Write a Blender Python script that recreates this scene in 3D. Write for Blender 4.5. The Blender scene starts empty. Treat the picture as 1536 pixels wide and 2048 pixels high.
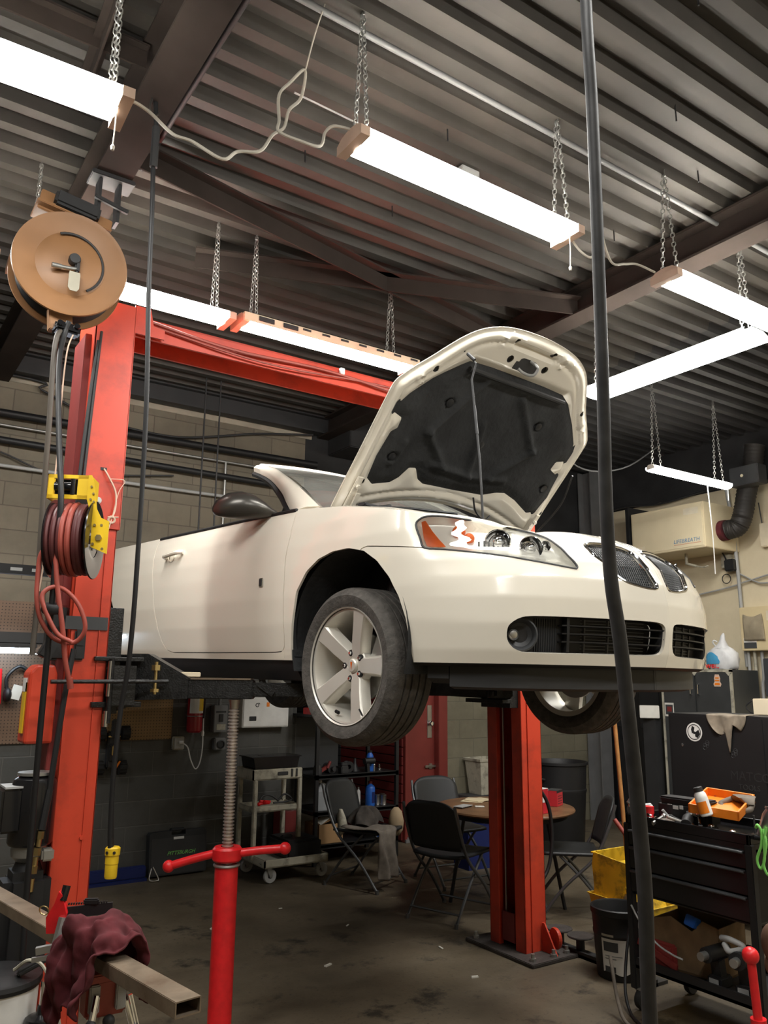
import bpy, bmesh, math, random
import numpy as np
from mathutils import Vector, Matrix, Euler
random.seed(7)
SC = bpy.context.scene
COL = SC.collection
PI = math.pi
V = Vector
def R(d): return math.radians(d)

# ------------------------------------------------------------------ materials
def _nodes(name):
    m = bpy.data.materials.new(name); m.use_nodes = True
    nt = m.node_tree; b = nt.nodes['Principled BSDF']
    return m, nt, b
def mat(name, col, rough=.5, metal=0., var=.15, scale=6., bump=0., bscale=60., coat=0., dirt=None, damt=.5, dscale=3., spec=.5, rvar=.0):
    """procedural paint / plastic / metal: base colour with soft noise variation, optional dirt blotches and bump"""
    m, nt, b = _nodes(name); N, L = nt.nodes, nt.links
    b.inputs['Roughness'].default_value = rough; b.inputs['Metallic'].default_value = metal
    b.inputs['Coat Weight'].default_value = coat; b.inputs['Specular IOR Level'].default_value = spec
    tc = N.new('ShaderNodeTexCoord')
    nz = N.new('ShaderNodeTexNoise'); nz.inputs['Scale'].default_value = scale; nz.inputs['Detail'].default_value = 5
    L.new(tc.outputs['Object'], nz.inputs['Vector'])
    rp = N.new('ShaderNodeValToRGB')
    c = col
    rp.color_ramp.elements[0].position = .3; rp.color_ramp.elements[1].position = .7
    rp.color_ramp.elements[0].color = (c[0]*(1-var), c[1]*(1-var), c[2]*(1-var), 1)
    rp.color_ramp.elements[1].color = (min(1, c[0]*(1+var)), min(1, c[1]*(1+var)), min(1, c[2]*(1+var)), 1)
    L.new(nz.outputs['Fac'], rp.inputs['Fac'])
    out = rp.outputs['Color']
    if dirt is not None:
        n2 = N.new('ShaderNodeTexNoise'); n2.inputs['Scale'].default_value = dscale; n2.inputs['Detail'].default_value = 8; n2.inputs['Roughness'].default_value = .65
        L.new(tc.outputs['Object'], n2.inputs['Vector'])
        r2 = N.new('ShaderNodeValToRGB'); r2.color_ramp.elements[0].position = .48; r2.color_ramp.elements[1].position = .68
        r2.color_ramp.elements[0].color = (0, 0, 0, 1); r2.color_ramp.elements[1].color = (damt, damt, damt, 1)
        L.new(n2.outputs['Fac'], r2.inputs['Fac'])
        mx = N.new('ShaderNodeMix'); mx.data_type = 'RGBA'
        L.new(r2.outputs['Color'], mx.inputs['Factor']); L.new(out, mx.inputs['A']); mx.inputs['B'].default_value = (*dirt, 1)
        out = mx.outputs['Result']
    L.new(out, b.inputs['Base Color'])
    if rvar:
        mr = N.new('ShaderNodeMapRange'); mr.inputs['To Min'].default_value = max(0, rough-rvar); mr.inputs['To Max'].default_value = min(1, rough+rvar)
        L.new(nz.outputs['Fac'], mr.inputs['Value']); L.new(mr.outputs['Result'], b.inputs['Roughness'])
    if bump:
        n3 = N.new('ShaderNodeTexNoise'); n3.inputs['Scale'].default_value = bscale; n3.inputs['Detail'].default_value = 4
        L.new(tc.outputs['Object'], n3.inputs['Vector'])
        bp = N.new('ShaderNodeBump'); bp.inputs['Strength'].default_value = bump; bp.inputs['Distance'].default_value = .01
        L.new(n3.outputs['Fac'], bp.inputs['Height']); L.new(bp.outputs['Normal'], b.inputs['Normal'])
    return m
def emat(name, col, strength):
    m, nt, b = _nodes(name)
    b.inputs['Base Color'].default_value = (*col, 1); b.inputs['Emission Color'].default_value = (*col, 1); b.inputs['Emission Strength'].default_value = strength
    return m
def glass(name, col=(1, 1, 1), rough=.02, tint=.9, dust=0.):
    """thin clear sheet: fresnel mix of transparent and glossy"""
    m = bpy.data.materials.new(name); m.use_nodes = True; nt = m.node_tree; N, L = nt.nodes, nt.links
    N.remove(N['Principled BSDF']); o = N['Material Output']
    t = N.new('ShaderNodeBsdfTransparent'); t.inputs['Color'].default_value = (col[0]*tint, col[1]*tint, col[2]*tint, 1)
    g = N.new('ShaderNodeBsdfGlossy'); g.inputs['Roughness'].default_value = rough
    f = N.new('ShaderNodeFresnel'); f.inputs['IOR'].default_value = 1.5
    mx = N.new('ShaderNodeMixShader'); L.new(f.outputs[0], mx.inputs[0]); L.new(t.outputs[0], mx.inputs[1]); L.new(g.outputs[0], mx.inputs[2]); out = mx.outputs[0]
    if dust:
        df = N.new('ShaderNodeBsdfDiffuse'); df.inputs['Color'].default_value = (.5, .5, .45, 1); nz = N.new('ShaderNodeTexNoise'); nz.inputs['Scale'].default_value = 7
        mr = N.new('ShaderNodeMapRange'); mr.inputs['To Min'].default_value = dust*.5; mr.inputs['To Max'].default_value = dust*1.5; L.new(nz.outputs['Fac'], mr.inputs['Value'])
        m2 = N.new('ShaderNodeMixShader'); L.new(mr.outputs[0], m2.inputs[0]); L.new(out, m2.inputs[1]); L.new(df.outputs[0], m2.inputs[2]); out = m2.outputs[0]
    L.new(out, o.inputs['Surface'])
    return m
def block_mat(name, c1, c2, mortar, rot, bw=.4, bh=.2, dirt=(.05, .05, .045), damt=.6, rough=.75, off=(0, 0, 0)):
    """painted concrete blocks: running bond of real-size units, soft joints, grime blotches"""
    m, nt, b = _nodes(name); N, L = nt.nodes, nt.links
    b.inputs['Roughness'].default_value = rough
    tc = N.new('ShaderNodeTexCoord'); mp = N.new('ShaderNodeMapping'); mp.inputs['Rotation'].default_value = rot; mp.inputs['Location'].default_value = off
    L.new(tc.outputs['Object'], mp.inputs['Vector'])
    br = N.new('ShaderNodeTexBrick'); br.inputs['Scale'].default_value = 1; br.inputs['Brick Width'].default_value = bw; br.inputs['Row Height'].default_value = bh
    br.inputs['Mortar Size'].default_value = .006; br.inputs['Mortar Smooth'].default_value = .6
    br.inputs['Color1'].default_value = (*c1, 1); br.inputs['Color2'].default_value = (*c2, 1); br.inputs['Mortar'].default_value = (*mortar, 1)
    L.new(mp.outputs['Vector'], br.inputs['Vector'])
    n2 = N.new('ShaderNodeTexNoise'); n2.inputs['Scale'].default_value = 1.6; n2.inputs['Detail'].default_value = 9; n2.inputs['Roughness'].default_value = .7
    L.new(tc.outputs['Object'], n2.inputs['Vector'])
    r2 = N.new('ShaderNodeValToRGB'); r2.color_ramp.elements[0].position = .42; r2.color_ramp.elements[1].position = .72
    r2.color_ramp.elements[0].color = (0, 0, 0, 1); r2.color_ramp.elements[1].color = (damt,)*3 + (1,)
    L.new(n2.outputs['Fac'], r2.inputs['Fac'])
    mx = N.new('ShaderNodeMix'); mx.data_type = 'RGBA'; L.new(r2.outputs['Color'], mx.inputs['Factor']); L.new(br.outputs['Color'], mx.inputs['A']); mx.inputs['B'].default_value = (*dirt, 1)
    L.new(mx.outputs['Result'], b.inputs['Base Color'])
    bp = N.new('ShaderNodeBump'); bp.inputs['Strength'].default_value = .5; bp.inputs['Distance'].default_value = .004; bp.invert = True
    n3 = N.new('ShaderNodeTexNoise'); n3.inputs['Scale'].default_value = 70; L.new(tc.outputs['Object'], n3.inputs['Vector'])
    ad = N.new('ShaderNodeMath'); ad.operation = 'MULTIPLY_ADD'; ad.inputs[1].default_value = .25; L.new(n3.outputs['Fac'], ad.inputs[0]); L.new(br.outputs['Fac'], ad.inputs[2])
    L.new(ad.outputs[0], bp.inputs['Height']); L.new(bp.outputs['Normal'], b.inputs['Normal'])
    return m
def floor_mat():
    m, nt, b = _nodes('oily_concrete'); N, L = nt.nodes, nt.links
    tc = N.new('ShaderNodeTexCoord')
    def noise(s, d=8, r=.6):
        n = N.new('ShaderNodeTexNoise'); n.inputs['Scale'].default_value = s; n.inputs['Detail'].default_value = d; n.inputs['Roughness'].default_value = r
        L.new(tc.outputs['Object'], n.inputs['Vector']); return n.outputs['Fac']
    def ramp(f, stops):
        r = N.new('ShaderNodeValToRGB'); e = r.color_ramp.elements
        e[0].position, e[0].color = stops[0][0], (*stops[0][1], 1); e[1].position, e[1].color = stops[-1][0], (*stops[-1][1], 1)
        for p, c in stops[1:-1]: x = e.new(p); x.color = (*c, 1)
        L.new(f, r.inputs['Fac']); return r.outputs['Color']
    base = ramp(noise(1.3), [(.3, (.066, .051, .031)), (.5, (.108, .083, .052)), (.7, (.165, .13, .085))])
    spots = ramp(noise(2.6, 10, .75), [(.54, (0, 0, 0)), (.64, (.85,)*3)])
    specks = ramp(noise(34, 6, .7), [(.58, (0, 0, 0)), (.70, (.8,)*3)])
    def mix(f, a, bb):
        x = N.new('ShaderNodeMix'); x.data_type = 'RGBA'; L.new(f, x.inputs['Factor']); L.new(a, x.inputs['A']); x.inputs['B'].default_value = (*bb, 1); return x.outputs['Result']
    c = mix(spots, base, (.016, .013, .009)); c = mix(specks, c, (.014, .012, .009))
    L.new(c, b.inputs['Base Color'])
    r = ramp(noise(2.0), [(.3, (.42,)*3), (.7, (.75,)*3)]); L.new(r, b.inputs['Roughness'])
    bp = N.new('ShaderNodeBump'); bp.inputs['Strength'].default_value = .35; bp.inputs['Distance'].default_value = .004; L.new(noise(45, 6), bp.inputs['Height']); L.new(bp.outputs['Normal'], b.inputs['Normal'])
    return m
def pegboard_mat(name, col, dark):
    m, nt, b = _nodes(name); N, L = nt.nodes, nt.links
    tc = N.new('ShaderNodeTexCoord'); sx = N.new('ShaderNodeSeparateXYZ'); L.new(tc.outputs['Object'], sx.inputs[0])
    def cell(o):
        a = N.new('ShaderNodeMath'); a.operation = 'MULTIPLY'; a.inputs[1].default_value = 1/.0254; L.new(o, a.inputs[0])
        f = N.new('ShaderNodeMath'); f.operation = 'FRACT'; L.new(a.outputs[0], f.inputs[0])
        s = N.new('ShaderNodeMath'); s.operation = 'SUBTRACT'; s.inputs[1].default_value = .5; L.new(f.outputs[0], s.inputs[0])
        p = N.new('ShaderNodeMath'); p.operation = 'POWER'; p.inputs[1].default_value = 2; L.new(s.outputs[0], p.inputs[0]); return p.outputs[0]
    ad = N.new('ShaderNodeMath'); ad.operation = 'ADD'; L.new(cell(sx.outputs['X']), ad.inputs[0]); L.new(cell(sx.outputs['Z']), ad.inputs[1])
    lt = N.new('ShaderNodeMath'); lt.operation = 'LESS_THAN'; lt.inputs[1].default_value = .028; L.new(ad.outputs[0], lt.inputs[0])
    nz = N.new('ShaderNodeTexNoise'); nz.inputs['Scale'].default_value = 2.2; nz.inputs['Detail'].default_value = 7; L.new(tc.outputs['Object'], nz.inputs['Vector'])
    rp = N.new('ShaderNodeValToRGB'); rp.color_ramp.elements[0].position = .3; rp.color_ramp.elements[1].position = .7
    rp.color_ramp.elements[0].color = (*[c*.5 for c in col], 1); rp.color_ramp.elements[1].color = (*col, 1); L.new(nz.outputs['Fac'], rp.inputs['Fac'])
    mx = N.new('ShaderNodeMix'); mx.data_type = 'RGBA'; L.new(lt.outputs[0], mx.inputs['Factor']); L.new(rp.outputs['Color'], mx.inputs['A']); mx.inputs['B'].default_value = (*dark, 1)
    L.new(mx.outputs['Result'], b.inputs['Base Color']); b.inputs['Roughness'].default_value = .6
    return m

# ------------------------------------------------------------------ mesh builder
def frame_z(d):
    d = V(d).normalized()
    return d.to_track_quat('Z', 'Y').to_matrix()
def smooth_path(P, n=6, closed=False):
    P = [V(p) for p in P]
    if len(P) < 3 and not closed: return P
    if closed: Q = [P[-1]] + P + [P[0], P[1]]
    else: Q = [P[0]*2-P[1]] + P + [P[-1]*2-P[-2]]
    out = []
    for i in range(1, len(Q)-2):
        a, b, c, d = Q[i-1], Q[i], Q[i+1], Q[i+2]
        for k in range(n):
            t = k/n
            out.append(.5*((2*b)+(c-a)*t+(2*a-5*b+4*c-d)*t*t+(3*b-a-3*c+d)*t**3))
    if not closed: out.append(P[-1])
    return out
class MB:
    def __init__(self): self.bm = bmesh.new()
    def box(self, c, s, rot=None, bev=0.):
        """box centred at c, full size s, rot = Euler tuple in degrees or Matrix"""
        v = bmesh.ops.create_cube(self.bm, size=1)['verts']
        M = rot if isinstance(rot, Matrix) else (Euler([R(a) for a in rot]).to_matrix() if rot else Matrix.Identity(3))
        for x in v: x.co = M @ V((x.co.x*s[0], x.co.y*s[1], x.co.z*s[2])) + V(c)
        if bev:
            es = list({e for x in v for e in x.link_edges})
            bmesh.ops.bevel(self.bm, geom=es, offset=min(bev, min(s)*.45), segments=2, affect='EDGES')
        return self
    def span(self, a, b, bev=0.):
        a, b = V(a), V(b); return self.box((a+b)/2, [abs(b[i]-a[i]) for i in range(3)], None, bev)
    def bar(self, p0, p1, w, h, up=(0, 0, 1), bev=0.):
        """rectangular bar from p0 to p1; w across, h along up"""
        p0, p1 = V(p0), V(p1); d = (p1-p0); L = d.length; x = d.normalized(); y = V(up).cross(x)
        if y.length < 1e-4: y = V((1, 0, 0)).cross(x)
        y.normalize(); z = x.cross(y)
        return self.box((p0+p1)/2, (L, w, h), Matrix((x, y, z)).transposed(), bev)
    def cyl(self, p0, p1, r0, r1=None, seg=20, cap=True):
        p0, p1 = V(p0), V(p1); r1 = r0 if r1 is None else r1; M = frame_z(p1-p0)
        a = [self.bm.verts.new(p0+M@V((r0*math.cos(2*PI*i/seg), r0*math.sin(2*PI*i/seg), 0))) for i in range(seg)]
        b = [self.bm.verts.new(p1+M@V((r1*math.cos(2*PI*i/seg), r1*math.sin(2*PI*i/seg), 0))) for i in range(seg)]
        for i in range(seg): self.bm.faces.new((a[i], a[(i+1) % seg], b[(i+1) % seg], b[i]))
        if cap: self.bm.faces.new(a[::-1]); self.bm.faces.new(b)
        return self
    def lathe(self, prof, c=(0, 0, 0), axis=(0, 0, 1), seg=28, sq=None):
        """prof: list of (r, h) revolved about axis through c"""
        M = frame_z(axis); c = V(c); rings = []
        for r, h in prof:
            if r < 1e-5: rings.append([self.bm.verts.new(c+M@V((0, 0, h)))])
            else: rings.append([self.bm.verts.new(c+M@V((r*math.cos(2*PI*i/seg), r*math.sin(2*PI*i/seg)*(sq or 1), h))) for i in range(seg)])
        for A, B in zip(rings, rings[1:]):
            if len(A) == 1 and len(B) == 1: continue
            for i in range(seg):
                j = (i+1) % seg
                if len(A) == 1: self.bm.faces.new((A[0], B[j], B[i]))
                elif len(B) == 1: self.bm.faces.new((A[i], A[j], B[0]))
                else: self.bm.faces.new((A[i], A[j], B[j], B[i]))
        return self
    def tube(self, P, r, seg=8, n=6, closed=False, smooth=True, rf=None):
        P = smooth_path(P, n, closed) if smooth else [V(p) for p in P]
        k = len(P); T = [((P[(i+1) % k] if closed or i < k-1 else P[i])-(P[i-1] if closed or i > 0 else P[i])).normalized() for i in range(k)]
        nrm = T[0].orthogonal().normalized(); rings = []
        for i in range(k):
            nrm = (nrm-T[i]*nrm.dot(T[i]))
            nrm = nrm.normalized() if nrm.length > 1e-6 else T[i].orthogonal().normalized()
            b = T[i].cross(nrm); rr = r*(rf(i/(k-1)) if rf else 1)
            rings.append([self.bm.verts.new(P[i]+nrm*rr*math.cos(2*PI*j/seg)+b*rr*math.sin(2*PI*j/seg)) for j in range(seg)])
        for i in range(k if closed else k-1):
            A, B = rings[i], rings[(i+1) % k]
            for j in range(seg): self.bm.faces.new((A[j], A[(j+1) % seg], B[(j+1) % seg], B[j]))
        if not closed: self.bm.faces.new(rings[0][::-1]); self.bm.faces.new(rings[-1])
        return self
    def prism(self, poly, fr, depth, holes=None):
        """poly: 2-D points; fr=(origin, xaxis, yaxis); extruded along x cross y by depth"""
        o, x, y = V(fr[0]), V(fr[1]).normalized(), V(fr[2]).normalized(); n = x.cross(y)
        a = [self.bm.verts.new(o+x*p[0]+y*p[1]) for p in poly]; b = [self.bm.verts.new(o+x*p[0]+y*p[1]+n*depth) for p in poly]
        k = len(poly)
        for i in range(k): self.bm.faces.new((a[i], a[(i+1) % k], b[(i+1) % k], b[i]))
        self.bm.faces.new(a[::-1]); self.bm.faces.new(b); return self
    def loft(self, rings, cap=True, closed=True):
        Rg = [[self.bm.verts.new(V(p)) for p in r] for r in rings]
        for A, B in zip(Rg, Rg[1:]):
            k = len(A)
            for i in range(k if closed else k-1): self.bm.faces.new((A[i], A[(i+1) % k], B[(i+1) % k], B[i]))
        if cap and closed: self.bm.faces.new(Rg[0][::-1]); self.bm.faces.new(Rg[-1])
        return self
    def sphere(self, c, r, sx=1, sy=1, sz=1, u=16, v=10):
        q = bmesh.ops.create_uvsphere(self.bm, u_segments=u, v_segments=v, radius=1)['verts']
        for x in q: x.co = V((x.co.x*r*sx, x.co.y*r*sy, x.co.z*r*sz))+V(c)
        return self
    def torus(self, c, R_, r, axis=(0, 0, 1), seg=24, rs=8):
        M = frame_z(axis); c = V(c)
        P = [c+M@V((R_*math.cos(2*PI*i/seg), R_*math.sin(2*PI*i/seg), 0)) for i in range(seg)]
        return self.tube(P, r, rs, closed=True, smooth=False)
    def grid(self, f, nu, nv):
        g = [[self.bm.verts.new(V(f(i/nu, j/nv))) for j in range(nv+1)] for i in range(nu+1)]
        for i in range(nu):
            for j in range(nv): self.bm.faces.new((g[i][j], g[i+1][j], g[i+1][j+1], g[i][j+1]))
        return self
    def chain(self, p0, p1, link=.034, r=.0028, w=.009):
        p0, p1 = V(p0), V(p1); d = p1-p0; n = max(2, int(d.length/(link*.78))); M = frame_z(d)
        for k in range(n):
            c = p0+d*((k+.5)/n); a = PI/2*(k % 2)+.4; u = M@V((math.cos(a), math.sin(a), 0)); t = d.normalized()
            P = [c+t*(link/2-w)*s+u*w*math.cos(q)+t*w*math.sin(q)*1 for s, q in [(1, 0), (1, PI/2), (1, PI), (-1, PI), (-1, PI*1.5), (-1, 2*PI)]]
            self.tube(P, r, 5, closed=True, smooth=False)
        return self
    def text(self, s, size, fr, depth=.001, shear=0, align='LEFT'):
        """lettering as real geometry, fr=(origin, right, up)"""
        cu = bpy.data.curves.new('t', 'FONT'); cu.body = s; cu.size = size; cu.extrude = depth; cu.shear = shear; cu.align_x = align; cu.resolution_u = 3
        o = bpy.data.objects.new('t', cu); COL.objects.link(o)
        me = bpy.data.meshes.new_from_object(o.evaluated_get(bpy.context.evaluated_depsgraph_get()))
        x, y = V(fr[1]).normalized(), V(fr[2]).normalized(); z = x.cross(y)
        M = Matrix((x, y, z)).transposed().to_4x4(); M.translation = V(fr[0]); me.transform(M); self.bm.from_mesh(me)
        bpy.data.objects.remove(o); bpy.data.curves.remove(cu); bpy.data.meshes.remove(me); return self
    def mirror_y(self):
        for v in self.bm.verts: v.co.y = -v.co.y
        bmesh.ops.reverse_faces(self.bm, faces=self.bm.faces[:]); return self
    def build(self, name, m, parent=None, smooth=35, bevel=0., sub=0, solid=0., loc=None, label=None):
        bmesh.ops.recalc_face_normals(self.bm, faces=self.bm.faces[:]) if not getattr(self, 'keep', 0) else None
        me = bpy.data.meshes.new(name)
        self.bm.to_mesh(me); self.bm.free()
        if smooth:
            for p in me.polygons: p.use_smooth = True
            if smooth < 179: me.set_sharp_from_angle(angle=R(smooth))
        for x in (m if isinstance(m, (list, tuple)) else [m]): me.materials.append(x)
        o = bpy.data.objects.new(name, me); COL.objects.link(o)
        if parent: o.parent = parent
        if loc: o.location = loc
        if solid: s = o.modifiers.new('solid', 'SOLIDIFY'); s.thickness = solid; s.offset = -1
        if bevel: b = o.modifiers.new('bevel', 'BEVEL'); b.width = bevel; b.segments = 2; b.limit_method = 'ANGLE'; b.angle_limit = R(40); b.harden_normals = False
        if sub: s = o.modifiers.new('sub', 'SUBSURF'); s.levels = sub; s.render_levels = sub
        if label: o['label'] = label
        return o
def thing(name, label, cat, loc=(0, 0, 0), rz=0., group=None):
    o = bpy.data.objects.new(name, None); COL.objects.link(o); o.location = loc; o.rotation_euler = (0, 0, R(rz)); o.empty_display_size = .05
    o['label'] = label; o['category'] = cat
    if group: o['group'] = group
    return o
def tag(o, label, cat, group=None, kind=None):
    o['label'] = label; o['category'] = cat
    if group: o['group'] = group
    if kind: o['kind'] = kind
    return o
def struct(o): o['kind'] = 'structure'; return o
def kids(o): return list(o.children)
def dup(root, loc, rz=None, label=None, group=None):
    r = root.copy(); COL.objects.link(r); r.location = loc
    if rz is not None: r.rotation_euler = (0, 0, R(rz))
    if label: r['label'] = label
    if group: r['group'] = group
    for ch in kids(root):
        c = ch.copy(); COL.objects.link(c); c.parent = r
        for g in kids(ch):
            d = g.copy(); COL.objects.link(d); d.parent = c
    return r

M = {}
def defmats():
    d = dict(
        car=((.80, .765, .685), .16, 0, .01, 3), black=((.012, .012, .013), .5), blackgloss=((.010, .010, .011), .18), rubber=((.018, .017, .016), .75, 0, .3, 20),
        dark=((.03, .03, .031), .55), grey=((.16, .16, .16), .55), lgrey=((.38, .38, .37), .5), steel=((.55, .54, .52), .32, 1.), chrome=((.85, .85, .86), .08, 1.),
        alu=((.74, .71, .64), .42, .45, .03), white=((.78, .77, .74), .4), cream=((.72, .63, .46), .5), yellow=((.80, .52, .02), .4), tan=((.31, .155, .066), .45, 0, .08),
        brass=((.62, .48, .22), .35, 1.), redair=((.35, .07, .05), .5), jackred=((.75, .018, .022), .35, 0, .12, 25), blue=((.008, .018, .11), .4), bluep=((.02, .12, .5), .4),
        orange=((.85, .22, .01), .45), amber=((.75, .13, .01), .4), wood=((.48, .22, .07), .5, 0, .25, 14), cardboard=((.36, .21, .095), .8), paper=((.72, .70, .64), .7),
        cloth=((.16, .135, .11), .95, 0, .25, 18), maroon=((.085, .010, .014), .95, 0, .3, 22), green=((.25, .7, .15), .4), darkred=((.20, .025, .022), .55), charcoal=((.05, .052, .055), .5),
        cab=((.045, .047, .047), .45), beam=((.022, .015, .012), .9), housing=((.72, .66, .58), .45), peach=((.70, .50, .38), .5), cordw=((.58, .54, .46), .55), zinc=((.42, .42, .40), .4, .8))
    for k, a in d.items():
        a = list(a)+[None]*5
        M[k] = mat(k, a[0], a[1] or .5, a[2] or 0, .12 if a[3] is None else a[3], a[4] or 6)
    M['beam'] = mat('dark_roof_steel', (.034, .026, .022), .9, 0, .2, 4, spec=.12)
    M['car'] = mat('white_car_paint', (.83, .775, .665), .20, 0, .008, 3, coat=1.)
    M['lift'] = mat('red_lift_paint', (.62, .058, .026), .38, 0, .10, 2.5, dirt=(.20, .03, .02), damt=.55, dscale=4.)
    M['grease'] = mat('greasy_black_steel', (.02, .02, .02), .35, .3, .4, 30, bump=.3, bscale=120)
    M['rusty'] = mat('rusty_steel', (.30, .235, .17), .42, .6, .3, 14, dirt=(.10, .055, .03), damt=.8, dscale=7)
    M['grimy_cream'] = mat('grimy_beige_plastic', (.46, .43, .34), .6, 0, .12, 8, dirt=(.10, .09, .07), damt=.8, dscale=9)
    M['dirty_yellow'] = mat('dirty_yellow_plastic', (.85, .55, .03), .5, 0, .1, 8, dirt=(.10, .07, .02), damt=.85, dscale=10)
    M['concrete_dust'] = mat('grimy_floor_plate', (.06, .05, .045), .7, .2, .3, 10, bump=.3)
    M['tread'] = mat('worn_tyre_rubber', (.075, .068, .060), .85, 0, .35, 30, bump=.35, bscale=90)
    M['led'] = emat('led_diffuser', (1.0, .985, .94), 30.)
    M['led_task'] = emat('task_led', (.70, .86, 1.0), 14.)
    M['pad'] = mat('sooty_hood_pad', (.028, .029, .030), .9, 0, .45, 5, bump=.5, bscale=40)
    M['clear'] = glass('clear_glass', (.92, .97, .95), dust=.22); M['lens'] = glass('headlight_lens', (1, 1, .98), .03, .97)
    M['bag'] = mat('white_plastic_bag', (.66, .66, .66), .45, 0, .1, 10)
    M['screw'] = mat('greased_steel_screw', (.60, .54, .50), .34, .8, .2, 40)
defmats()
M['mirror_paint'] = mat('pewter_mirror_paint', (.075, .07, .062), .28, .55, .1)
EXPOSURE = 1.08
# ------------------------------------------------------------------ setting
YW, XW, ZC = 7.1, 8.0, 4.30           # far block wall, right wall, underside of roof deck
X0, Y0 = -3.2, -3.4
mt_up = block_mat('beige_block', (.21, .18, .13), (.18, .155, .113), (.12, .10, .075), (R(90), 0, 0), damt=.45, dirt=(.06, .05, .036))
mt_low = block_mat('dark_grey_block', (.095, .093, .085), (.078, .078, .072), (.125, .12, .108), (R(90), 0, 0), dirt=(.040, .038, .033), damt=.7, rough=.6)
mt_ol = block_mat('olive_block', (.20, .18, .125), (.18, .165, .115), (.14, .13, .095), (R(90), 0, 0), dirt=(.10, .09, .06), damt=.75, rough=.6)
mt_cr = block_mat('cream_block', (.76, .66, .45), (.74, .64, .44), (.70, .61, .43), (R(90), 0, R(90)), dirt=(.45, .36, .22), damt=.35, rough=.55)
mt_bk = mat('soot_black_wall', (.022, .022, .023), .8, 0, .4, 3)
mt_dk = mat('dingy_steel_deck', (.052, .046, .039), .6, .1, .22, 2.5, dirt=(.034, .029, .023), damt=.75, dscale=1.7)
mt_dkb = mat('sooty_steel_deck', (.035, .034, .034), .7, .1, .3, 2)
struct(MB().span((X0, Y0, -.12), (XW+.3, 10.2, 0)).build('floor', floor_mat(), smooth=0))
# far wall: painted in three colours, opening to the store recess, door
AX0, AX1, AZ = 3.78, 5.06, 2.3
def wallbox(n, a, b, m): return struct(MB().span(a, b).build(n, m, smooth=0))
wallbox('wall_far_lower', (X0, YW, 0), (AX0, YW+.2, 1.62), mt_low)
wallbox('wall_far_upper', (X0, YW, 1.62), (AX0, YW+.2, ZC+.1), mt_up)
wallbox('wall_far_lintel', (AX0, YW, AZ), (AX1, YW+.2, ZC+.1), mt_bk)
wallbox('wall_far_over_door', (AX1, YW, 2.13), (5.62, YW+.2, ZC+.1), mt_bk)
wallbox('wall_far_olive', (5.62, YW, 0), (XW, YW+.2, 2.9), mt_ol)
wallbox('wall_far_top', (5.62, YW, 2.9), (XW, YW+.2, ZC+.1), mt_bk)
# recess behind the rack: boarded side with horizontal grooves, dark end
b = MB().span((AX1, YW+.2, 0), (AX1+.15, 10.1, AZ+.1))
struct(b.build('wall_recess_backing', mt_bk, smooth=0))
def slats(n, y0, y1, m):
    q = MB()
    for k in range(25): q.span((AX1-.02, y0, .02+k*.092), (AX1-.001, y1, .02+k*.092+.084), .003)
    return struct(q.build(n, m, smooth=0))
slats('wall_recess_red_boards', YW+.02, 8.35, mat('dark_red_boards', (.16, .022, .020), .5, 0, .15, 5))
slats('wall_recess_grey_boards', 8.35, 10.05, mat('dark_grey_boards', (.055, .056, .054), .55, 0, .2, 5))
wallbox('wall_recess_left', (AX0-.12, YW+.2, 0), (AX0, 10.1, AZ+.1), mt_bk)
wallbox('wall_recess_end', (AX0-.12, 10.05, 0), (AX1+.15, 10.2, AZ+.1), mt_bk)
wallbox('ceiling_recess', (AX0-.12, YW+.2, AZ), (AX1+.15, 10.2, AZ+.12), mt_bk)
# red steel door in the far wall
dm = mat('dark_red_door_paint', (.185, .030, .024), .42, 0, .12, 4)
door = struct(MB().span((5.09, YW+.06, .035), (5.50, YW+.105, 2.08), .003).build('door_1', dm, smooth=0))
MB().span((5.40, YW+.052, 1.02), (5.46, YW+.058, 1.36), .001).build('lock_plate', M['steel'], door, smooth=0)
MB().cyl((5.43, YW+.06, 1.17), (5.43, YW+.035, 1.17), .012).lathe([(0, 0), (.02, .002), (.029, .014), (.027, .03), (.012, .04)], (5.43, YW-.003, 1.17), (0, 1, 0), 20).build('door_knob', M['chrome'], door)
MB().span((5.36, YW+.03, .715), (5.50, YW+.05, .74), .004).span((5.42, YW+.045, .70), (5.46, YW+.062, .755), .003).build('pull_handle', M['steel'], door)
MB().span((5.50, YW-.02, 0), (5.62, YW+.12, 2.13), .004).span((5.06, YW-.02, 2.08), (5.62, YW+.12, 2.13), .004).span((5.06, YW-.02, 0), (5.09, YW+.12, 2.13), .004).build('door_frame', dm, door, smooth=0)
struct(MB().span((5.06, YW-.04, 0), (5.62, YW+.2, .034), .004).build('trim_1', M['grey'], smooth=0))
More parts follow.
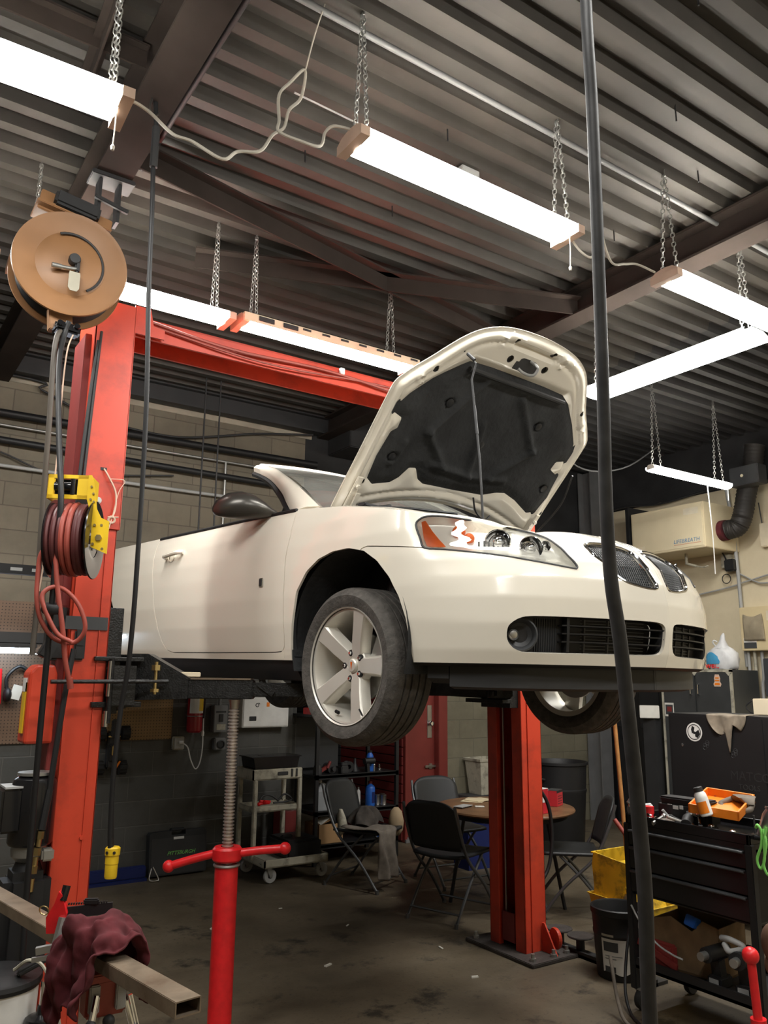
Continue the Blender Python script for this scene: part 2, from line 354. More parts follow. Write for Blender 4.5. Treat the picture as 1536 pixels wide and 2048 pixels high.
# right wall
wallbox('wall_right_cream', (XW, Y0, 0), (XW+.2, 6.0, 3.74), mt_cr)
wallbox('wall_right_cream_end', (XW, 6.98, 0), (XW+.2, YW+.2, 3.74), mt_cr)
wallbox('wall_right_over_door', (XW, 6.0, 2.12), (XW+.2, 6.98, 3.74), mt_cr)
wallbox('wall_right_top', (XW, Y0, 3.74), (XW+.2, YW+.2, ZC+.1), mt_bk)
d2 = struct(MB().span((XW+.02, 6.06, .01), (XW+.07, 6.92, 2.06), .003).build('door_2', M['blackgloss'], smooth=0))
q = MB()
for z0, z1 in ((.25, .95), (1.1, 1.9)):
    for y0, y1 in ((6.16, 6.44), (6.54, 6.82)): q.span((XW+.012, y0, z0), (XW+.022, y1, z1), .005)
q.build('door_panel', M['black'], d2, smooth=0)
MB().span((XW-.02, 6.0, 0), (XW+.1, 6.06, 2.12), .003).span((XW-.02, 6.92, 0), (XW+.1, 6.98, 2.12), .003).span((XW-.02, 6.0, 2.06), (XW+.1, 6.98, 2.12), .003).build('door_frame', M['black'], d2, smooth=0)
MB().cyl((XW+.02, 6.14, 1.0), (XW-.02, 6.14, 1.0), .012).sphere((XW-.035, 6.14, 1.0), .028).build('door_knob', M['chrome'], d2)
wallbox('wall_left', (X0-.2, Y0-.2, 0), (X0, YW+.2, ZC+.1), mt_up)
wallbox('wall_back', (X0-.2, Y0-.2, 0), (XW+.2, Y0, ZC+.1), mt_cr)
# steel column in the corner
o = MB().span((7.80, 6.86, 0), (7.99, 6.875, ZC)).span((7.80, 7.06, 0), (7.99, 7.075, ZC)).span((7.885, 6.87, 0), (7.905, 7.07, ZC)).build('column_corner', M['grey'], smooth=0)
struct(o)
# roof deck: trapezoid ribs running along X
def deck(n, x0, x1, m, p=.175, d=.06):
    prof = []; y = Y0; 
    while y < YW+.2:
        prof += [(y, 0), (y+.062, 0), (y+.082, d), (y+.155, d)]; y += p
    q = MB(); q.loft([[(x0, a, ZC+z) for a, z in prof], [(x1, a, ZC+z) for a, z in prof]], cap=False, closed=False)
    return struct(q.build(n, m, smooth=0))
deck('ceiling', X0, 5.3, mt_dk); deck('ceiling_sooty', 5.3, XW+.1, mt_dkb)
struct(MB().span((X0-.2, Y0-.2, ZC+.1), (XW+.2, YW+.2, ZC+.2)).build('ceiling_top', mt_bk, smooth=0))
def ibeam(n, p0, p1, w, h, m=M['beam'], up=(0, 0, 1)):
    p0, p1 = V(p0), V(p1); u = V(up); q = MB()
    q.bar(p0+u*(h/2-.008), p1+u*(h/2-.008), w, .016).bar(p0-u*(h/2-.008), p1-u*(h/2-.008), w, .016).bar(p0, p1, .012, h-.03)
    return struct(q.build(n, m, smooth=0))
ibeam('beam_roof', (.86, Y0, 4.17), (.86, YW, 4.17), .17, .24)
ibeam('beam_roof_right', (4.0, Y0, 4.19), (4.0, YW, 4.19), .17, .20)
ibeam('beam_roof_far', (X0, YW-.09, 4.2), (4.0, YW-.09, 4.2), .12, .18, M['dark'])
def angle_bar(n, p0, p1, w=.09, t=.01):
    q = MB(); p0, p1 = V(p0), V(p1); q.bar(p0, p1, w, t).bar(p0+V((0, 0, -.045)), p1+V((0, 0, -.045)), t, w); return struct(q.build(n, M['beam'], smooth=0))
angle_bar('beam_brace', (.9, 3.62, 4.2), (3.95, 4.26, 4.2), .12)
angle_bar('beam_brace_cross', (1.55, 4.42, 4.2), (3.95, 3.52, 4.2), .12)
angle_bar('beam_purlin', (X0, 3.05, 4.255), (.8, 3.05, 4.255), .08)
angle_bar('beam_strut', (.55, 1.6, 4.22), (.62, 3.3, 4.22), .07)
# soot-black trunking at the head of the far wall
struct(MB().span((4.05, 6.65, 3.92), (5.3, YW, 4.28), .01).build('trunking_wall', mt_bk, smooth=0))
# plaster strip along the top of the far wall
struct(MB().span((X0, YW-.012, 4.06), (3.85, YW, 4.12), .003).build('trim_2', mat('pale_ledge', (.36, .32, .25), .7), smooth=0))
# ------------------------------------------------------------------ convertible on the lift (car frame: x forward, y to its left, z up from the tyre contact level)
BP = [(-3.83, 0), (-3.80, -.40), (-3.66, -.68), (-3.35, -.82), (-2.85, -.875), (-2.0, -.890), (-1.2, -.893), (-.5, -.890), (0, -.885), (.35, -.866), (.6, -.80), (.785, -.685), (.90, -.49), (.975, -.25), (1.005, 0)]
_pc = np.array([tuple(p) for p in smooth_path([(a, b, 0) for a, b in BP], 40)])[:, :2]
_d = np.gradient(_pc, axis=0); _d /= np.linalg.norm(_d, axis=1)[:, None]
_pn = np.stack([_d[:, 1], -_d[:, 0]], 1)
_ps = np.concatenate([[0], np.cumsum(np.linalg.norm(np.diff(_pc, axis=0), axis=1))]); SMAX = float(_ps[-1])
SZ = [.16, .22, .30, .42, .55, .68, .78, .88, .95, 1.02]; SI = [.055, .035, .018, .004, 0, .006, .016, .034, .055, .085]
FZ = [.16, .22, .30, .40, .50, .58, .65, .70, .75, .80, .86]; FI = [.07, .035, .012, 0, .004, .022, .055, .10, .17, .27, .42]
def surf(s, z, off=0.):
    """body skin at arc length s (rear centre -> right side -> nose centre) and height z; off = distance inward"""
    s = np.asarray(s, float); z = np.asarray(z, float)
    x = np.interp(s, _ps, _pc[:, 0]); y = np.interp(s, _ps, _pc[:, 1]); nx = np.interp(s, _ps, _pn[:, 0]); ny = np.interp(s, _ps, _pn[:, 1])
    w = np.clip((x-.30)/.5, 0, 1); w = w*w*(3-2*w)
    i = np.interp(z, SZ, SI)*(1-w)+np.interp(z, FZ, FI)*w+off
    # crease along the doors
    return np.stack([x-nx*i, y-ny*i, z+0*x], -1)
def poly_sd(poly, S, Z, sm=0):
    P = np.array([tuple(p)[:2] for p in smooth_path([(a, b, 0) for a, b in poly], sm, True)]) if sm else np.array(poly, float)
    d = np.full(S.shape, 1e9); ins = np.zeros(S.shape, bool)
    for i in range(len(P)):
        a, b = P[i], P[(i+1) % len(P)]; e = b-a; L2 = max(e@e, 1e-12)
        t = np.clip(((S-a[0])*e[0]+(Z-a[1])*e[1])/L2, 0, 1)
        d = np.minimum(d, (S-a[0]-t*e[0])**2+(Z-a[1]-t*e[1])**2)
        c = ((a[1] > Z) != (b[1] > Z)); xx = a[0]+(Z-a[1])*e[0]/(e[1] if abs(e[1]) > 1e-12 else 1e-12)
        ins ^= c & (S < xx)
    return np.where(ins, 1, -1)*np.sqrt(d)
def clip_patch(mb, s0, s1, z0, z1, ds, dz, fields, fn):
    """keep the part of a fine (s,z) grid where every field is positive, cutting cells exactly on the outline"""
    ns, nz = int(round((s1-s0)/ds))+1, int(round((z1-z0)/dz))+1
    S, Z = np.meshgrid(np.linspace(s0, s1, ns), np.linspace(z0, z1, nz), indexing='ij')
    F = [f(S, Z) for f in fields]; F = np.stack(F, -1) if F else np.ones(S.shape+(1,))
    vs = {}; faces = []
    allp = (F > 0).all(-1)
    for i in range(ns-1):
        for j in range(nz-1):
            c = [(i, j), (i+1, j), (i+1, j+1), (i, j+1)]
            poly = [(S[a], Z[a], F[a]) for a in c]
            if not all(allp[a] for a in c):
                for k in range(F.shape[-1]):
                    if not poly: break
                    v = [p[2][k] for p in poly]
                    if max(v) <= 0: poly = []; break
                    if min(v) > 0: continue
                    out = []
                    for q in range(len(poly)):
                        A, B = poly[q], poly[(q+1) % len(poly)]; fa, fb = A[2][k], B[2][k]
                        if fa > 0: out.append(A)
                        if (fa > 0) != (fb > 0):
                            t = fa/(fa-fb); t = min(max(t, .001), .999); out.append((A[0]+(B[0]-A[0])*t, A[1]+(B[1]-A[1])*t, A[2]+(B[2]-A[2])*t))
                    poly = out
            if len(poly) < 3: continue
            ks = []
            for p in poly:
                key = (round(float(p[0]), 4), round(float(p[1]), 4))
                if not ks or (key != ks[-1]): ks.append(key)
            if len(ks) > 1 and ks[0] == ks[-1]: ks.pop()
            if len(set(ks)) >= 3 and len(set(ks)) == len(ks): faces.append(ks)
    keys = list({k for f in faces for k in f})
    P = fn(np.array([k[0] for k in keys]), np.array([k[1] for k in keys]))
    for k, p in zip(keys, P): vs[k] = mb.bm.verts.new(V(p))
    for f in faces:
        try: mb.bm.faces.new([vs[k] for k in f])
        except ValueError: pass
    return mb
_R = lambda poly, sm=0: (lambda S, Z: poly_sd(poly, S, Z, sm))
_N = lambda poly, sm=0: (lambda S, Z: -poly_sd(poly, S, Z, sm))
def both(mb_fn, name, m, par, **kw):
    a = mb_fn(); o1 = a.build(name, m, par, **kw); b = mb_fn().mirror_y(); o2 = b.build(name, m, par, **kw); return o1, o2

car = thing('convertible_car', 'white convertible car with its hood propped open, raised on the red two-post lift', 'car', (2.679, 3.076, 1.454))
car.rotation_euler = (0, R(.9), R(-83.64))
ARCH = [(4.0, .10), (3.992, .26), (4.0, .35), (4.02, .46), (4.045, .57), (4.11, .655), (4.2, .708), (4.3, .733), (4.41, .738), (4.52, .715), (4.61, .665), (4.69, .59), (4.745, .51), (4.782, .42), (4.797, .32), (4.805, .25), (4.81, .10)]
RARCH = [(1.03, .10)]+[(1.565-.40*math.cos(a*PI/14), .30+.43*math.sin(a*PI/14)) for a in range(15)]+[(2.10, .10)]
HEAD = [(4.80, .80), (4.81, .825), (4.835, .838), (4.89, .84), (4.97, .832), (5.07, .822), (5.20, .81), (5.32, .798), (5.41, .78), (5.455, .755), (5.48, .72), (5.50, .67), (5.52, .63), (5.515, .618), (5.50, .617), (5.40, .63), (5.30, .643), (5.17, .661), (5.04, .678), (4.94, .69), (4.855, .70), (4.83, .74)]
SEAM = [(4.50, .726), (4.54, .733), (4.855, .70), (4.94, .69), (5.04, .678), (5.17, .661), (5.30, .643), (5.40, .63), (5.515, .618), (5.525, .63), (5.505, .67), (5.485, .72), (5.46, .757), (5.43, .785), (5.50, .797), (5.65, .81), (5.80, .815), (SMAX+.1, .815), (SMAX+.1, .247), (4.3, .247)]
KID = [(5.63, .69), (5.635, .722), (5.66, .739), (5.72, .747), (5.79, .748), (5.86, .744), (5.90, .735), (5.925, .715), (5.925, .69), (5.925, .65), (5.935, .61), (5.94, .575), (5.925, .563), (5.87, .562), (5.81, .568), (5.75, .578), (5.71, .597), (5.685, .625), (5.655, .66)]
LOW = [(5.21, .355), (5.215, .385), (5.235, .405), (5.265, .42), (5.31, .426), (5.45, .427), (5.60, .427), (5.75, .427), (5.88, .427), (5.935, .42), (5.95, .40), (5.95, .36), (5.945, .325), (5.925, .302), (5.88, .294), (5.75, .292), (5.60, .291), (5.45, .29), (5.32, .29), (5.265, .293), (5.23, .31), (5.213, .333)]
TOP = lambda S, Z: np.interp(S, [0, .4, 1.2, 2.0, 2.9, 3.7, 3.92, 4.3, 4.6, 4.8, 5.0, 5.3, 5.47], [.98, 1.0, 1.03, 1.015, 1.0, 1.0, .985, .945, .895, .85, .835, .805, .785])-Z
BOT = lambda S, Z: Z-np.interp(S, [0, 1.0, 2.0, 4.0, 4.8], [.30, .28, .262, .252, .247])
DOOR = [(3.925, 1.05), (3.935, .85), (3.925, .74), (3.935, .62), (3.94, .49), (3.945, .36), (3.94, .31), (3.92, .292), (3.85, .288), (3.3, .287), (2.78, .289), (2.70, .305), (2.64, .35), (2.585, .43), (2.52, .55), (2.475, .66), (2.42, .78), (2.39, .86), (2.37, .93), (2.36, 1.06)]
g = .0022
def shrink(poly, sm=0): return lambda S, Z: poly_sd(poly, S, Z, sm)-g
def grow(poly, sm=0): return lambda S, Z: -poly_sd(poly, S, Z, sm)-g
BELT = lambda S, Z: np.interp(S, [2.0, 2.36, 2.94, 3.6, 3.93], [1.02, 1.0, .992, .985, .975])-Z
door = lambda: clip_patch(MB(), 2.3, 4.0, .27, 1.02, .02, .0125, [shrink(DOOR), BELT], surf)
fender = lambda: clip_patch(MB(), 3.90, 5.56, .22, 1.0, .02, .0125, [grow(DOOR), _N(ARCH), TOP, BOT, grow(HEAD, 3), grow(SEAM), lambda S, Z: S-3.931], surf)
quarter = lambda: clip_patch(MB(), 0, 3.96, .25, 1.05, .025, .0125, [grow(DOOR), _N(RARCH), TOP, BOT, lambda S, Z: 3.929-S], surf)
def bumper():
    q = clip_patch(MB(), 4.46, SMAX, .235, .83, .0155, .0095, [shrink(SEAM), _N(ARCH), _N(KID, 3), _N(LOW, 3)], surf)
    r = clip_patch(MB(), 4.46, SMAX, .235, .83, .0155, .0095, [shrink(SEAM), _N(ARCH), _N(KID, 3), _N(LOW, 3)], surf).mirror_y()
    me = bpy.data.meshes.new('t'); r.bm.to_mesh(me); q.bm.from_mesh(me); bpy.data.meshes.remove(me); r.bm.free()
    bmesh.ops.remove_doubles(q.bm, verts=q.bm.verts[:], dist=.0008); return q
def skin(o):
    e = o.modifiers.new('split', 'EDGE_SPLIT'); e.split_angle = R(40); return o
for fn, nm in ((door, 'door'), (fender, 'fender'), (quarter, 'rear_quarter')):
    for o in both(fn, nm, M['car'], car, smooth=180, solid=.012): skin(o); o.modifiers['solid'].use_even_offset = True
bump = bumper().build('front_bumper', M['car'], car, smooth=180, solid=.014); skin(bump)
# door details (right door is the one seen)
doors = [c for c in car.children if c.name.startswith('door')]
def on(s, z, off=0.): return V(surf(s, z, off))
for sg, d in ((1, doors[0]), (-1, doors[1])):
    def mk(q): return q if sg > 0 else q.mirror_y()
    a, b_ = on(2.60, .862, -.028), on(2.79, .875, -.028); q = MB()
    q.tube([on(2.585, .86, -.006), on(2.61, .862, -.03), on(2.69, .868, -.036), on(2.77, .874, -.03), on(2.80, .876, -.004)], .014, 10)
    q.lathe([(0, 0), (.036, .001), (.04, .006), (.03, .012)], on(2.66, .858, .004), (0, -1, 0), 20)
    mk(q).build('door_handle', M['car'], d)
    q = MB().sphere(on(2.603, .860, -.024), .013, 1, 1, 1, 12, 8); mk(q).build('keyhole_cap', M['chrome'], d)
    p = on(3.735, .63, -.004); q = MB().box(p, (.034, .008, .045), (0, 0, 0), .003); mk(q).build('badge', M['chrome'], d)
    q = MB().box(p+V((0, -.005, 0)), (.024, .004, .034), (0, 0, 0), .002); mk(q).build('badge_inlay', M['dark'], d)
    q = MB().tube([on(s, z, .004)+V((0, 0, .004)) for s, z in ((2.37, 1.0), (2.94, .992), (3.4, .987), (3.92, .976))], .011, 6); mk(q).build('weatherstrip', M['black'], d)
    # mirror on the front corner of the door
    q = MB(); rings = []
    for t, (x, y, z, ry, rz_) in enumerate([(-.735, -.80, .995, .03, .02), (-.745, -.83, 1.0, .042, .03), (-.765, -.865, 1.01, .06, .052), (-.795, -.91, 1.02, .075, .072), (-.825, -.96, 1.025, .08, .080), (-.86, -1.01, 1.022, .072, .072), (-.89, -1.05, 1.012, .045, .046), (-.90, -1.066, 1.008, .012, .014)]):
        rings.append([(x+ry*math.cos(a), y, z+rz_*(math.sin(a) if math.sin(a) > 0 else .8*math.sin(a))) for a in [2*PI*k/20 for k in range(20)]])
    q.loft(rings); mk(q).build('mirror_housing', M['mirror_paint'] if 'mirror_paint' in M else M['blackgloss'], d, smooth=60)
    q = MB().prism([(-.92, 1.15), (-.965, 1.04), (-.985, .99), (-.64, .985), (-.66, 1.0)], ((0, -.735, 0), (1, 0, 0), (0, .13, 1)), .02); mk(q).build('mirror_sail', M['black'], d, smooth=0)
# dark rocker mouldings, inner shell behind the panel gaps, floor
def rocker():
    q = MB(); P = []
    for s in np.linspace(2.05, 4.0, 24):
        o = on(s, .27, .012); P.append([o, o+V((0, .012, -.05)), o+V((0, .05, -.11)), o+V((0, .12, -.115)), o+V((0, .12, 0))])
    return q.loft(P)
both(rocker, 'rocker_moulding', M['black'], car)
def inner():
    q = clip_patch(MB(), .4, 4.76, .24, .94, .06, .03, [_N(ARCH), _N(RARCH), lambda S, Z: TOP(S, Z)-.03], lambda s, z: surf(s, z, .035)); return q
both(inner, 'inner_body', M['black'], car)
MB().span((-3.5, -.74, .22), (-.42, .74, .27)).span((-3.62, -.6, .27), (-3.58, .6, .9)).span((-.75, -.8, .27), (-.70, .8, .93)).box((.1, 0, .44), (1.0, .9, .3), None, .05).build('underbody', M['black'], car, smooth=0)
MB().span((-.70, -.68, .80), (.25, .68, .84), .02).span((.2, -.5, .70), (.6, .5, .74), .02).box((-.05, 0, .80), (.6, .75, .14), None, .04).build('engine_bay', M['black'], car, smooth=0)
# upper edge strips of the wings beside the open bay
def wingtop():
    q = MB(); P = []
    for s in np.linspace(3.85, 5.40, 40):
        z = float(TOP(s, 0)); o = on(s, z-.004); t = (s-3.85)/1.55
        yi = np.interp(o.x, [-.7, .3, .5, .65, .75], [-.715, -.715, -.66, -.52, -.40]); d = V((-.15*max(0, t-.55), yi-o.y, 0))
        P.append([o, o+d*.35+V((0, 0, .014)), o+d*.8+V((0, 0, .018)), o+d+V((0, 0, .012)), o+d+V((0, 0, -.06))])
    return q.loft(P, closed=False)
for o in both(wingtop, 'fender_top', M['car'], car, smooth=60): pass
def deck_rear():
    return MB().grid(lambda u, v: V((-3.75+1.15*u, -.80+1.6*v, 1.0+.03*math.sin(PI*v)-.05*(1-u)**3)), 8, 12)
deck_rear().build('rear_deck', M['car'], car)
MB().span((-2.6, -.78, .60), (-.78, .78, .64)).span((-2.62, -.78, .64), (-2.58, .78, .98)).span((-.98, -.74, .62), (-.72, .74, .97), .03).build('cabin_tub', M['black'], car, smooth=0)
MB().tube([(-1.12, .36+.18*math.cos(a), .95+.17*math.sin(a)) for a in [2*PI*k/16 for k in range(16)]], .014, 8, closed=True).cyl((-.95, .36, .9), (-1.11, .36, .95), .03).build('steering_wheel', M['black'], car)
# windscreen frame and glass
def pillar():
    lo = [(-.62, -.765, .985), (-.75, -.72, 1.07), (-.87, -.675, 1.15), (-1.04, -.635, 1.25), (-1.20, -.605, 1.32), (-1.325, -.585, 1.365)]
    up = [(-.43, -.735, 1.005), (-.62, -.69, 1.11), (-.79, -.65, 1.20), (-.97, -.612, 1.29), (-1.11, -.585, 1.352), (-1.27, -.56, 1.40)]
    lo, up = smooth_path(lo, 5), smooth_path(up, 5); P = []
    for a, b_ in zip(lo, up):
        a, b_ = V(a), V(b_); n = V((.0, -.025, .012)); i = V((-.012, .05, -.01))
        P.append([a, a*.7+b_*.3+n*.8, a*.35+b_*.65+n*.8, b_, b_+i, a+i])
    return MB().loft(P)
both(pillar, 'windscreen_pillar', M['car'], car, smooth=50)
def pillar_seal():
    lo = [(-.63, -.762, .975), (-.765, -.712, 1.055), (-.89, -.668, 1.135), (-1.05, -.628, 1.235), (-1.21, -.598, 1.305), (-1.33, -.58, 1.348)]
    return MB().tube(lo, .016, 6)
both(pillar_seal, 'pillar_seal', M['black'], car)
MB().loft([[V((x0+dx, y, z0+dz)) for dx, dz in ((0, 0), (-.02, .018), (-.075, .005), (-.06, -.03), (-.02, -.03))] for y, x0, z0 in [(y, -1.24-.03*(1-(y/.58)**2)*-1, 1.385+.028*(1-(y/.58)**2)) for y in np.linspace(-.58, .58, 17)]]).build('windscreen_header', M['car'], car, smooth=50)
def ws(u, v):
    y = -1+2*v; lo = V((-.42+.20*(1-y*y), y*.715, .985+.02*(1-y*y))); up = V((-1.25+.04*(1-y*y), y*.565, 1.392+.022*(1-y*y)))
    return lo.lerp(up, u)+V((.03, 0, .03))*math.sin(PI*u)
MB().grid(ws, 10, 16).build('windscreen_glass', M['clear'], car, smooth=179)
MB().loft([[V((-.40+.22*(1-y*y)+dx, y*.72, .965+.02*(1-y*y)+dz)) for dx, dz in ((0, 0), (.12, -.03), (.12, -.06), (0, -.05))] for y in np.linspace(-1, 1, 17)]).build('cowl', M['black'], car)
wip = MB().tube([(-.33, -.62, 1.0), (-.24, -.35, 1.025), (-.20, 0, 1.04)], .007, 6).tube([(-.20, -.60, .985), (-.23, -.52, 1.0), (-.26, -.42, 1.025)], .012, 6).build('wiper', M['black'], car)
MB().box((-.20, -.60, .99), (.05, .13, .02), (0, 0, 10), .006).build('wiper_pivot', M['black'], car)
# ------------------------------------------------------------------ hood (frame: origin near its hinge, d along the panel, y across)
HO, HA = V((-.34, 0, .99)), R(48)
HE, HN = V((math.cos(HA), 0, math.sin(HA))), V((-math.sin(HA), 0, math.cos(HA)))   # HN = outer side
def hp(d, y, n=0.): return HO+HE*d+V((0, y, 0))+HN*n
HP_ = [(-.11, .70), (0, .722), (.3, .726), (.6, .731), (.69, .728), (.735, .70), (.79, .652), (.86, .585), (.93, .528), (1.0, .468), (1.05, .41), (1.085, .345), (1.11, .27), (1.125, .18), (1.132, .09), (1.135, 0)]
HOODP = [tuple(p)[:2] for p in smooth_path([(a, c, 0) for a, c in HP_+[(d, -y) for d, y in HP_[-2::-1]]], 5)]
rear_edge = lambda y: -.04+.145*(1-np.minimum(1, (np.abs(y)/.70)**2))
crown = lambda d, y: .055*(1-(y/.75)**2)-.05*np.clip((d-.75)/.4, 0, 1)**2+.01
out_f = lambda D, Y: poly_sd(HOODP, D, Y)
rear_f = lambda D, Y: D-rear_edge(Y)
def hfn(base):
    def f(d, y):
        n = crown(d, y)+base(d, y); P = np.zeros(d.shape+(3,)); 
        P[..., 0] = HO.x+HE.x*d+HN.x*n; P[..., 1] = y; P[..., 2] = HO.z+HE.z*d+HN.z*n; return P
    return f
hood = clip_patch(MB(), -.15, 1.15, -.75, .75, .02, .02, [out_f, rear_f], hfn(lambda d, y: .0*d)).build('hood', M['car'], car, smooth=180, solid=.004); skin(hood)
PAD = [(.185, -.60), (.31, -.615), (.45, -.605), (.475, -.575), (.53, -.58), (.55, -.645), (.60, -.645), (.66, -.61), (.76, -.52), (.86, -.40), (.895, -.355), (.90, -.20), (.90, 0), (.90, .20), (.895, .355), (.86, .43), (.76, .545), (.66, .635), (.60, .655), (.55, .65), (.53, .59), (.475, .585), (.45, .66), (.31, .68), (.20, .66), (.18, .60), (.235, .47), (.262, .37), (.25, .31), (.215, .22), (.205, 0), (.205, -.22), (.225, -.27), (.285, -.32), (.28, -.365), (.215, -.40), (.18, -.44), (.155, -.55)]
HOLES = [(1.045, -.25, .024), (1.07, -.17, .015), (1.075, .11, .015), (1.05, .20, .024), (.975, -.14, .021), (.985, .115, .021), (.81, -.54, .019), (.745, -.595, .02), (.84, .55, .017), (.77, .615, .02), (.17, -.625, .014), (.20, .70, .014), (.93, -.43, .007)]
def hole_f(D, Y):
    m = np.full(D.shape, 9.)
    for d, y, r in HOLES[1:3]+HOLES[4:7]+HOLES[8:9]+HOLES[10:]: m = np.minimum(m, np.hypot(D-d, Y-y)-r)
    return m
LATCH = [(.955, -.075), (.995, -.075), (1.005, -.055), (1.005, .025), (.995, .045), (.955, .045), (.945, .025), (.945, -.055)]
def relief(d, y):
    e = np.minimum(poly_sd(HOODP, d, y), d-rear_edge(y)); pd = -poly_sd(PAD, d, y)
    r = -.004-.026*np.clip((e-.012)/.028, 0, 1)                  # hem flange then raised frame
    r += .012*np.exp(-((e-.075)/.012)**2)                        # pressed line
    r += .016*np.clip(1-pd/.035, 0, 1)*(pd > -.02)
    for a, c, rr in ((1.045, -.25, .024), (1.05, .20, .024), (.745, -.595, .022), (.77, .615, .022)): r -= .008*np.exp(-((np.hypot(d-a, y-c)-rr)/.006)**2)
    r += .010*((np.abs(y+.01) < .15) & (d > 1.035) & (d < 1.075))
    return r
frame = clip_patch(MB(), -.13, 1.13, -.735, .735, .0105, .0105, [lambda D, Y: out_f(D, Y)-.006, lambda D, Y: rear_f(D, Y)-.006, _N(PAD), hole_f, _N(LATCH, 2)], hfn(relief)).build('hood_frame', M['car'], hood, smooth=180, solid=-.003); skin(frame)
def padrel(d, y):
    e = poly_sd(PAD, d, y); r = -.030+.018*np.clip(1-e/.05, 0, 1)
    for (a, b_) in (((.50, -.39), (.33, -.17)), ((.61, -.06), (.33, .02)), ((.55, .37), (.33, .17)), ((.33, -.24), (.31, .02)), ((.31, .02), (.34, .29)), ((.85, -.33), (.85, .34)), ((.30, -.52), (.42, -.5)), ((.82, -.2), (.5, -.38)), ((.80, .1), (.55, .36))):
        a, b_ = np.array(a), np.array(b_); v = b_-a; t = np.clip(((d-a[0])*v[0]+(y-a[1])*v[1])/(v@v), 0, 1); q = np.hypot(d-a[0]-t*v[0], y-a[1]-t*v[1]); r -= .022*np.exp(-(q/.018)**2)
    for a, c in ((.67, -.35), (.69, .31), (.33, -.53), (.36, .60)): r += .02*(np.hypot(d-a, y-c) < .026)
    return r
clip_patch(MB(), .15, .92, -.70, .70, .0125, .0125, [lambda D, Y: poly_sd(PAD, D, Y)+.014], hfn(padrel)).build('insulation_pad', M['pad'], hood, smooth=180)
for a, c in ((.67, -.35), (.69, .31), (.33, -.53), (.36, .60), (.50, .0)): MB().lathe([(0, -.004), (.016, -.003), (.022, 0), (.022, .004)], hp(a, c, float(crown(a, c))-.034), HN, 14).build('pad_clip', M['black'], hood)
for d, y, r in HOLES: MB().lathe([(0, .0), (r*1.2, 0)], hp(d, y, float(crown(d, y))-.012), HN, 14).build('frame_hole', M['dark'], hood)
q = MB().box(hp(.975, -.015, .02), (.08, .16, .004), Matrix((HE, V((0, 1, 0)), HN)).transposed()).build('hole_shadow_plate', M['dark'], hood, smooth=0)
st = lambda d, y, n: hp(d, y, float(crown(d, y))+n)
MB().tube([st(1.0, -.005, -.03), st(.998, 0, -.075), st(.985, .01, -.085), st(.955, .012, -.085), st(.94, .0, -.07), st(.937, -.03, -.05), st(.945, -.06, -.035)], .0075, 8).build('latch_striker', M['lgrey'], hood)
MB().tube([st(.865, -.36, -.045), st(.865, 0, -.05), st(.865, .36, -.045)], .013, 8).build('bulb_seal', M['black'], hood)
for sgn in (-1, 1):
    q = MB().bar(hp(-.10, .66*sgn, -.02), hp(.20, .665*sgn, -.02), .035, .012, HN, .003).bar(hp(-.12, .64*sgn, -.05), hp(.12, .645*sgn, -.035), .03, .008, HN, .003).bar(hp(-.16, .655*sgn, -.16), hp(.02, .655*sgn, -.03), .012, .03, HN)
    for k in (.02, .15): q.cyl(hp(k, .662*sgn, -.02), hp(k, .662*sgn, -.038), .012, seg=6)
    q.build('hinge', M['car'], hood, smooth=0)
MB().tube([hp(.93, -.425, -.0), hp(.915, -.415, -.075), (.30, -.415, 1.55), (.345, -.41, 1.15), (.365, -.41, .86)], .0055, 8, smooth=False).build('prop_rod', M['dark'], car)
MB().tube([(.315, -.414, 1.42), (.33, -.412, 1.28)], .0075, 8, smooth=False).build('prop_grip', M['black'], car)
MB().tube([hp(.93, -.43, -.01), hp(.925, -.42, -.06)], .009, 8, smooth=False).build('prop_grip', M['black'], car)
MB().tube([hp(.22, .1, -.02), hp(.16, .13, -.06), hp(.13, .2, -.08), hp(.15, .25, -.06)], .005, 6).build('washer_hose', M['black'], hood)
MB().tube([hp(.5, .70, -.05), hp(.3, .74, -.06), hp(.05, .70, -.04), hp(-.1, .66, -.05)], .005, 6).build('washer_hose', M['black'], hood)
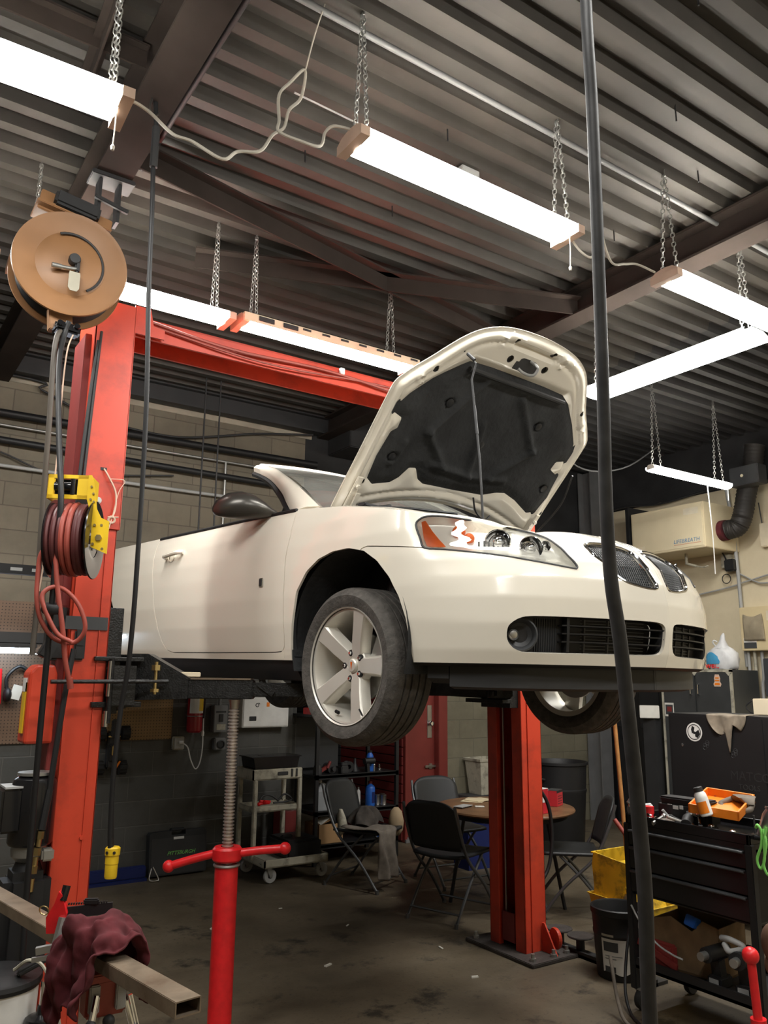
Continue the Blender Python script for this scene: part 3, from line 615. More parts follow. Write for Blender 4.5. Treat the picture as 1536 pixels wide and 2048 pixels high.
# ------------------------------------------------------------------ head lamps
def lamp(side):
    mk = (lambda q: q) if side > 0 else (lambda q: q.mirror_y())
    def bowl(s, z):
        sd = poly_sd(HEAD, s, z, 3); k = np.clip(sd/.03, 0, 1)[..., None]
        return surf(s, z, .004)*(1-k)+(surf(s, z, .0)+np.array([-.04, .033, 0]))*k
    refl = mk(clip_patch(MB(), 4.78, 5.54, .60, .85, .011, .008, [lambda S, Z: poly_sd(HEAD, S, Z, 3)+.001], bowl)).build('headlamp', M['chrome_soft'], car, smooth=180)
    AM = [(4.815, .815), (4.83, .818), (4.87, .77), (4.91, .73), (4.945, .70), (4.89, .702), (4.862, .707), (4.84, .745)]
    mk(clip_patch(MB(), 4.80, 4.96, .69, .83, .006, .006, [_R(AM)], lambda s, z: surf(s, z, .006))).build('amber_reflector', M['amber'], refl, smooth=180)
    bw = lambda s, z, o: V(surf(s, z, 0.))+V((-.055, .045, 0))*o
    for (s, z, r, m_, nm) in ((4.975, .775, .028, 'amber', 'turn_bulb'), (5.03, .745, .022, 'amber', 'turn_bulb'), (5.17, .725, .05, 'chrome', 'reflector_bowl'), (5.345, .70, .046, 'chrome', 'reflector_bowl'), (5.425, .715, .02, 'chrome', 'reflector_bowl')):
        c = bw(s, z, .55); nrm = (V(surf(s, z, 0))-V(surf(s, z, .05))).normalized()
        q = MB()
        if m_ == 'amber': q.sphere(c, r)
        else:
            q.lathe([(r*1.08, .012), (r, .018), (r*.96, .010), (r*.7, -.012), (r*.3, -.02)], c, nrm, 24)
            q.sphere(c-nrm*.004, r*.55, 1, 1, 1, 16, 10)
            for k in range(5): q.box(c+nrm*.012+V((0, 0, (k-2)*r*.34)), (.003, .003, .003))
        mk(q).build(nm, M[m_], refl)
    q = MB()
    for k in range(7): q.box(bw(5.09+.022*k, .70+.004*(k % 2), .8), (.006, .006, .055), (0, 0, 20))
    mk(q).build('lamp_ribs', M['grey'], refl, smooth=0)
    mk(clip_patch(MB(), 4.78, 5.54, .60, .85, .015, .012, [lambda S, Z: poly_sd(HEAD, S, Z, 3)-.003], lambda s, z: surf(s, z, .001))).build('lamp_lens', M['lens'], refl, smooth=180)
    e = [V(surf(float(p[0]), float(p[1]), .001)) for p in smooth_path([(a, b_, 0) for a, b_ in HEAD], 3, True)]
    mk(MB().tube(e, .0045, 6, closed=True, smooth=False)).build('lamp_gasket', M['black'], refl)
M['chrome_soft'] = mat('lamp_reflector', (.90, .88, .82), .32, .35, .02)
lamp(1); lamp(-1)
# ------------------------------------------------------------------ grilles, fog lamps, lower opening
def mesh_patch(poly, off, ds, w, z_sk=.0):
    """diamond wire insert inside an outline"""
    q = MB(); s0, s1 = min(p[0] for p in poly), max(p[0] for p in poly); z0, z1 = min(p[1] for p in poly), max(p[1] for p in poly)
    P = np.array(poly)
    def runs(pts):
        pts = np.array(pts); ok = poly_sd(poly, pts[:, 0], pts[:, 1]) > 0; cur = []
        for p, k in zip(pts, ok):
            if k: cur.append(V(surf(float(p[0]), float(p[1]), off)))
            elif len(cur) > 1: q.tube(cur, w, 4, smooth=False); cur = []
            else: cur = []
        if len(cur) > 1: q.tube(cur, w, 4, smooth=False)
    z = z0
    while z < z1: runs([(s, z) for s in np.linspace(s0, s1, 22)]); z += ds*.8
    s = s0
    while s < s1: runs([(s, zz) for zz in np.linspace(z0, z1, 16)]); s += ds
    return q
def grille():
    q = mesh_patch(KID, .020, .0135, .0026); return q
for i, sg in enumerate((1, -1)):
    mk = (lambda q: q) if sg > 0 else (lambda q: q.mirror_y())
    gr = mk(grille()).build('grille', M['charcoal'], car, smooth=0)
    mk(clip_patch(MB(), 5.6, SMAX, .54, .77, .014, .011, [lambda S, Z: poly_sd(KID, S, Z, 3)+.006], lambda s, z: surf(s, z, .045))).build('grille_backing', M['black'], gr, smooth=180)
    e = [V(surf(float(p[0]), float(p[1]), .004)) for p in smooth_path([(a, b_, 0) for a, b_ in KID], 3, True)]
    mk(MB().tube(e, .0075, 8, closed=True, smooth=False)).build('grille_trim', M['chrome'], gr)
    # lower opening: back plate, slats, fog lamp
    lo = mk(clip_patch(MB(), 5.18, SMAX, .28, .44, .018, .010, [lambda S, Z: poly_sd(LOW, S, Z, 3)+.008], lambda s, z: surf(s, z, .050+.035*np.clip((s-5.45)/.2, 0, 1)))).build('lower_grille', M['dark'], car, smooth=180)
    e = [[V(surf(float(p[0]), float(p[1]), o)) for o in (.006, .075)] for p in smooth_path([(a, b_, 0) for a, b_ in LOW], 3, True)]
    q = MB(); q.loft(e+[e[0]], cap=False, closed=False); mk(q).build('opening_edge', M['dark'], lo)
    q = MB()
    for z in (.395, .365, .335): q.loft([[V(surf(s, z+a, o)) for a, o in ((.0025, .012), (.0025, .06), (-.0025, .06), (-.0025, .012))] for s in np.linspace(5.43, 5.94, 24)])
    for s in (5.45, 5.455): q.loft([[V(surf(s+a, z, o)) for a, o in ((0, .01), (0, .06), (.006, .06), (.006, .01))] for z in (.295, .36, .424)])
    mk(q).build('slat', M['black'], lo, smooth=0)
    q = MB()
    for z in np.linspace(.30, .42, 11): q.tube([V(surf(s, float(z), .068)) for s in np.linspace(5.50, 5.90, 14)], .0022, 4, smooth=False)
    for s in (5.56, 5.68, 5.78): q.tube([V(surf(s, z, .064)) for z in (.296, .36, .424)], .006, 4, smooth=False)
    mk(q).build('radiator_fins', M['grey'], lo, smooth=0)
    q = MB()
    for s in np.linspace(5.33, 5.42, 10): q.tube([V(surf(s, z, .046)) for z in (.297, .36, .42)], .0022, 4, smooth=False)
    mk(q).build('opening_ribs', M['charcoal'], lo, smooth=0)
    c = V(surf(5.265, .358, .030)); n = V((.75, -.66, 0)).normalized()
    mk(MB().lathe([(.064, .012), (.058, .016), (.045, -.01), (.03, -.018)], c, n, 28)).build('fog_bezel', M['charcoal'], lo)
    mk(MB().lathe([(.022, -.012), (.021, .0), (.014, .008), (0, .011)], V(surf(5.236, .357, .024)), n, 20)).build('fog_lamp', M['steel'], lo)
MB().prism([(-.012, .0), (.012, .0), (.003, -.115), (-.003, -.115)], ((.792, 0, .742), (0, 1, 0), (.62, 0, 1)), .006).build('nose_slot', M['black'], car, smooth=0)
# splitter / air dam under the bumper, in two lengths with a notch
def dam(s0, s1, z0, z1):
    return MB().loft([[V(surf(s, .25, .05)), V(surf(s, .25, .05))+V((0, 0, z0-.25)), V(surf(s, .25, .09))+V((0, 0, z1-.25)), V(surf(s, .25, .13))] for s in np.linspace(s0, s1, 20)])
def damm():
    return dam(4.95, SMAX-.002, .16, .15)
both(damm, 'air_dam', M['dark'], car)
both(lambda: dam(4.84, 4.945, .19, .17), 'air_dam_end', M['dark'], car)
both(lambda: MB().loft([[V(surf(s, .25, .0)), V(surf(s, .25, .02))+V((0, 0, -.012)), V(surf(s, .25, .09))+V((0, 0, -.012)), V(surf(s, .25, .09))] for s in np.linspace(4.82, SMAX, 24)]), 'bumper_lip', M['black'], car)
# wheel-house liners
def liner():
    P = []
    for a in np.linspace(-20, 200, 26):
        c, s_ = math.cos(R(a)), math.sin(R(a)); P.append([V((-.02+.405*c, y, .34+.40*s_)) for y in (-.865, -.80, -.70, -.62, -.56)])
    return MB().loft(P, cap=False, closed=False)
both(liner, 'wheel_liner', M['pad'], car)
both(lambda: MB().span((-.42, -.57, .2), (.40, -.55, .78)).cyl((0, -.60, .5), (0, -.55, .82), .05).span((-.3, -.70, .25), (.2, -.3, .29), .01), 'strut_tower', M['black'], car, smooth=0)
def liner_r():
    P = []
    for a in np.linspace(-20, 200, 22):
        c, s_ = math.cos(R(a)), math.sin(R(a)); P.append([V((-2.85+.41*c, y, .33+.40*s_)) for y in (-.85, -.70, -.56)])
    return MB().loft(P, cap=False, closed=False)
both(liner_r, 'rear_wheel_liner', M['black'], car)
# ------------------------------------------------------------------ wheels (local: axis along -y = outer face)
def make_wheel():
    w = bpy.data.objects.new('wheel', None); COL.objects.link(w); w.empty_display_size = .05
    ro, ri, hw = .337, .246, .112
    prof = [(ri-.004, -hw+.012), (ri+.012, -hw+.002), (ri+.03, -hw-.006), (ri+.055, -hw-.010), (ro-.022, -hw+.002), (ro-.008, -hw+.014), (ro-.002, -hw+.028)]
    tr = []
    for k in (-.055, -.02, .02, .055): tr += [(ro, k-.005), (ro-.008, k-.004), (ro-.008, k+.004), (ro, k+.005)]
    prof += tr+[(r, -h) for r, h in prof[::-1]]
    MB().lathe(prof, (0, 0, 0), (0, 1, 0), 72).build('tyre', M['tread'], w, smooth=40)
    rim = MB().lathe([(ri-.002, -hw+.006), (ri+.004, -hw+.001), (ri+.004, -hw+.010), (ri-.012, -hw+.016), (ri-.022, -hw+.05), (ri-.03, 0), (ri-.03, hw-.02), (ri, hw-.012)], (0, 0, 0), (0, 1, 0), 64).build('rim', M['alu'], w, smooth=50)
    q = MB()
    for k in range(5):
        a = R(18+72*k); rad = V((math.sin(a), 0, math.cos(a))); tan = V((math.cos(a), 0, -math.sin(a))); yv = V((0, 1, 0)); P = []
        for r, wd, yo in ((.035, .030, -.062), (.07, .034, -.066), (.12, .036, -.078), (.18, .038, -.088), (.225, .043, -.096), (.243, .047, -.100)):
            P.append([rad*r+tan*wd*.82+yv*yo, rad*r+tan*wd+yv*(yo+.008), rad*r+tan*(wd+.008)+yv*(yo+.05), rad*r-tan*(wd+.008)+yv*(yo+.05), rad*r-tan*wd+yv*(yo+.008), rad*r-tan*wd*.82+yv*yo])
        q.loft(P)
    q.lathe([(0, -.058), (.06, -.060), (.078, -.050), (.084, -.02), (.0, -.02)], (0, 0, 0), (0, 1, 0), 40)
    q.build('spokes', M['alu'], w, smooth=30)
    for k in range(5):
        a = R(54+72*k); c = V((.057*math.sin(a), 0, .057*math.cos(a))); MB().lathe([(.0, -.064), (.0135, -.0645), (.0145, -.06), (.0145, -.05)], c, (0, 1, 0), 16).build('lug_pocket', M['black'], w)
    for k in range(5):
        a = R(54+72*k); c = V((.057*math.sin(a), 0, .057*math.cos(a))); MB().lathe([(.0, -.072), (.006, -.072), (.0085, -.066), (.0085, -.055)], c, (0, 1, 0), 6).build('lug_nut', M['chrome'], w)
    MB().lathe([(0, -.072), (.024, -.071), (.030, -.066), (.030, -.055)], (0, 0, 0), (0, 1, 0), 28).build('centre_cap', M['alu'], w)
    MB().prism([(-.006, .016), (.006, .016), (0, -.016)], ((0, -.0725, 0), (1, 0, 0), (0, 0, 1)), .001).build('cap_mark', M['amber'], w, smooth=0)
    MB().cyl((0, .0, 0), (0, .012, 0), .145, seg=40).cyl((0, -.03, 0), (0, .03, 0), .07, seg=30).box((.12, .005, .06), (.09, .06, .16), (0, 25, 0), .01).build('brake_disc', M['zinc'], w)
    a = R(200); MB().box((.21*math.sin(a), -.085, .21*math.cos(a)), (.03, .012, .014), (0, 15, 0), .003).cyl((.232*math.sin(R(152)), -.09, .232*math.cos(R(152))), (.20*math.sin(R(152)), -.098, .20*math.cos(R(152))), .004, seg=8).build('valve_stem', M['black'], w)
    return w
w0 = make_wheel(); w0.parent = car; w0.location = (-.02, -.755, .232); w0.rotation_euler = (0, 0, R(0))
def wheel_copy(loc, rz):
    r = w0.copy(); COL.objects.link(r); r.parent = car; r.location = loc; r.rotation_euler = (0, 0, R(rz))
    for ch in list(w0.children):
        c = ch.copy(); COL.objects.link(c); c.parent = r
        for gch in list(ch.children):
            d = gch.copy(); COL.objects.link(d); d.parent = c
wheel_copy((-.02, .755, .232), 180); wheel_copy((-2.85, -.755, .235), 0); wheel_copy((-2.85, .755, .235), 180)
MB().cyl((0, -.66, .24), (0, .66, .24), .022).box((0, 0, .30), (.35, .8, .14), None, .03).tube([(-2.85, -.66, .24), (-2.7, -.3, .30), (-2.7, .3, .30), (-2.85, .66, .24)], .03, 8).tube([(-.4, .1, .22), (-1.5, .12, .2), (-2.6, .1, .22)], .03, 8).build('axle', M['dark'], car)
# ------------------------------------------------------------------ hanging LED shop lights
def fixture(name, p0, p1, label, group, w=.135, chains=((.06, .16), (1.16, .16)), caps=True, cord=None, pull=None, ztop=None, hk=.0):
    p0, p1 = V(p0), V(p1); d = (p1-p0); L = d.length; a = math.degrees(math.atan2(d.y, d.x))
    t = thing(name, label, 'light fixture', p0, a, group)
    q = MB().loft([[(x, -w*.42*s, .008), (x, -w*.42*s, .03), (x, -w*.22*s, .052), (x, w*.22*s, .052), (x, w*.42*s, .03), (x, w*.42*s, .008)] for x, s in ((.03, 1), (L-.03, 1))])
    q.build('housing', M['housing'], t, smooth=0)
    MB().grid(lambda u, v: (.036+(L-.072)*u, w*.56*math.sin(R(112)*(2*v-1)), .022-.036*math.cos(R(112)*(2*v-1))), 2, 14).build('diffuser', M['led'], t, smooth=179)
    if caps:
        for x in (0, L):
            s = 1 if x == 0 else -1
            MB().loft([[(x+s*b, -w*.60, -.012), (x+s*b, -w*.60, .028), (x+s*b, -w*.36, .052+k), (x+s*b, -w*.1, .058+k), (x+s*b, w*.1, .058+k), (x+s*b, w*.36, .052+k), (x+s*b, w*.60, .028), (x+s*b, w*.60, -.012)] for b, k in ((-.004, -.004), (.0, 0), (.034, 0), (.038, -.004))]).build('end_cap', M['peach'], t, smooth=0)
    zt = (ztop or ZC-.005)-p0.z
    for x, sp in chains:
        q = MB().chain((x, -.045, .045), (x, -.004, zt)).chain((x, .045, .045), (x, .004, zt))
        q.tube([(x, -.01, zt-.01), (x, 0, zt+.07), (x, .01, zt-.01)], .004, 6)
        q.build('chain', M['zinc'], t, smooth=60)
    if pull:
        MB().tube([(pull, -.05, 0), (pull+.002, -.052, -.09), (pull, -.05, -.185)], .0025, 5).lathe([(0, 0), (.006, .002), (.008, .016), (.003, .024)], (pull, -.05, -.20), (0, 0, 1), 10).build('pull_cord', M['cordw'], t)
    return t
G1 = 'LED shop lights hung on chains in the near row'
a = fixture('shop_light', (-.585, 2.655, 3.60), (.63, 2.615, 3.60), 'LED shop light hung above the tan hose reel, at the upper left', G1, w=.17, chains=((.1, .1), (1.16, .1)), pull=1.17)
b = fixture('shop_light', (1.425, 2.39, 3.68), (2.655, 2.395, 3.68), 'LED shop light hung directly above the front of the white car', G1, w=.15, chains=((.05, .1), (1.17, .1)), pull=1.17)
c = fixture('shop_light', (3.33, 2.375, 3.68), (4.55, 2.375, 3.68), 'LED shop light hung right of the long black hose, meeting a crosswise strip light', G1, w=.14, chains=((.05, .1), (1.17, .1)))
MB().tube([(1.21, .0, .03), (1.231, -.015, .043), (1.29, -.033, .012), (1.369, -.06, -.06), (1.437, -.078, -.075), (1.544, -.104, -.12), (1.60, -.102, -.066), (1.681, -.12, -.042), (1.72, -.138, .03), (1.766, -.137, .082), (1.78, -.147, .157), (1.824, -.155, .225), (1.837, -.155, .354), (1.775, -.157, .268), (1.727, -.168, .184), (1.727, -.178, .071), (1.728, -.178, .023), (1.807, -.196, .004), (1.893, -.193, .018), (1.913, -.192, .085), (1.945, -.191, .126), (1.99, -.19, .141), (2.03, -.21, .13)], .0062, 6).tube([(1.837, -.155, .345), (1.872, -.153, .52), (1.916, -.152, .70)], .003, 5).build('power_cord', M['cordw'], a)
MB().tube([(1.225, 0, .02), (1.30, .0, -.035), (1.38, .0, -.04), (1.43, -.0, .06), (1.425, .0, .30), (1.42, 0, .58)], .006, 6).tube([(1.45, .01, .62), (1.455, .005, .3), (1.46, 0, .12), (1.52, 0, -.02), (1.62, 0, -.0), (1.72, 0, .03), (1.86, 0, .03)], .006, 6).build('power_cord', M['cordw'], b)
G2 = 'LED strip lights in the row over the lift crossbeam'
fixture('strip_light', (-.78, 4.19, 3.68), (.44, 4.19, 3.68), 'strip light over the lift crossbeam whose end shows left of the tan hose reel', G2, w=.13, chains=((.1, .1), (1.1, .1)))
fixture('strip_light', (.50, 4.19, 3.68), (1.70, 4.19, 3.68), 'strip light over the lift crossbeam, right behind the tan hose reel', G2, w=.16, chains=((.1, .1), (1.1, .1)))
d = fixture('strip_light', (1.75, 4.19, 3.69), (3.02, 4.19, 3.69), 'strip light with a slotted cream reflector, ending behind the raised hood', G2, w=.16, chains=((.1, .1), (1.1, .1)))
q = MB().prism([(0, -.10), (1.27, -.10), (1.27, .10), (0, .10)], ((0, -.0, .03), (1, 0, 0), (0, 1, 0)), .012).bar((0, -.105, .015), (1.27, -.105, .015), .006, .05)
for k in range(9):
    if k > 1: q.box((.12+k*.135, -.101, .018), (.06, .012, .014))
q.build('reflector', M['cream'], d, smooth=0)
for k in range(9):
    q = MB().box((.14+k*.16, -.112, .018), (.10, .004, .03), None, .003) if k < 2 else MB().box((.14+k*.135, -.112, .026), (.055, .004, .012))
    q.build('slot', M['dark'], d, smooth=0)
fixture('strip_light', (4.19, 3.66, 3.58), (4.19, 2.36, 3.58), 'strip light running crosswise behind the hose, right of the raised hood', None, w=.24, chains=((.1, .1), (1.2, .1)), caps=False)
sm = fixture('strip_light', (5.80, 4.43, 3.48), (7.02, 4.43, 3.48), 'small strip light hung near the right wall, above the cream ventilator box', None, w=.10, chains=((.12, .1), (1.05, .1)), caps=False)
MB().tube([(.86, .0, .0), (.88, .0, -.3), (.92, .02, -.55), (.96, .05, -.85)], .005, 6).tube([(1.19, 0, 0), (1.2, .01, -.12)], .003, 5).build('power_cord', M['white'], sm)

G3 = 'LED shop lights in the bay behind the viewer'  # out-of-view lights added to brighten the car front and the cream wall
fixture('shop_light', (-.3, .5, 3.68), (.92, .5, 3.68), 'LED shop light over the empty floor of the near bay, left one', G3, w=.15)
fixture('shop_light', (1.6, .5, 3.68), (2.82, .5, 3.68), 'LED shop light over the empty floor of the near bay, middle one', G3, w=.15)
fixture('shop_light', (3.5, .5, 3.68), (4.72, .5, 3.68), 'LED shop light over the empty floor of the near bay, right one', G3, w=.15)
fixture('shop_light', (5.5, 1.2, 3.68), (6.72, 1.2, 3.68), 'LED shop light over the bay by the right wall', G3, w=.15)
# ------------------------------------------------------------------ two-post lift (posts at X 0.88 and 3.72, arms under the sills)
lift = thing('two_post_lift', 'red two-post vehicle lift holding up the white car', 'car lift', (0, 0, 0))
def column(x0, x1, sg, name):
    """C-section post between x0 (closed back) and x1 (open lips); sg=+1 opens towards +X"""
    q = MB(); ya, yb, H, t = 3.88, 4.20, 3.47, .008
    q.span((x0, ya, 0), (x0+sg*t, yb, H)); q.span((x0, ya, 0), (x1, ya+t, H)); q.span((x0, yb-t, 0), (x1, yb, H))
    q.span((x1-sg*t, ya, 0), (x1, ya+.085, H)); q.span((x1-sg*t, yb-.085, 0), (x1, yb, H))
    q.span((x1-sg*.035, ya+.08, 0), (x1, ya+.088, H)); q.span((x1-sg*.035, yb-.088, 0), (x1, yb-.08, H))
    c = q.build(name, M['lift'], lift, smooth=0, bevel=.003)
    return c
cl = column(.885, 1.06, 1, 'column'); cr = column(3.845, 3.67, -1, 'column')
# raised outer sleeve on the upper part of the near post, with rolled seam on the lower part
MB().span((.875, 3.868, 2.32), (1.068, 3.879, 3.475)).span((.875, 3.868, 2.32), (.884, 4.2, 3.475)).span((1.062, 3.868, 2.32), (1.07, 3.96, 3.475)).build('upper_sleeve', M['lift'], lift, smooth=0, bevel=.002)
MB().span((1.012, 3.874, .02), (1.016, 3.881, 2.31)).build('rolled_seam', M['lift'], lift, smooth=0)
MB().span((3.72, 3.873, .02), (3.724, 3.881, 3.4)).build('rolled_seam', M['lift'], lift, smooth=0)
q = MB()
for x, z in ((.955, 2.45),): q.cyl((x, 3.868, z), (x, 3.858, z), .016, seg=16).cyl((x, 3.858, z), (x, 3.85, z), .011, seg=6)
q.build('bolt', M['zinc'], lift)
MB().cyl((1.01, 3.881, .93), (1.01, 3.872, .93), .009, seg=12).build('bolt', M['lift'], lift)
MB().span((.955, 3.866, 2.60), (.985, 3.8675, 2.615), .003).build('cable_slot', M['black'], lift, smooth=0)
# inside of the right post: greasy slide track, chain and carriage
MB().span((3.815, 3.97, 0), (3.838, 4.11, 3.4)).build('slide_track', M['grease'], lift, smooth=0)
MB().cyl((3.775, 4.03, .1), (3.775, 4.03, 1.5), .024, seg=16).build('hydraulic_ram', M['grease'], lift)
MB().span((3.68, 3.985, .05), (3.69, 4.10, .22), .004).build('ram_cover', M['darkred'], lift, smooth=0)
MB().cyl((3.71, 4.09, .05), (3.71, 4.09, 3.4), .006, seg=8).cyl((3.71, 4.0, .05), (3.71, 4.0, 3.4), .004, seg=8).build('lift_cable', M['steel'], lift)
for nm, x, y in (('base_plate', 3.76, 4.03), ('base_plate', .98, 4.04)):
    bp = MB().span((x-.19, y-.31, 0), (x+.19, y+.30, .022), .004).build(nm, M['concrete_dust'], lift, smooth=0)
    for dx, dy in ((-.14, -.26), (.14, -.26), (-.14, .25), (.14, .25), (.02, -.27)): MB().cyl((x+dx, y+dy, .02), (x+dx, y+dy, .062), .011, seg=10).cyl((x+dx, y+dy, .02), (x+dx, y+dy, .038), .02, seg=6).build('anchor_bolt', M['zinc'], bp)
MB().prism([(0, 0), (.12, 0), (.02, .16), (0, .16)], ((3.81, 3.872, .022), (0, -1, 0), (0, 0, 1)), .01).lathe([(0, -.01), (.058, -.01), (.062, 0), (.058, .012), (0, .012)], (3.85, 3.81, .10), (1, -.25, 0), 24).build('base_gusset', M['lift'], lift, smooth=0)
# overhead beam
MB().span((.95, 3.93, 3.345), (3.8, 3.945, 3.455)).span((.95, 4.135, 3.345), (3.8, 4.15, 3.455)).span((.95, 3.93, 3.445), (3.8, 4.15, 3.455)).build('crossbeam', M['lift'], lift, smooth=0)
MB().prism([(0, 0), (.16, 0), (.16, .05), (.10, .06), (.08, .15), (0, .15)], ((1.07, 3.90, 3.35), (1, 0, 0), (0, 0, 1)), -.012).build('crossbeam_bracket', M['lift'], lift, smooth=0)
MB().tube([(1.1, 3.91, 3.44), (1.6, 3.90, 3.39), (2.2, 3.91, 3.41), (2.9, 3.90, 3.37), (3.7, 3.91, 3.42)], .009, 6).tube([(1.1, 3.915, 3.42), (1.8, 3.90, 3.36), (2.6, 3.905, 3.40), (3.7, 3.91, 3.40)], .006, 6).build('hydraulic_hose', M['redair'], lift)
MB().span((2.30, 3.90, 3.41), (2.33, 3.925, 3.45), .003).build('cable_clip', M['white'], lift, smooth=0)
# carriages and arms
def carriage(x0, x1): return MB().span((x0, 3.90, 1.46), (x1, 4.18, 1.95)).span((min(x0, x1)-.02 if x1 < x0 else x0, 3.86, 1.49), (x1+(.10 if x1 > x0 else -.10), 4.22, 1.515)).span((x0, 3.86, 1.70), (x1+(.10 if x1 > x0 else -.10), 4.22, 1.72))
k1 = carriage(1.0, 1.13).build('carriage', M['grease'], lift, smooth=0, bevel=.003)
k2 = carriage(3.74, 3.60).build('carriage', M['grease'], lift, smooth=0, bevel=.003)
q = MB().span((1.08, 3.84, 1.50), (1.19, 3.90, 1.68)).cyl((1.075, 3.845, 1.42), (1.075, 3.845, 1.71), .013, seg=14); q.build('arm_lock', M['grease'], lift, smooth=0)
MB().cyl((.80, 3.78, 1.605), (1.33, 3.80, 1.61), .0095, seg=10).build('release_rod', M['grease'], lift)
MB().cyl((1.066, 3.845, 1.405), (1.066, 3.845, 1.475), .011, seg=12).cyl((1.07, 3.845, 1.54), (1.07, 3.845, 1.70), .012, seg=12).build('lock_pin', M['steel'], lift)
MB().cyl((1.27, 3.80, 1.55), (1.27, 3.80, 1.70), .009, seg=10).cyl((1.27, 3.80, 1.66), (1.27, 3.80, 1.685), .022, seg=6).cyl((1.27, 3.80, 1.56), (1.27, 3.80, 1.575), .022, seg=6).build('lock_bolt', M['brass'], lift)
def arm(P0, P1, P2, side):
    P0, P1, P2 = V(P0), V(P1), V(P2); d = (P1-P0).normalized(); zz = V((0, 0, 1)); w = zz.cross(d).normalized()
    q = MB().bar(P0, P1, .115, .09, bev=.004)
    # deep welded gusset at the post end
    o = P0-d*.06; q.prism([(0, .07), (.12, .16), (.20, .16), (.40, .045), (.40, -.045), (0, -.06)], (o+w*.058, d, zz), -.010 if side > 0 else -.010).prism([(0, .07), (.12, .16), (.20, .16), (.40, .045), (.40, -.045), (0, -.06)], (o-w*.068, d, zz), -.010)
    q.bar(o+d*.12+zz*.16, o+d*.20+zz*.16, .126, .008).bar(o+d*.20+zz*.16, o+d*.41+zz*.045, .126, .008)
    a = q.build('arm', M['grease'], lift, smooth=0)
    MB().bar(P0+d*.3+zz*.049, P1-d*.01+zz*.049, .125, .008).build('arm_top_plate', M['rusty'], a, smooth=0)
    e = P1-d*.12; q = MB().bar(e, P2+d*.03, .085, .065, bev=.003).bar(P1+d*.03-w*.05+zz*.03, P1+d*.10-w*.05-zz*.02, .008, .03); q.build('arm_extension', M['grease'], a, smooth=0)
    q = MB().cyl(P2-zz*.03, P2+zz*.055, .032, seg=18).lathe([(0, .055), (.06, .055), (.062, .075), (.05, .08), (0, .08)], P2, (0, 0, 1), 24); q.build('lift_pad', M['rubber'], a)
    return a
arm((1.17, 4.02, 1.575), (1.72, 3.68, 1.575), (1.90, 3.57, 1.575), 1)
arm((1.17, 4.12, 1.575), (1.52, 4.70, 1.575), (1.62, 5.05, 1.575), 1)
arm((3.60, 4.02, 1.575), (3.36, 3.72, 1.575), (3.30, 3.62, 1.575), -1)
arm((3.60, 4.12, 1.575), (3.28, 4.70, 1.575), (3.22, 5.05, 1.575), -1)
MB().span((1.40, 3.82, 1.632), (1.50, 3.88, 1.655), .003).build('pad_block', M['cream'], lift, smooth=0)
# side cover with label, mechanical release box, motor and oil tank on the near post
cv = MB().prism([(.0, 0), (.12, 0), (.12, .30), (.105, .345), (.03, .345), (0, .31)], ((.735, 3.90, 1.335), (1, 0, 0), (0, 0, 1)), -.15).build('release_cover', M['lift'], lift, smooth=0, bevel=.012)
MB().span((.728, 3.93, 1.38), (.734, 3.99, 1.60)).build('label_strip', M['yellow'], cv, smooth=0)
MB().span((.727, 3.93, 1.56), (.7335, 3.99, 1.62)).build('label_strip', M['white'], cv, smooth=0)
MB().span((.80, 3.92, 1.70), (.885, 4.02, 1.95), .01).box((.80, 3.90, 1.745), (.06, .05, .08), (0, 25, 0), .006).build('release_latch', M['black'], lift, smooth=0)
MB().span((.86, 3.872, 1.84), (1.05, 3.880, 1.90)).build('scraped_band', M['charcoal'], lift, smooth=0)
MB().span((.905, 3.862, 1.70), (.955, 3.88, 1.84), .012).span((.912, 3.858, 1.765), (.945, 3.863, 1.81), .003).build('limit_switch', M['black'], lift, smooth=0)
pw = MB().lathe([(0, 0), (.085, 0), (.092, .012), (.092, .25), (.085, .27), (.06, .285), (0, .285)], (.80, 3.90, .92), (0, 0, 1), 28).span((.66, 3.83, .98), (.745, 3.97, 1.16), .01).cyl((.80, 3.9, .84), (.80, 3.9, .925), .05).build('power_unit', M['blackgloss'], lift)
MB().lathe([(.0, .0), (.05, 0), (.07, .02), (.074, .05), (.06, .08), (0, .08)], (.80, 3.90, .855), (0, 0, 1), 24).box((.86, 3.83, .885), (.05, .05, .05), None, .008).lathe([(.04, .283), (.075, .286), (.075, .298), (0, .302)], (.80, 3.9, .92), (0, 0, 1), 20).build('pump_body', M['zinc'], pw)
MB().span((.67, 3.83, 1.16), (.745, 3.97, 1.168)).build('switch_lid', M['lgrey'], pw, smooth=0)
tk = MB().box((.795, 3.90, .60), (.19, .19, .44), None, .035).lathe([(0, 0), (.06, 0), (.05, .03), (0, .03)], (.80, 3.9, .82), (0, 0, 1), 20).build('oil_tank', M['black'], lift)
MB().tube([(.845, 3.82, 1.15), (.875, 3.83, 1.55), (.90, 3.845, 1.75)], .013, 8).tube([(.845, 3.82, 1.15), (.825, 3.81, .99)], .017, 8).build('pressure_hose', M['black'], lift)
q = MB()
for k, (z, r, h) in enumerate(((.985, .014, .03), (.955, .010, .03), (.92, .016, .03), (.885, .011, .035), (.85, .016, .03), (.80, .012, .05))): q.cyl((.822-.004*k, 3.80, z), (.82-.004*k, 3.80, z-h), r, seg=6 if k % 2 == 0 else 12)
q.build('brass_fitting', M['brass'], lift)
MB().span((.845, 3.93, .02), (.884, 4.15, 3.3), .003).build('chase_strip', M['darkred'], lift, smooth=0)
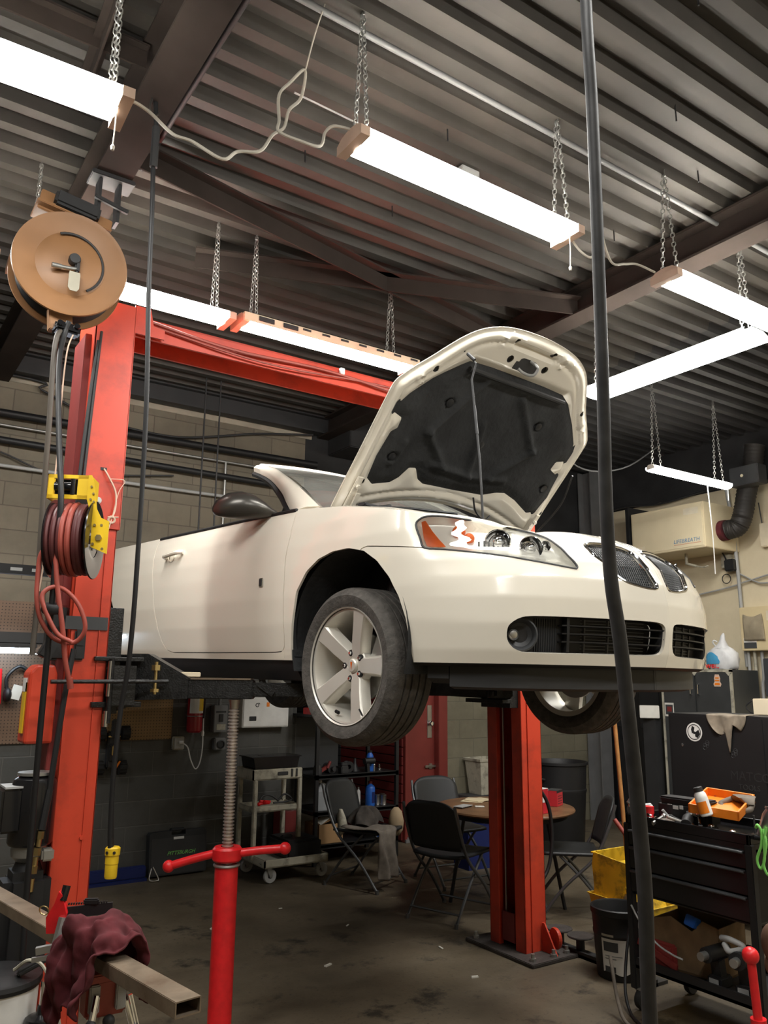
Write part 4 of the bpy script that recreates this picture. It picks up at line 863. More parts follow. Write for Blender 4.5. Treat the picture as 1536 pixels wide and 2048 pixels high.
MB().tube([(.893, 3.872, 3.25), (.875, 3.866, 2.9), (.862, 3.866, 2.5), (.87, 3.866, 2.2)], .009, 6).tube([(.905, 3.868, 3.3), (.89, 3.864, 2.9), (.88, 3.862, 2.5), (.885, 3.862, 2.2)], .007, 6).build('equalising_cable', M['dark'], lift)
# wire hooked through the slot on the post
MB().tube([(.97, 3.86, 2.607), (.992, 3.85, 2.57), (1.03, 3.85, 2.50), (1.035, 3.848, 2.42), (1.02, 3.848, 2.36)], .0045, 5).tube([(1.0, 3.85, 2.56), (1.07, 3.852, 2.56), (1.045, 3.85, 2.50), (1.02, 3.846, 2.36)], .002, 4).tube([(1.02, 3.846, 2.36), (1.0, 3.84, 2.27), (.985, 3.80, 2.19)], .003, 5).tube([(1.0, 3.84, 2.37), (1.05, 3.84, 2.375)], .004, 5).torus((1.02, 3.845, 2.36), .015, .006, (0, 1, .3), 14, 6).build('tie_wire', M['peach'], lift)
# ------------------------------------------------------------------ tall screw stand under the arm
st = thing('underhoist_stand', 'tall red under-hoist stand with a long steel screw, under the near lift arm', 'jack stand', (1.645, 3.735, 0))
MB().lathe([(0, 0), (.15, 0), (.155, .012), (.06, .03), (.0, .03)], (0, 0, 0), (0, 0, 1), 30).cyl((0, 0, .02), (0, 0, .775), .054, seg=28).build('tube', M['jackred'], st)
MB().torus((0, 0, .775), .056, .007, seg=28).build('collar_ring', M['zinc'], st)
prof = []; n = 46; zs = .775
for k in range(n): z = zs+k*.0154; prof += [(.019, z), (.0265, z+.004), (.0265, z+.0085), (.019, z+.0125)]
MB().lathe([(0, .72)]+prof+[(.02, zs+n*.0154), (0, zs+n*.0154)], (0, 0, 0), (0, 0, 1), 24).build('screw', M['screw'], st, smooth=25)
MB().lathe([(.0, 1.484), (.022, 1.484), (.024, 1.50), (.030, 1.525), (0, 1.527)], (0, 0, 0), (0, 0, 1), 20).build('top_cap', M['steel'], st)
d = V((math.cos(R(-33)), math.sin(R(-33)), 0)); q = MB().lathe([(.03, .792), (.062, .792), (.068, .80), (.068, .845), (.060, .855), (.03, .855)], (0, 0, 0), (0, 0, 1), 28)
q.tube([d*.05+V((0, 0, .825)), d*.15+V((0, 0, .838)), d*.27+V((0, 0, .848))], .019, 12).tube([d*-.05+V((0, 0, .825)), d*-.15+V((0, 0, .80)), d*-.27+V((0, 0, .765))], .019, 12)
q.sphere(d*.27+V((0, 0, .848)), .028).sphere(d*-.27+V((0, 0, .765)), .028); q.build('handwheel', M['jackred'], st)
# second stand, only its handle in view at the right edge
s2 = thing('jack_handle', 'red jack handle with a rounded end, standing upright before the black tool cart', 'jack handle', (3.20, 2.07, 0), 0)
MB().cyl((0, 0, .03), (0.0, 0, .20), .045).lathe([(0, 0), (.13, 0), (.13, .015), (.045, .05), (0, .05)], (0, 0, 0)).build('base', M['jackred'], s2)
MB().cyl((0, 0, .18), (-.01, .0, .34), .03).cyl((-.01, 0, .32), (-.03, .0, .565), .017).sphere((-.03, 0, .57), .033).sphere((0, 0, .23), .055).build('shaft', M['jackred'], s2)
# ------------------------------------------------------------------ hose reels, hoses, cords and the pipe stand at the left
rl = thing('hose_reel', 'round tan hose reel hung from the roof beam above the red lift post', 'hose reel', (.693, 3.665, 3.506)); rl.scale = (1.04, 1.04, 1.04)
AX = V((.10, 1, .02)).normalized()
MB().lathe([(.0, -.010), (.075, -.012), (.125, -.004), (.148, .004), (.152, .002), (.225, 0), (.243, -.006), (.245, .004), (.225, .010), (0, .006)], (0, 0, 0), AX, 56).build('front_disc', M['tan'], rl, smooth=30)
MB().lathe([(.0, .165), (.22, .165), (.247, .160), (.247, .172), (0, .176)], (0, 0, 0), AX, 56).build('back_disc', M['tan'], rl, smooth=30)
q = MB()
for r in (.17, .19, .21):
    for k in range(7): q.torus(AX*(.02+.022*k), r, .0115, AX, 40, 6)
q.build('wound_hose', M['black'], rl)
rr = []
for k in range(22):
    a = R(-25+k*8.2); rr.append((.137*math.sin(a)+.0, -.014, .137*math.cos(a)))
MB().tube(rr, .006, 6, smooth=False).build('disc_groove', M['dark'], rl)
MB().lathe([(0, -.05), (.022, -.05), (.026, -.04), (.026, -.01), (0, -.01)], (.012, 0, .01), AX, 20).box((.022, -.03, -.02), (.02, .03, .06), (0, 0, 0), .006).build('swivel', M['dark'], rl)
MB().cyl((.02, -.035, -.035), (-.045, -.04, -.045), .008, seg=12).cyl((-.045, -.04, -.045), (-.085, -.042, -.048), .011, seg=12).build('nipple', M['zinc'], rl)
MB().prism([(-.022, 0), (.022, 0), (.024, -.012), (.024, -.075), (.014, -.09), (-.014, -.09), (-.024, -.075), (-.024, -.012)], ((.012, -.045, -.055), (1, 0, .0), (0, 0, 1)), -.003).build('tag', M['grimy_cream'], rl, smooth=0)
MB().box((.0, .085, .245), (.33, .17, .012), (0, 8, 0), .003).box((-.10, .05, .29), (.10, .02, .10), (0, 8, 0), .004).box((.12, .05, .26), (.10, .02, .08), (0, 8, 0), .004).build('mount_plate', M['tan'], rl, smooth=0)
MB().box((.01, .06, .30), (.20, .13, .07), (0, 8, 0), .012).span((.10, .05, .30), (.115, .12, .523)).span((.19, .05, .30), (.205, .12, .523)).span((.06, .02, .50), (.26, .14, .523), .004).box((.16, .03, .37), (.16, .02, .02), (0, 12, 0), .003).build('hanger', M['dark'], rl, smooth=0)
MB().box((-.01, .075, -.235), (.10, .05, .13), (0, -6, 0), .004).build('guide_arm', M['tan'], rl, smooth=0)
q = MB().box((.015, .03, -.30), (.11, .07, .045), (0, 5, 0), .01)
for k in (-1, 1): q.cyl((.015+k*.035, -.015, -.29), (.015+k*.04, .07, -.31), .013, seg=12)
q.build('hose_guide', M['blackgloss'], rl)
# hose hanging from this reel down to the floor
t = MB().tube([(.709, 3.66, 3.22), (.695, 3.67, 3.15), (.678, 3.627, 3.014), (.677, 3.557, 2.805), (.689, 3.50, 2.57), (.704, 3.449, 2.347), (.709, 3.47, 2.143), (.715, 3.49, 1.959), (.724, 3.53, 1.776), (.739, 3.60, 1.367), (.755, 3.66, 1.020), (.77, 3.70, .612), (.80, 3.74, .1), (.86, 3.70, .014), (.95, 3.5, .013)], .0125, 10)
hz = tag(t.build('hanging_hose', M['black'], smooth=60), 'black rubber hose hanging from the tan reel past the lift post to the floor', 'hose')
MB().lathe([(.012, -.02), (.034, -.02), (.04, -.01), (.04, .01), (.034, .02), (.012, .02)], (.7175, 3.50, 1.90), (.05, .25, -1), 22).build('stop_ring', M['black'], hz)
tag(MB().tube([(.70, 3.70, 3.20), (.66, 3.66, 3.10), (.675, 3.70, 2.729), (.694, 3.77, 2.400), (.708, 3.80, 2.137), (.725, 3.84, 1.95), (.728, 3.86, 1.72)], .012, 8).build('drop_pipe', mat('brown_grey_pipe', (.10, .085, .07), .5), smooth=60), 'grey brown drop line hanging from the roof left of the lift post', 'pipe')
tag(MB().tube([(.745, 3.68, 3.20), (.715, 3.67, 3.08), (.717, 3.70, 2.839), (.726, 3.72, 2.62), (.72, 3.74, 2.2), (.71, 3.74, 1.99)], .0035, 5).build('pull_rope', M['peach'], smooth=60), 'thin pale rope hanging beside the upper lift post', 'rope')
# yellow spring rewind reel with red air hose on the post
yr = thing('air_hose_reel', 'yellow framed reel wound with dark red air hose, on the red lift post', 'hose reel', (.862, 3.51, 2.20), -28)
MB().lathe([(.075, .0), (.165, .0), (.168, .004), (.165, .008), (.10, .008), (.075, .004)], (0, 0, 0), (1, 0, 0), 44).lathe([(0, -.02), (.08, -.02), (.08, .002), (0, .002)], (0, 0, 0), (1, 0, 0), 30).lathe([(0, -.165), (.165, -.165), (.168, -.160), (0, -.158)], (0, 0, 0), (1, 0, 0), 44).build('reel_disc', M['blackgloss'], yr, smooth=35)
for mm, ks in ((M['redair'], (3, 4)), (mat('dark_maroon_hose', (.10, .025, .025), .5), (0, 1, 2, 5, 6))):
    q = MB()
    for k in ks:
        for r in (.125, .143): q.torus((-.15+.0205*k, 0, 0), r+(.006 if k in (3, 4) else 0), .0115, (1, .03*((k % 3)-1), 0), 40, 8)
    q.build('wound_air_hose', mm, yr)
q = MB().cyl((.0, 0, 0), (.03, 0, 0), .018, seg=14)
for k in range(6): a = k*PI/3; q.box((.012, .04*math.cos(a), .04*math.sin(a)), (.006, .016, .016), (45, 0, 0), .003)
q.build('hub', M['steel'], yr)
q = MB().prism([(-.02, .266), (-.008, .266), (.005, .235), (.025, .12), (.045, .083), (.081, .067), (.081, -.071), (.012, -.042), (.008, .06), (.0, .10), (-.02, .16)], ((0, -.075, 0), (1, -.1, 0), (0, 0, 1)), .006)
q.span((.03, -.075, -.015), (.05, .0, .015), .003)
q.build('side_arm', M['yellow'], yr, smooth=0)
q = MB().cyl((.042, -.08, -.003), (.042, -.092, -.003), .014, seg=6)
for x, z in ((.022, .05), (.05, .05), (.02, -.03), (.06, -.05)): q.cyl((x, -.078, z), (x, -.088, z), .006, seg=8)
for x, z in ((-.004, .215), (.006, .185), (-.004, .16), (.01, .15)): q.cyl((x, -.076, z), (x, -.086, z), .005, seg=8)
q.build('arm_bolt', M['brass'], yr)
q = MB()
for k in range(5): q.box((.063, -.0845, -.012-.009*k), (.018-.003*(k % 2), .001, .004))
for k in range(7): q.box((.006+.0026*k, -.0782, .15-.011*k), (.005, .001, .006))
q.build('decal', M['black'], yr, smooth=0)
q = MB(); fr = ((-.165, -.055, .17), (1, 0, .04), (0, -.05, 1))
q.span((-.187, -.075, .248), (-.01, -.069, .266), .002).span((-.187, -.075, .16), (-.01, -.069, .18), .002).span((-.187, -.075, .16), (-.160, -.069, .266), .002).span((-.065, -.075, .16), (-.01, -.069, .266), .002).span((-.016, -.075, .16), (-.010, .06, .266), .002).span((-.187, -.075, .16), (-.181, .06, .266), .002)
q.build('guide_frame', M['yellow'], yr, smooth=0)
MB().span((-.160, -.06, .18), (-.065, -.03, .248)).cyl((-.158, -.066, .215), (-.09, -.066, .215), .020, seg=16).cyl((-.085, -.066, .18), (-.085, -.066, .248), .012, seg=12).build('guide_roller', M['blackgloss'], yr, smooth=35)
MB().span((-.10, .06, .10), (-.05, .36, .16), .004).span((-.10, .05, .10), (-.05, .07, .28), .004).build('wall_bracket', M['black'], yr, smooth=0)
tag(MB().tube([(.74, 3.52, 2.10), (.72, 3.50, 2.16), (.694, 3.484, 2.169), (.657, 3.50, 2.118), (.655, 3.51, 2.017), (.661, 3.51, 1.926), (.688, 3.515, 1.845), (.743, 3.515, 1.779), (.818, 3.50, 1.766), (.849, 3.467, 1.821), (.821, 3.465, 1.907), (.771, 3.475, 1.967), (.717, 3.475, 1.987), (.675, 3.48, 1.956), (.684, 3.475, 1.90), (.74, 3.47, 1.80), (.80, 3.46, 1.765)], .0095, 8, 8).tube([(.70, 3.47, 2.159), (.728, 3.47, 1.977), (.764, 3.48, 1.815), (.789, 3.50, 1.694), (.823, 3.52, 1.589)], .0105, 8, 8).cyl((.816, 3.515, 1.62), (.825, 3.522, 1.58), .013, seg=12).build('air_hose_loops', M['redair'], smooth=60), 'looped red air hose dangling under the yellow reel', 'hose')
br = tag(MB().span((.56, 3.90, 2.075), (.80, 3.904, 2.12)).span((.56, 3.86, 2.072), (.80, 3.904, 2.076)).build('slotted_bracket', M['black'], smooth=0), 'black slotted steel bracket behind the red hose loops', 'bracket')
q = MB()
for x in (.61, .70): q.span((x, 3.8985, 2.09), (x+.05, 3.8995, 2.105), .004)
q.build('bracket_slot', M['lgrey'], br, smooth=0)
# cord with the yellow multi-outlet, hung from the beam
cd = MB().tube([(.859, 3.074, 4.05), (.872, 3.083, 3.927), (.878, 3.105, 3.780), (.895, 3.13, 3.570), (.922, 3.18, 3.213), (.957, 3.22, 2.793), (.978, 3.26, 2.456), (.99, 3.29, 2.162), (1.0, 3.32, 1.889), (1.005, 3.36, 1.657), (1.0, 3.40, 1.489), (1.0, 3.43, 1.237), (1.01, 3.45, 1.027), (1.02, 3.455, .92)], .0105, 8)
cd.tube([(1.0, 3.445, 1.237), (1.02, 3.465, 1.027), (1.03, 3.47, .92)], .008, 6)
cd = tag(cd.build('drop_cable', M['black'], smooth=60), 'black cord hung from the roof beam beside the red post, ending in a yellow connector', 'cord')
MB().tube([(.872, 3.083, 3.94), (.875, 3.09, 3.86), (.878, 3.10, 3.76)], .017, 10).build('strain_grip', M['dark'], cd)
MB().tube([(.84, 3.06, 4.06), (.83, 3.05, 3.99), (.85, 3.05, 3.96), (.87, 3.06, 3.99)], .005, 6).build('hook', M['steel'], cd)
q = MB().lathe([(0, -.115), (.022, -.115), (.0245, -.108), (.0245, -.062), (.026, -.06), (.026, -.03), (.029, -.028), (.030, -.002), (.024, .004), (0, .004)], (1.03, 3.465, .955), (.02, .03, 1), 24)
q.build('outlet_block', M['yellow'], cd)
q = MB()
for a in (-150, -95): q.cyl((1.03+.025*math.cos(R(a)), 3.465+.025*math.sin(R(a)), .940), (1.03+.033*math.cos(R(a)), 3.465+.033*math.sin(R(a)), .940), .006, seg=10)
q.build('clamp_screw', M['black'], cd)
# thick black line hanging in front of the car
tag(MB().tube([(1.20, 1.00, 4.29), (1.212, 1.01, 3.7), (1.217, 1.023, 3.124), (1.259, 1.055, 2.883), (1.308, 1.099, 2.576), (1.359, 1.147, 2.248), (1.391, 1.180, 2.028), (1.423, 1.203, 1.853), (1.456, 1.214, 1.722), (1.504, 1.237, 1.503), (1.541, 1.256, 1.328), (1.574, 1.277, 1.153), (1.617, 1.316, .881), (1.70, 1.37, .4), (1.80, 1.42, .05), (1.95, 1.48, .018), (2.2, 1.45, .018)], .0145, 12, rf=lambda t: .82+.36*min(1, t*1.6)).build('air_line', mat('scuffed_black_hose', (.030, .030, .031), .55, 0, .4, 18), smooth=60), 'thick scuffed black hose hanging from ceiling to floor in front of the car nose', 'hose')
# ------------------------------------------------------------------ pipe stand with rusty box tube, rag and clamp
T0, T1 = V((.50, 3.20, .93)), V((.712, 1.78, .948)); td = (T1-T0).normalized(); tw = V((-td.y, td.x, 0))
q = MB(); w, h, t = .058, .030, .003
for o, a, b in ((V((0, 0, h/2)), w, t), (V((0, 0, -h/2)), w, t), (tw*w/2, t, h), (tw*-w/2, t, h)): q.bar(T0+o, T1+o, a, b)
tag(q.build('box_tube', M['rusty'], smooth=0), 'rusty rectangular steel tube lying across the pipe stand, end towards the viewer', 'steel tube')
ps = thing('pipe_stand', 'red and black pipe stand with chrome levers under the rusty tube', 'pipe stand', (.672, 2.25, 0))
for a in (20, 140, 260): MB().cyl((.03*math.cos(R(a)), .03*math.sin(R(a)), .62), (.30*math.cos(R(a)), .30*math.sin(R(a)), .012), .014, seg=10).build('leg', M['dark'], ps)
MB().cyl((0, 0, .55), (0, 0, .80), .026, seg=20).build('post', M['steel'], ps)
MB().cyl((0, 0, .60), (0, 0, .735), .034, seg=20).build('collar', M['bluep'], ps)
MB().span((-.05, -.03, .80), (.05, .03, .885), .006).span((-.075, -.05, .885), (.075, .05, .905), .004).build('head', M['redair'], ps, smooth=0)
MB().span((-.045, -.045, .815), (-.02, -.028, .88), .003).build('jaw_block', M['lgrey'], ps, smooth=0)
MB().span((.02, -.045, .815), (.045, -.028, .88), .003).build('jaw_block', M['lgrey'], ps, smooth=0)
q = MB().prism([(-.09, 0), (.02, .0), (.04, .035), (-.05, .04)], ((-.06, -.04, .79), (1, 0, 0), (0, -1, .3)), .012); q.build('step_plate', M['darkred'], ps, smooth=0)
MB().cyl((.045, -.03, .84), (.085, -.06, .70), .007, seg=10).cyl((.06, -.03, .84), (.10, -.05, .69), .006, seg=10).cyl((-.03, -.05, .86), (-.05, -.07, .77), .009, seg=10).build('lever', M['chrome'], ps)
MB().sphere((.085, -.062, .76), .016).sphere((.10, -.052, .755), .014).sphere((-.045, -.065, .80), .013).sphere((0, -.06, .80), .015).build('lever_knob', M['dark'], ps)
cl_ = thing('bar_clamp', 'red and black toothed bar clamp lying on the rusty tube', 'clamp', (.575, 2.37, .958), -28); cl_.scale = (.78, .78, .78)
q = MB().bar((-.02, .0, .075), (.17, .03, .085), .010, .035)
for k in range(16): q.box((.03+k*.008, .0055+k*.0013, .105), (.004, .010, .006))
q.box((.10, .02, .108), (.05, .02, .02), None, .004); q.build('toothed_bar', M['black'], cl_, smooth=0)
MB().prism([(-.03, 0), (.02, .0), (.03, .06), (.012, .12), (.0, .13), (-.012, .09), (-.035, .05)], ((0, -.02, .02), (1, 0, 0), (0, 0, 1)), -.03).build('clamp_jaw', M['jackred'], cl_, smooth=0)
MB().cyl((.012, -.01, .12), (.02, -.0, .165), .013, seg=12).build('grip', M['blackgloss'], cl_)
MB().bar((.005, -.04, -.03), (.02, -.02, .07), .016, .02).bar((-.05, -.045, -.025), (.05, -.03, -.01), .02, .022).bar((-.06, -.05, -.05), (.0, -.04, -.045), .012, .014).bar((.05, -.05, .0), (.14, .0, .035), .012, .012).build('screw_handle', M['zinc'], cl_, smooth=0)
MB().bar((0, -.05, -.055), (.11, -.02, -.045), .05, .018).bar((.03, -.04, .0), (.17, .03, .02), .035, .03).build('clamp_bed', M['black'], cl_, smooth=0)
MB().torus((-.04, -.03, .095), .016, .0022, (.2, 1, .4), 22, 6).build('key_ring', M['brass'], cl_)
# crumpled maroon rag over tube and stand
def rag(u, v):
    x = (u-.5); y = (v-.5); c = T0.lerp(T1, .70)
    wob = .010*math.sin(9*u+5*v)+.009*math.sin(21*u-13*v)+.006*math.sin(33*v+8*u)
    top = .048*math.cos(min(1.57, abs(x)*3.3))+.02*math.cos(7*y)
    px = .092*math.tanh(x/.17)*(1+.12*math.sin(6*v)); py = y*(.21-.10*abs(x)); pz = top-max(0, abs(x)-.16)*(.36 if x > 0 else .34)*(1.1-.4*y)
    return c+tw*(-(px+wob))+td*py+V((0, 0, pz+.025+wob*1.1))
q = MB().grid(rag, 40, 26); tag(q.build('shop_rag', M['maroon'], smooth=179, sub=1), 'crumpled maroon rag draped over the rusty tube', 'rag')
tx = bpy.data.textures.new('crumple', 'CLOUDS'); tx.noise_scale = .055
rg = [o for o in COL.objects if o.name == 'shop_rag'][0]; dm_ = rg.modifiers.new('crumple', 'DISPLACE'); dm_.texture = tx; dm_.strength = .034; dm_.mid_level = .45
sd = rg.modifiers.new('solid', 'SOLIDIFY'); sd.thickness = .004
# white drum with black lid behind
wb = thing('white_drum', 'white plastic drum with a black lid beside the lift post', 'drum', (.66, 3.56, 0))
MB().lathe([(0, .0), (.135, 0), (.14, .01), (.150, .50), (.150, .51), (0, .51)], (0, 0, 0), (0, 0, 1), 36).build('body', M['white'], wb)
MB().lathe([(0, .545), (.11, .54), (.135, .525), (.158, .52), (.162, .505), (.156, .49), (.150, .49)], (0, 0, 0), (0, 0, 1), 36).bar((.05, -.10, .545), (.19, -.10, .60), .03, .02, bev=.006).build('lid', M['black'], wb)
pt = thing('grease_pump', 'chrome pump tube with a black ring beside the white drum', 'pump', (.80, 3.42, 0))
MB().cyl((0, 0, 0), (0, 0, .36), .05, seg=24).build('body', M['steel'], pt)
MB().lathe([(.03, .36), (.056, .362), (.06, .38), (.056, .40), (.02, .41), (.015, .44), (0, .44)], (0, 0, 0), (0, 0, 1), 24).box((.05, 0, .31), (.03, .04, .06), None, .008).build('collar', M['blackgloss'], pt)
MB().cyl((0, 0, .43), (0, 0, .52), .012, seg=10).build('rod', M['chrome'], pt)
tag(MB().tube([(.70, 3.47, .56), (.74, 3.42, .60), (.79, 3.38, .57), (.84, 3.34, .42), (.87, 3.32, .22), (.90, 3.28, .02), (.98, 3.2, .008)], .006, 6).build('clear_hose', M['grimy_cream'], smooth=60), 'thin clear hose curling off the white drum lid', 'hose')
# ------------------------------------------------------------------ things on the far wall
pg1, pg2 = pegboard_mat('brown_pegboard', (.22, .135, .085), (.03, .02, .015)), pegboard_mat('tan_pegboard', (.34, .20, .075), (.05, .03, .015))
tag(MB().span((-.6, 7.08, 1.10), (1.62, 7.0995, 2.22), .002).build('pegboard', pg1, smooth=0), 'large dark brown pegboard on the far wall, left of the red lift post', 'pegboard')
tag(MB().span((1.64, 7.08, 1.10), (2.54, 7.0995, 2.22), .002).build('pegboard', pg2, smooth=0), 'tan pegboard on the far wall, under the car door', 'pegboard')
tl = thing('task_light', 'glowing work light hung before the brown pegboard, left of the lift', 'light', (.70, 6.86, 1.80))
MB().span((0, -.05, .04), (.62, .05, .07), .006).span((.10, -.04, .07), (.75, .04, .16), .01).build('housing', M['dark'], tl, smooth=0)
MB().cyl((.02, 0, .02), (.60, 0, .02), .022, seg=14).build('tube_lamp', M['led_task'], tl)
MB().tube([(.60, 0, .0), (.68, .02, -.02), (.72, .1, -.06)], .006, 6).cyl((.3, 0, .16), (.3, .21, .40), .004, seg=6).build('lead', M['white'], tl)
for nm, lab, cat, x, m, f in (('work_gloves', 'red rubber gloves hanging at the left end of the brown pegboard', 'gloves', 1.06, 'jackred', 0), ('ear_defenders', 'black ear defenders hanging on the brown pegboard', 'ear defenders', 1.25, 'black', 1), ('cable_coil', 'coil of dark cable hanging on the brown pegboard near the lift post', 'cable', 1.42, 'dark', 2)):
    q = MB()
    if f == 0:
        for k in range(2): q.loft([[(x+.05*k-.025+w*math.cos(a), 7.03+.02*math.sin(a)-.02*k, z) for a in [2*PI*i/10 for i in range(10)]] for z, w in ((1.68, .03), (1.60, .035), (1.50, .04), (1.42, .045), (1.37, .03))])
    elif f == 1:
        q.tube([(x-.08, 7.03, 1.50), (x-.09, 7.03, 1.62), (x, 7.03, 1.70), (x+.09, 7.03, 1.62), (x+.08, 7.03, 1.50)], .014, 8).sphere((x-.08, 7.01, 1.48), .055, .6, 1, 1).sphere((x+.08, 7.01, 1.48), .055, .6, 1, 1)
    else:
        for k in range(4): q.torus((x+.005*k, 7.05-.012*k, 1.50), .085+.006*k, .007, (0, 1, .05*k))
    q.cyl((x, 7.09, 1.71), (x, 7.0, 1.715), .004, seg=6)
    tag(q.build(nm, M[m]), lab, cat)
tag(MB().box((1.23, 6.985, 1.50), (.075, .003, .11), (0, 14, 0)).build('hang_tag', M['paper'], smooth=0), 'white card tag hanging before the ear defenders', 'tag')
fe = thing('fire_extinguisher', 'red fire extinguisher with a white and yellow label hung on the far wall', 'fire extinguisher', (2.722, 7.02, 1.155))
MB().lathe([(0, 0), (.055, .0), (.066, .012), (.068, .03), (.068, .36), (.06, .40), (.03, .43), (.02, .45), (0, .45)], (0, 0, 0), (0, 0, 1), 30).build('cylinder', mat('deep_red_gloss', (.30, .012, .018), .25, 0, .05), fe)
q = MB(); q.grid(lambda u, v: (.0692*math.sin(-1.1+2.2*u), -.0692*math.cos(-1.1+2.2*u), .165+.17*v), 14, 2); q.build('label', M['paper'], fe)
q = MB(); q.grid(lambda u, v: (.0698*math.sin(.15+.9*u), -.0698*math.cos(.15+.9*u), .185+.14*v), 8, 2); q.build('label_band', M['yellow'], fe)
MB().cyl((0, 0, .44), (0, 0, .50), .018, seg=14).box((0, -.03, .52), (.025, .10, .02), (12, 0, 0), .004).box((0, -.03, .49), (.02, .09, .012), (-8, 0, 0), .003).tube([(.02, 0, .47), (.075, -.01, .44), (.085, -.01, .30), (.082, -.01, .12)], .009, 8).build('valve', M['black'], fe)
MB().span((-.02, .055, .0), (.02, .078, .40)).torus((0, 0, .14), .07, .004).build('wall_bracket', M['zinc'], fe)
ol = thing('wall_outlet', 'white wall outlet on the dark grey blocks, under the tan pegboard', 'outlet', (2.60, 7.09, 1.065))
MB().span((-.05, -.045, -.055), (.05, .005, .055), .006).build('box', M['grimy_cream'], ol, smooth=0)
MB().span((-.042, -.050, -.046), (.042, -.045, .046), .003).build('cover_plate', M['lgrey'], ol, smooth=0)
tag(MB().tube([(2.812, 7.05, 1.62), (2.812, 7.04, 1.30), (2.81, 7.03, 1.14), (2.80, 7.0, 1.02), (2.775, 6.98, .90), (2.735, 6.975, .85), (2.69, 6.98, .93), (2.665, 7.0, 1.03), (2.625, 7.035, 1.07)], .0055, 8).lathe([(0, 0), (.012, .0), (.014, .03), (.006, .05), (0, .05)], (2.808, 7.03, 1.12), (0, 0, 1), 12).cyl((2.635, 7.03, 1.07), (2.60, 7.038, 1.07), .016, seg=14).build('charger_lead', M['white']), 'white cord drooping from the car shadow into the wall outlet', 'cord')
sb = thing('disconnect_switch', 'grey electrical disconnect switch box on the dark far wall', 'switch box', (2.965, 7.09, 1.15))
MB().span((-.068, -.085, 0), (.062, .005, .235), .005).cyl((.0, -.04, .235), (.0, -.04, .36), .014, seg=12).build('box', M['grey'], sb, smooth=0)
MB().span((-.02, -.092, .09), (.02, -.085, .16), .003).span((-.05, -.087, .17), (.045, -.085, .185)).build('switch', M['black'], sb, smooth=0)
MB().span((-.04, -.0875, .02), (.045, -.085, .07)).build('plate', M['grimy_cream'], sb, smooth=0)
rs = thing('round_socket', 'grey square box with a round black socket under the disconnect switch', 'socket', (2.985, 7.09, 1.045))
MB().span((-.058, -.06, -.05), (.05, .005, .055), .008).build('box', M['grey'], rs, smooth=0)
MB().lathe([(.0, -.06), (.035, -.06), (.038, -.068), (.028, -.07), (.026, -.062), (0, -.062)], (0, 0, 0), (0, 1, 0), 24).build('socket_face', M['black'], rs)
wc = thing('white_wall_cabinet', 'small white metal cabinet on the far wall, right of the steel screw', 'cabinet', (3.16, 7.09, 1.185))
MB().span((0, -.11, 0), (.47, .005, .27), .004).build('body', M['white'], wc, smooth=0)
MB().span((.008, -.118, .008), (.462, -.11, .262), .003).build('door', M['white'], wc, smooth=0)
MB().span((.065, -.123, .06), (.135, -.118, .10), .004).build('latch', M['black'], wc, smooth=0)
MB().lathe([(.012, 0), (.018, .001), (.018, .002), (.012, .003)], (.14, -.118, .20), (0, -1, 0), 18).box((.16, -.1185, .215), (.02, .001, .006), (0, 40, 0)).build('sticker', M['dark'], wc, smooth=0)
MB().span((.235, -.1195, .185), (.265, -.118, .225), .004).build('sticker', M['orange'], wc, smooth=0)
# toy truck hung by its nose
rc = thing('toy_truck', 'black toy truck with knobbly wheels hanging upright on the far wall', 'toy truck', (2.03, 7.048, .83))
MB().span((-.045, -.02, .05), (.045, .05, .35), .012).span((-.03, -.05, .30), (.03, -.02, .45), .01).box((0, -.03, .18), (.07, .03, .14), (10, 0, 0), .008).build('chassis', M['dark'], rc, smooth=0)
for x, z in ((-.10, .33), (.10, .335), (-.10, .06), (.09, .055)):
    q = MB().lathe([(.0, -.035), (.03, -.038), (.052, -.03), (.056, 0), (.052, .03), (.03, .038), (0, .035)], (x, .0, z), (1, 0, 0), 20)
    for k in range(10): q.box((x, .054*math.cos(k*PI/5), z+.054*math.sin(k*PI/5)), (.06, .012, .012), (math.degrees(k*PI/5), 0, 0))
    q.build('wheel', M['rubber'], rc, smooth=40)
MB().box((.03, -.055, .07), (.012, .02, .10), (0, 30, 0), .003).build('body_accent', M['orange'], rc, smooth=0)
MB().box((0, -.052, .20), (.035, .015, .08), (0, 0, 0), .005).box((0, -.03, .31), (.10, .012, .012), None, .003).build('shock', M['brass'], rc, smooth=0)
# tool case, blue bar, handle
tc_ = thing('tool_case', 'black plastic tool case standing against the dark grey wall', 'tool case', (2.62, 6.98, 0))
tc_.rotation_euler = (R(-6), 0, 0)
hol = [(-.245, .0), (.245, .0), (.245, .345), (.225, .37), (-.225, .37), (-.245, .345)]
q = MB().prism([(-.245, .01), (.245, .01), (.250, .03), (.250, .33), (.235, .352), (.06, .355), (.06, .32), (-.06, .32), (-.06, .355), (-.235, .352), (-.250, .33), (-.250, .03)], ((0, .045, 0), (1, 0, 0), (0, 0, 1)), .09)
q.span((-.06, -.03, .348), (.06, .03, .372), .006); q.build('shell', mat('matte_black_case', (.018, .019, .02), .6, 0, .2), tc_, smooth=0, bevel=.006)
MB().span((-.235, -.049, .02), (.235, -.045, .30), .004).build('front_face', M['dark'], tc_, smooth=0)
MB().span((-.045, -.0505, .285), (.045, -.049, .305)).build('name_plate', M['white'], tc_, smooth=0)
MB().text('PITTSBURGH', .042, ((-.10, -.0495, .165), (1, 0, .0), (0, 0, 1)), .0008, .35).build('lettering', M['green'], tc_, smooth=0)
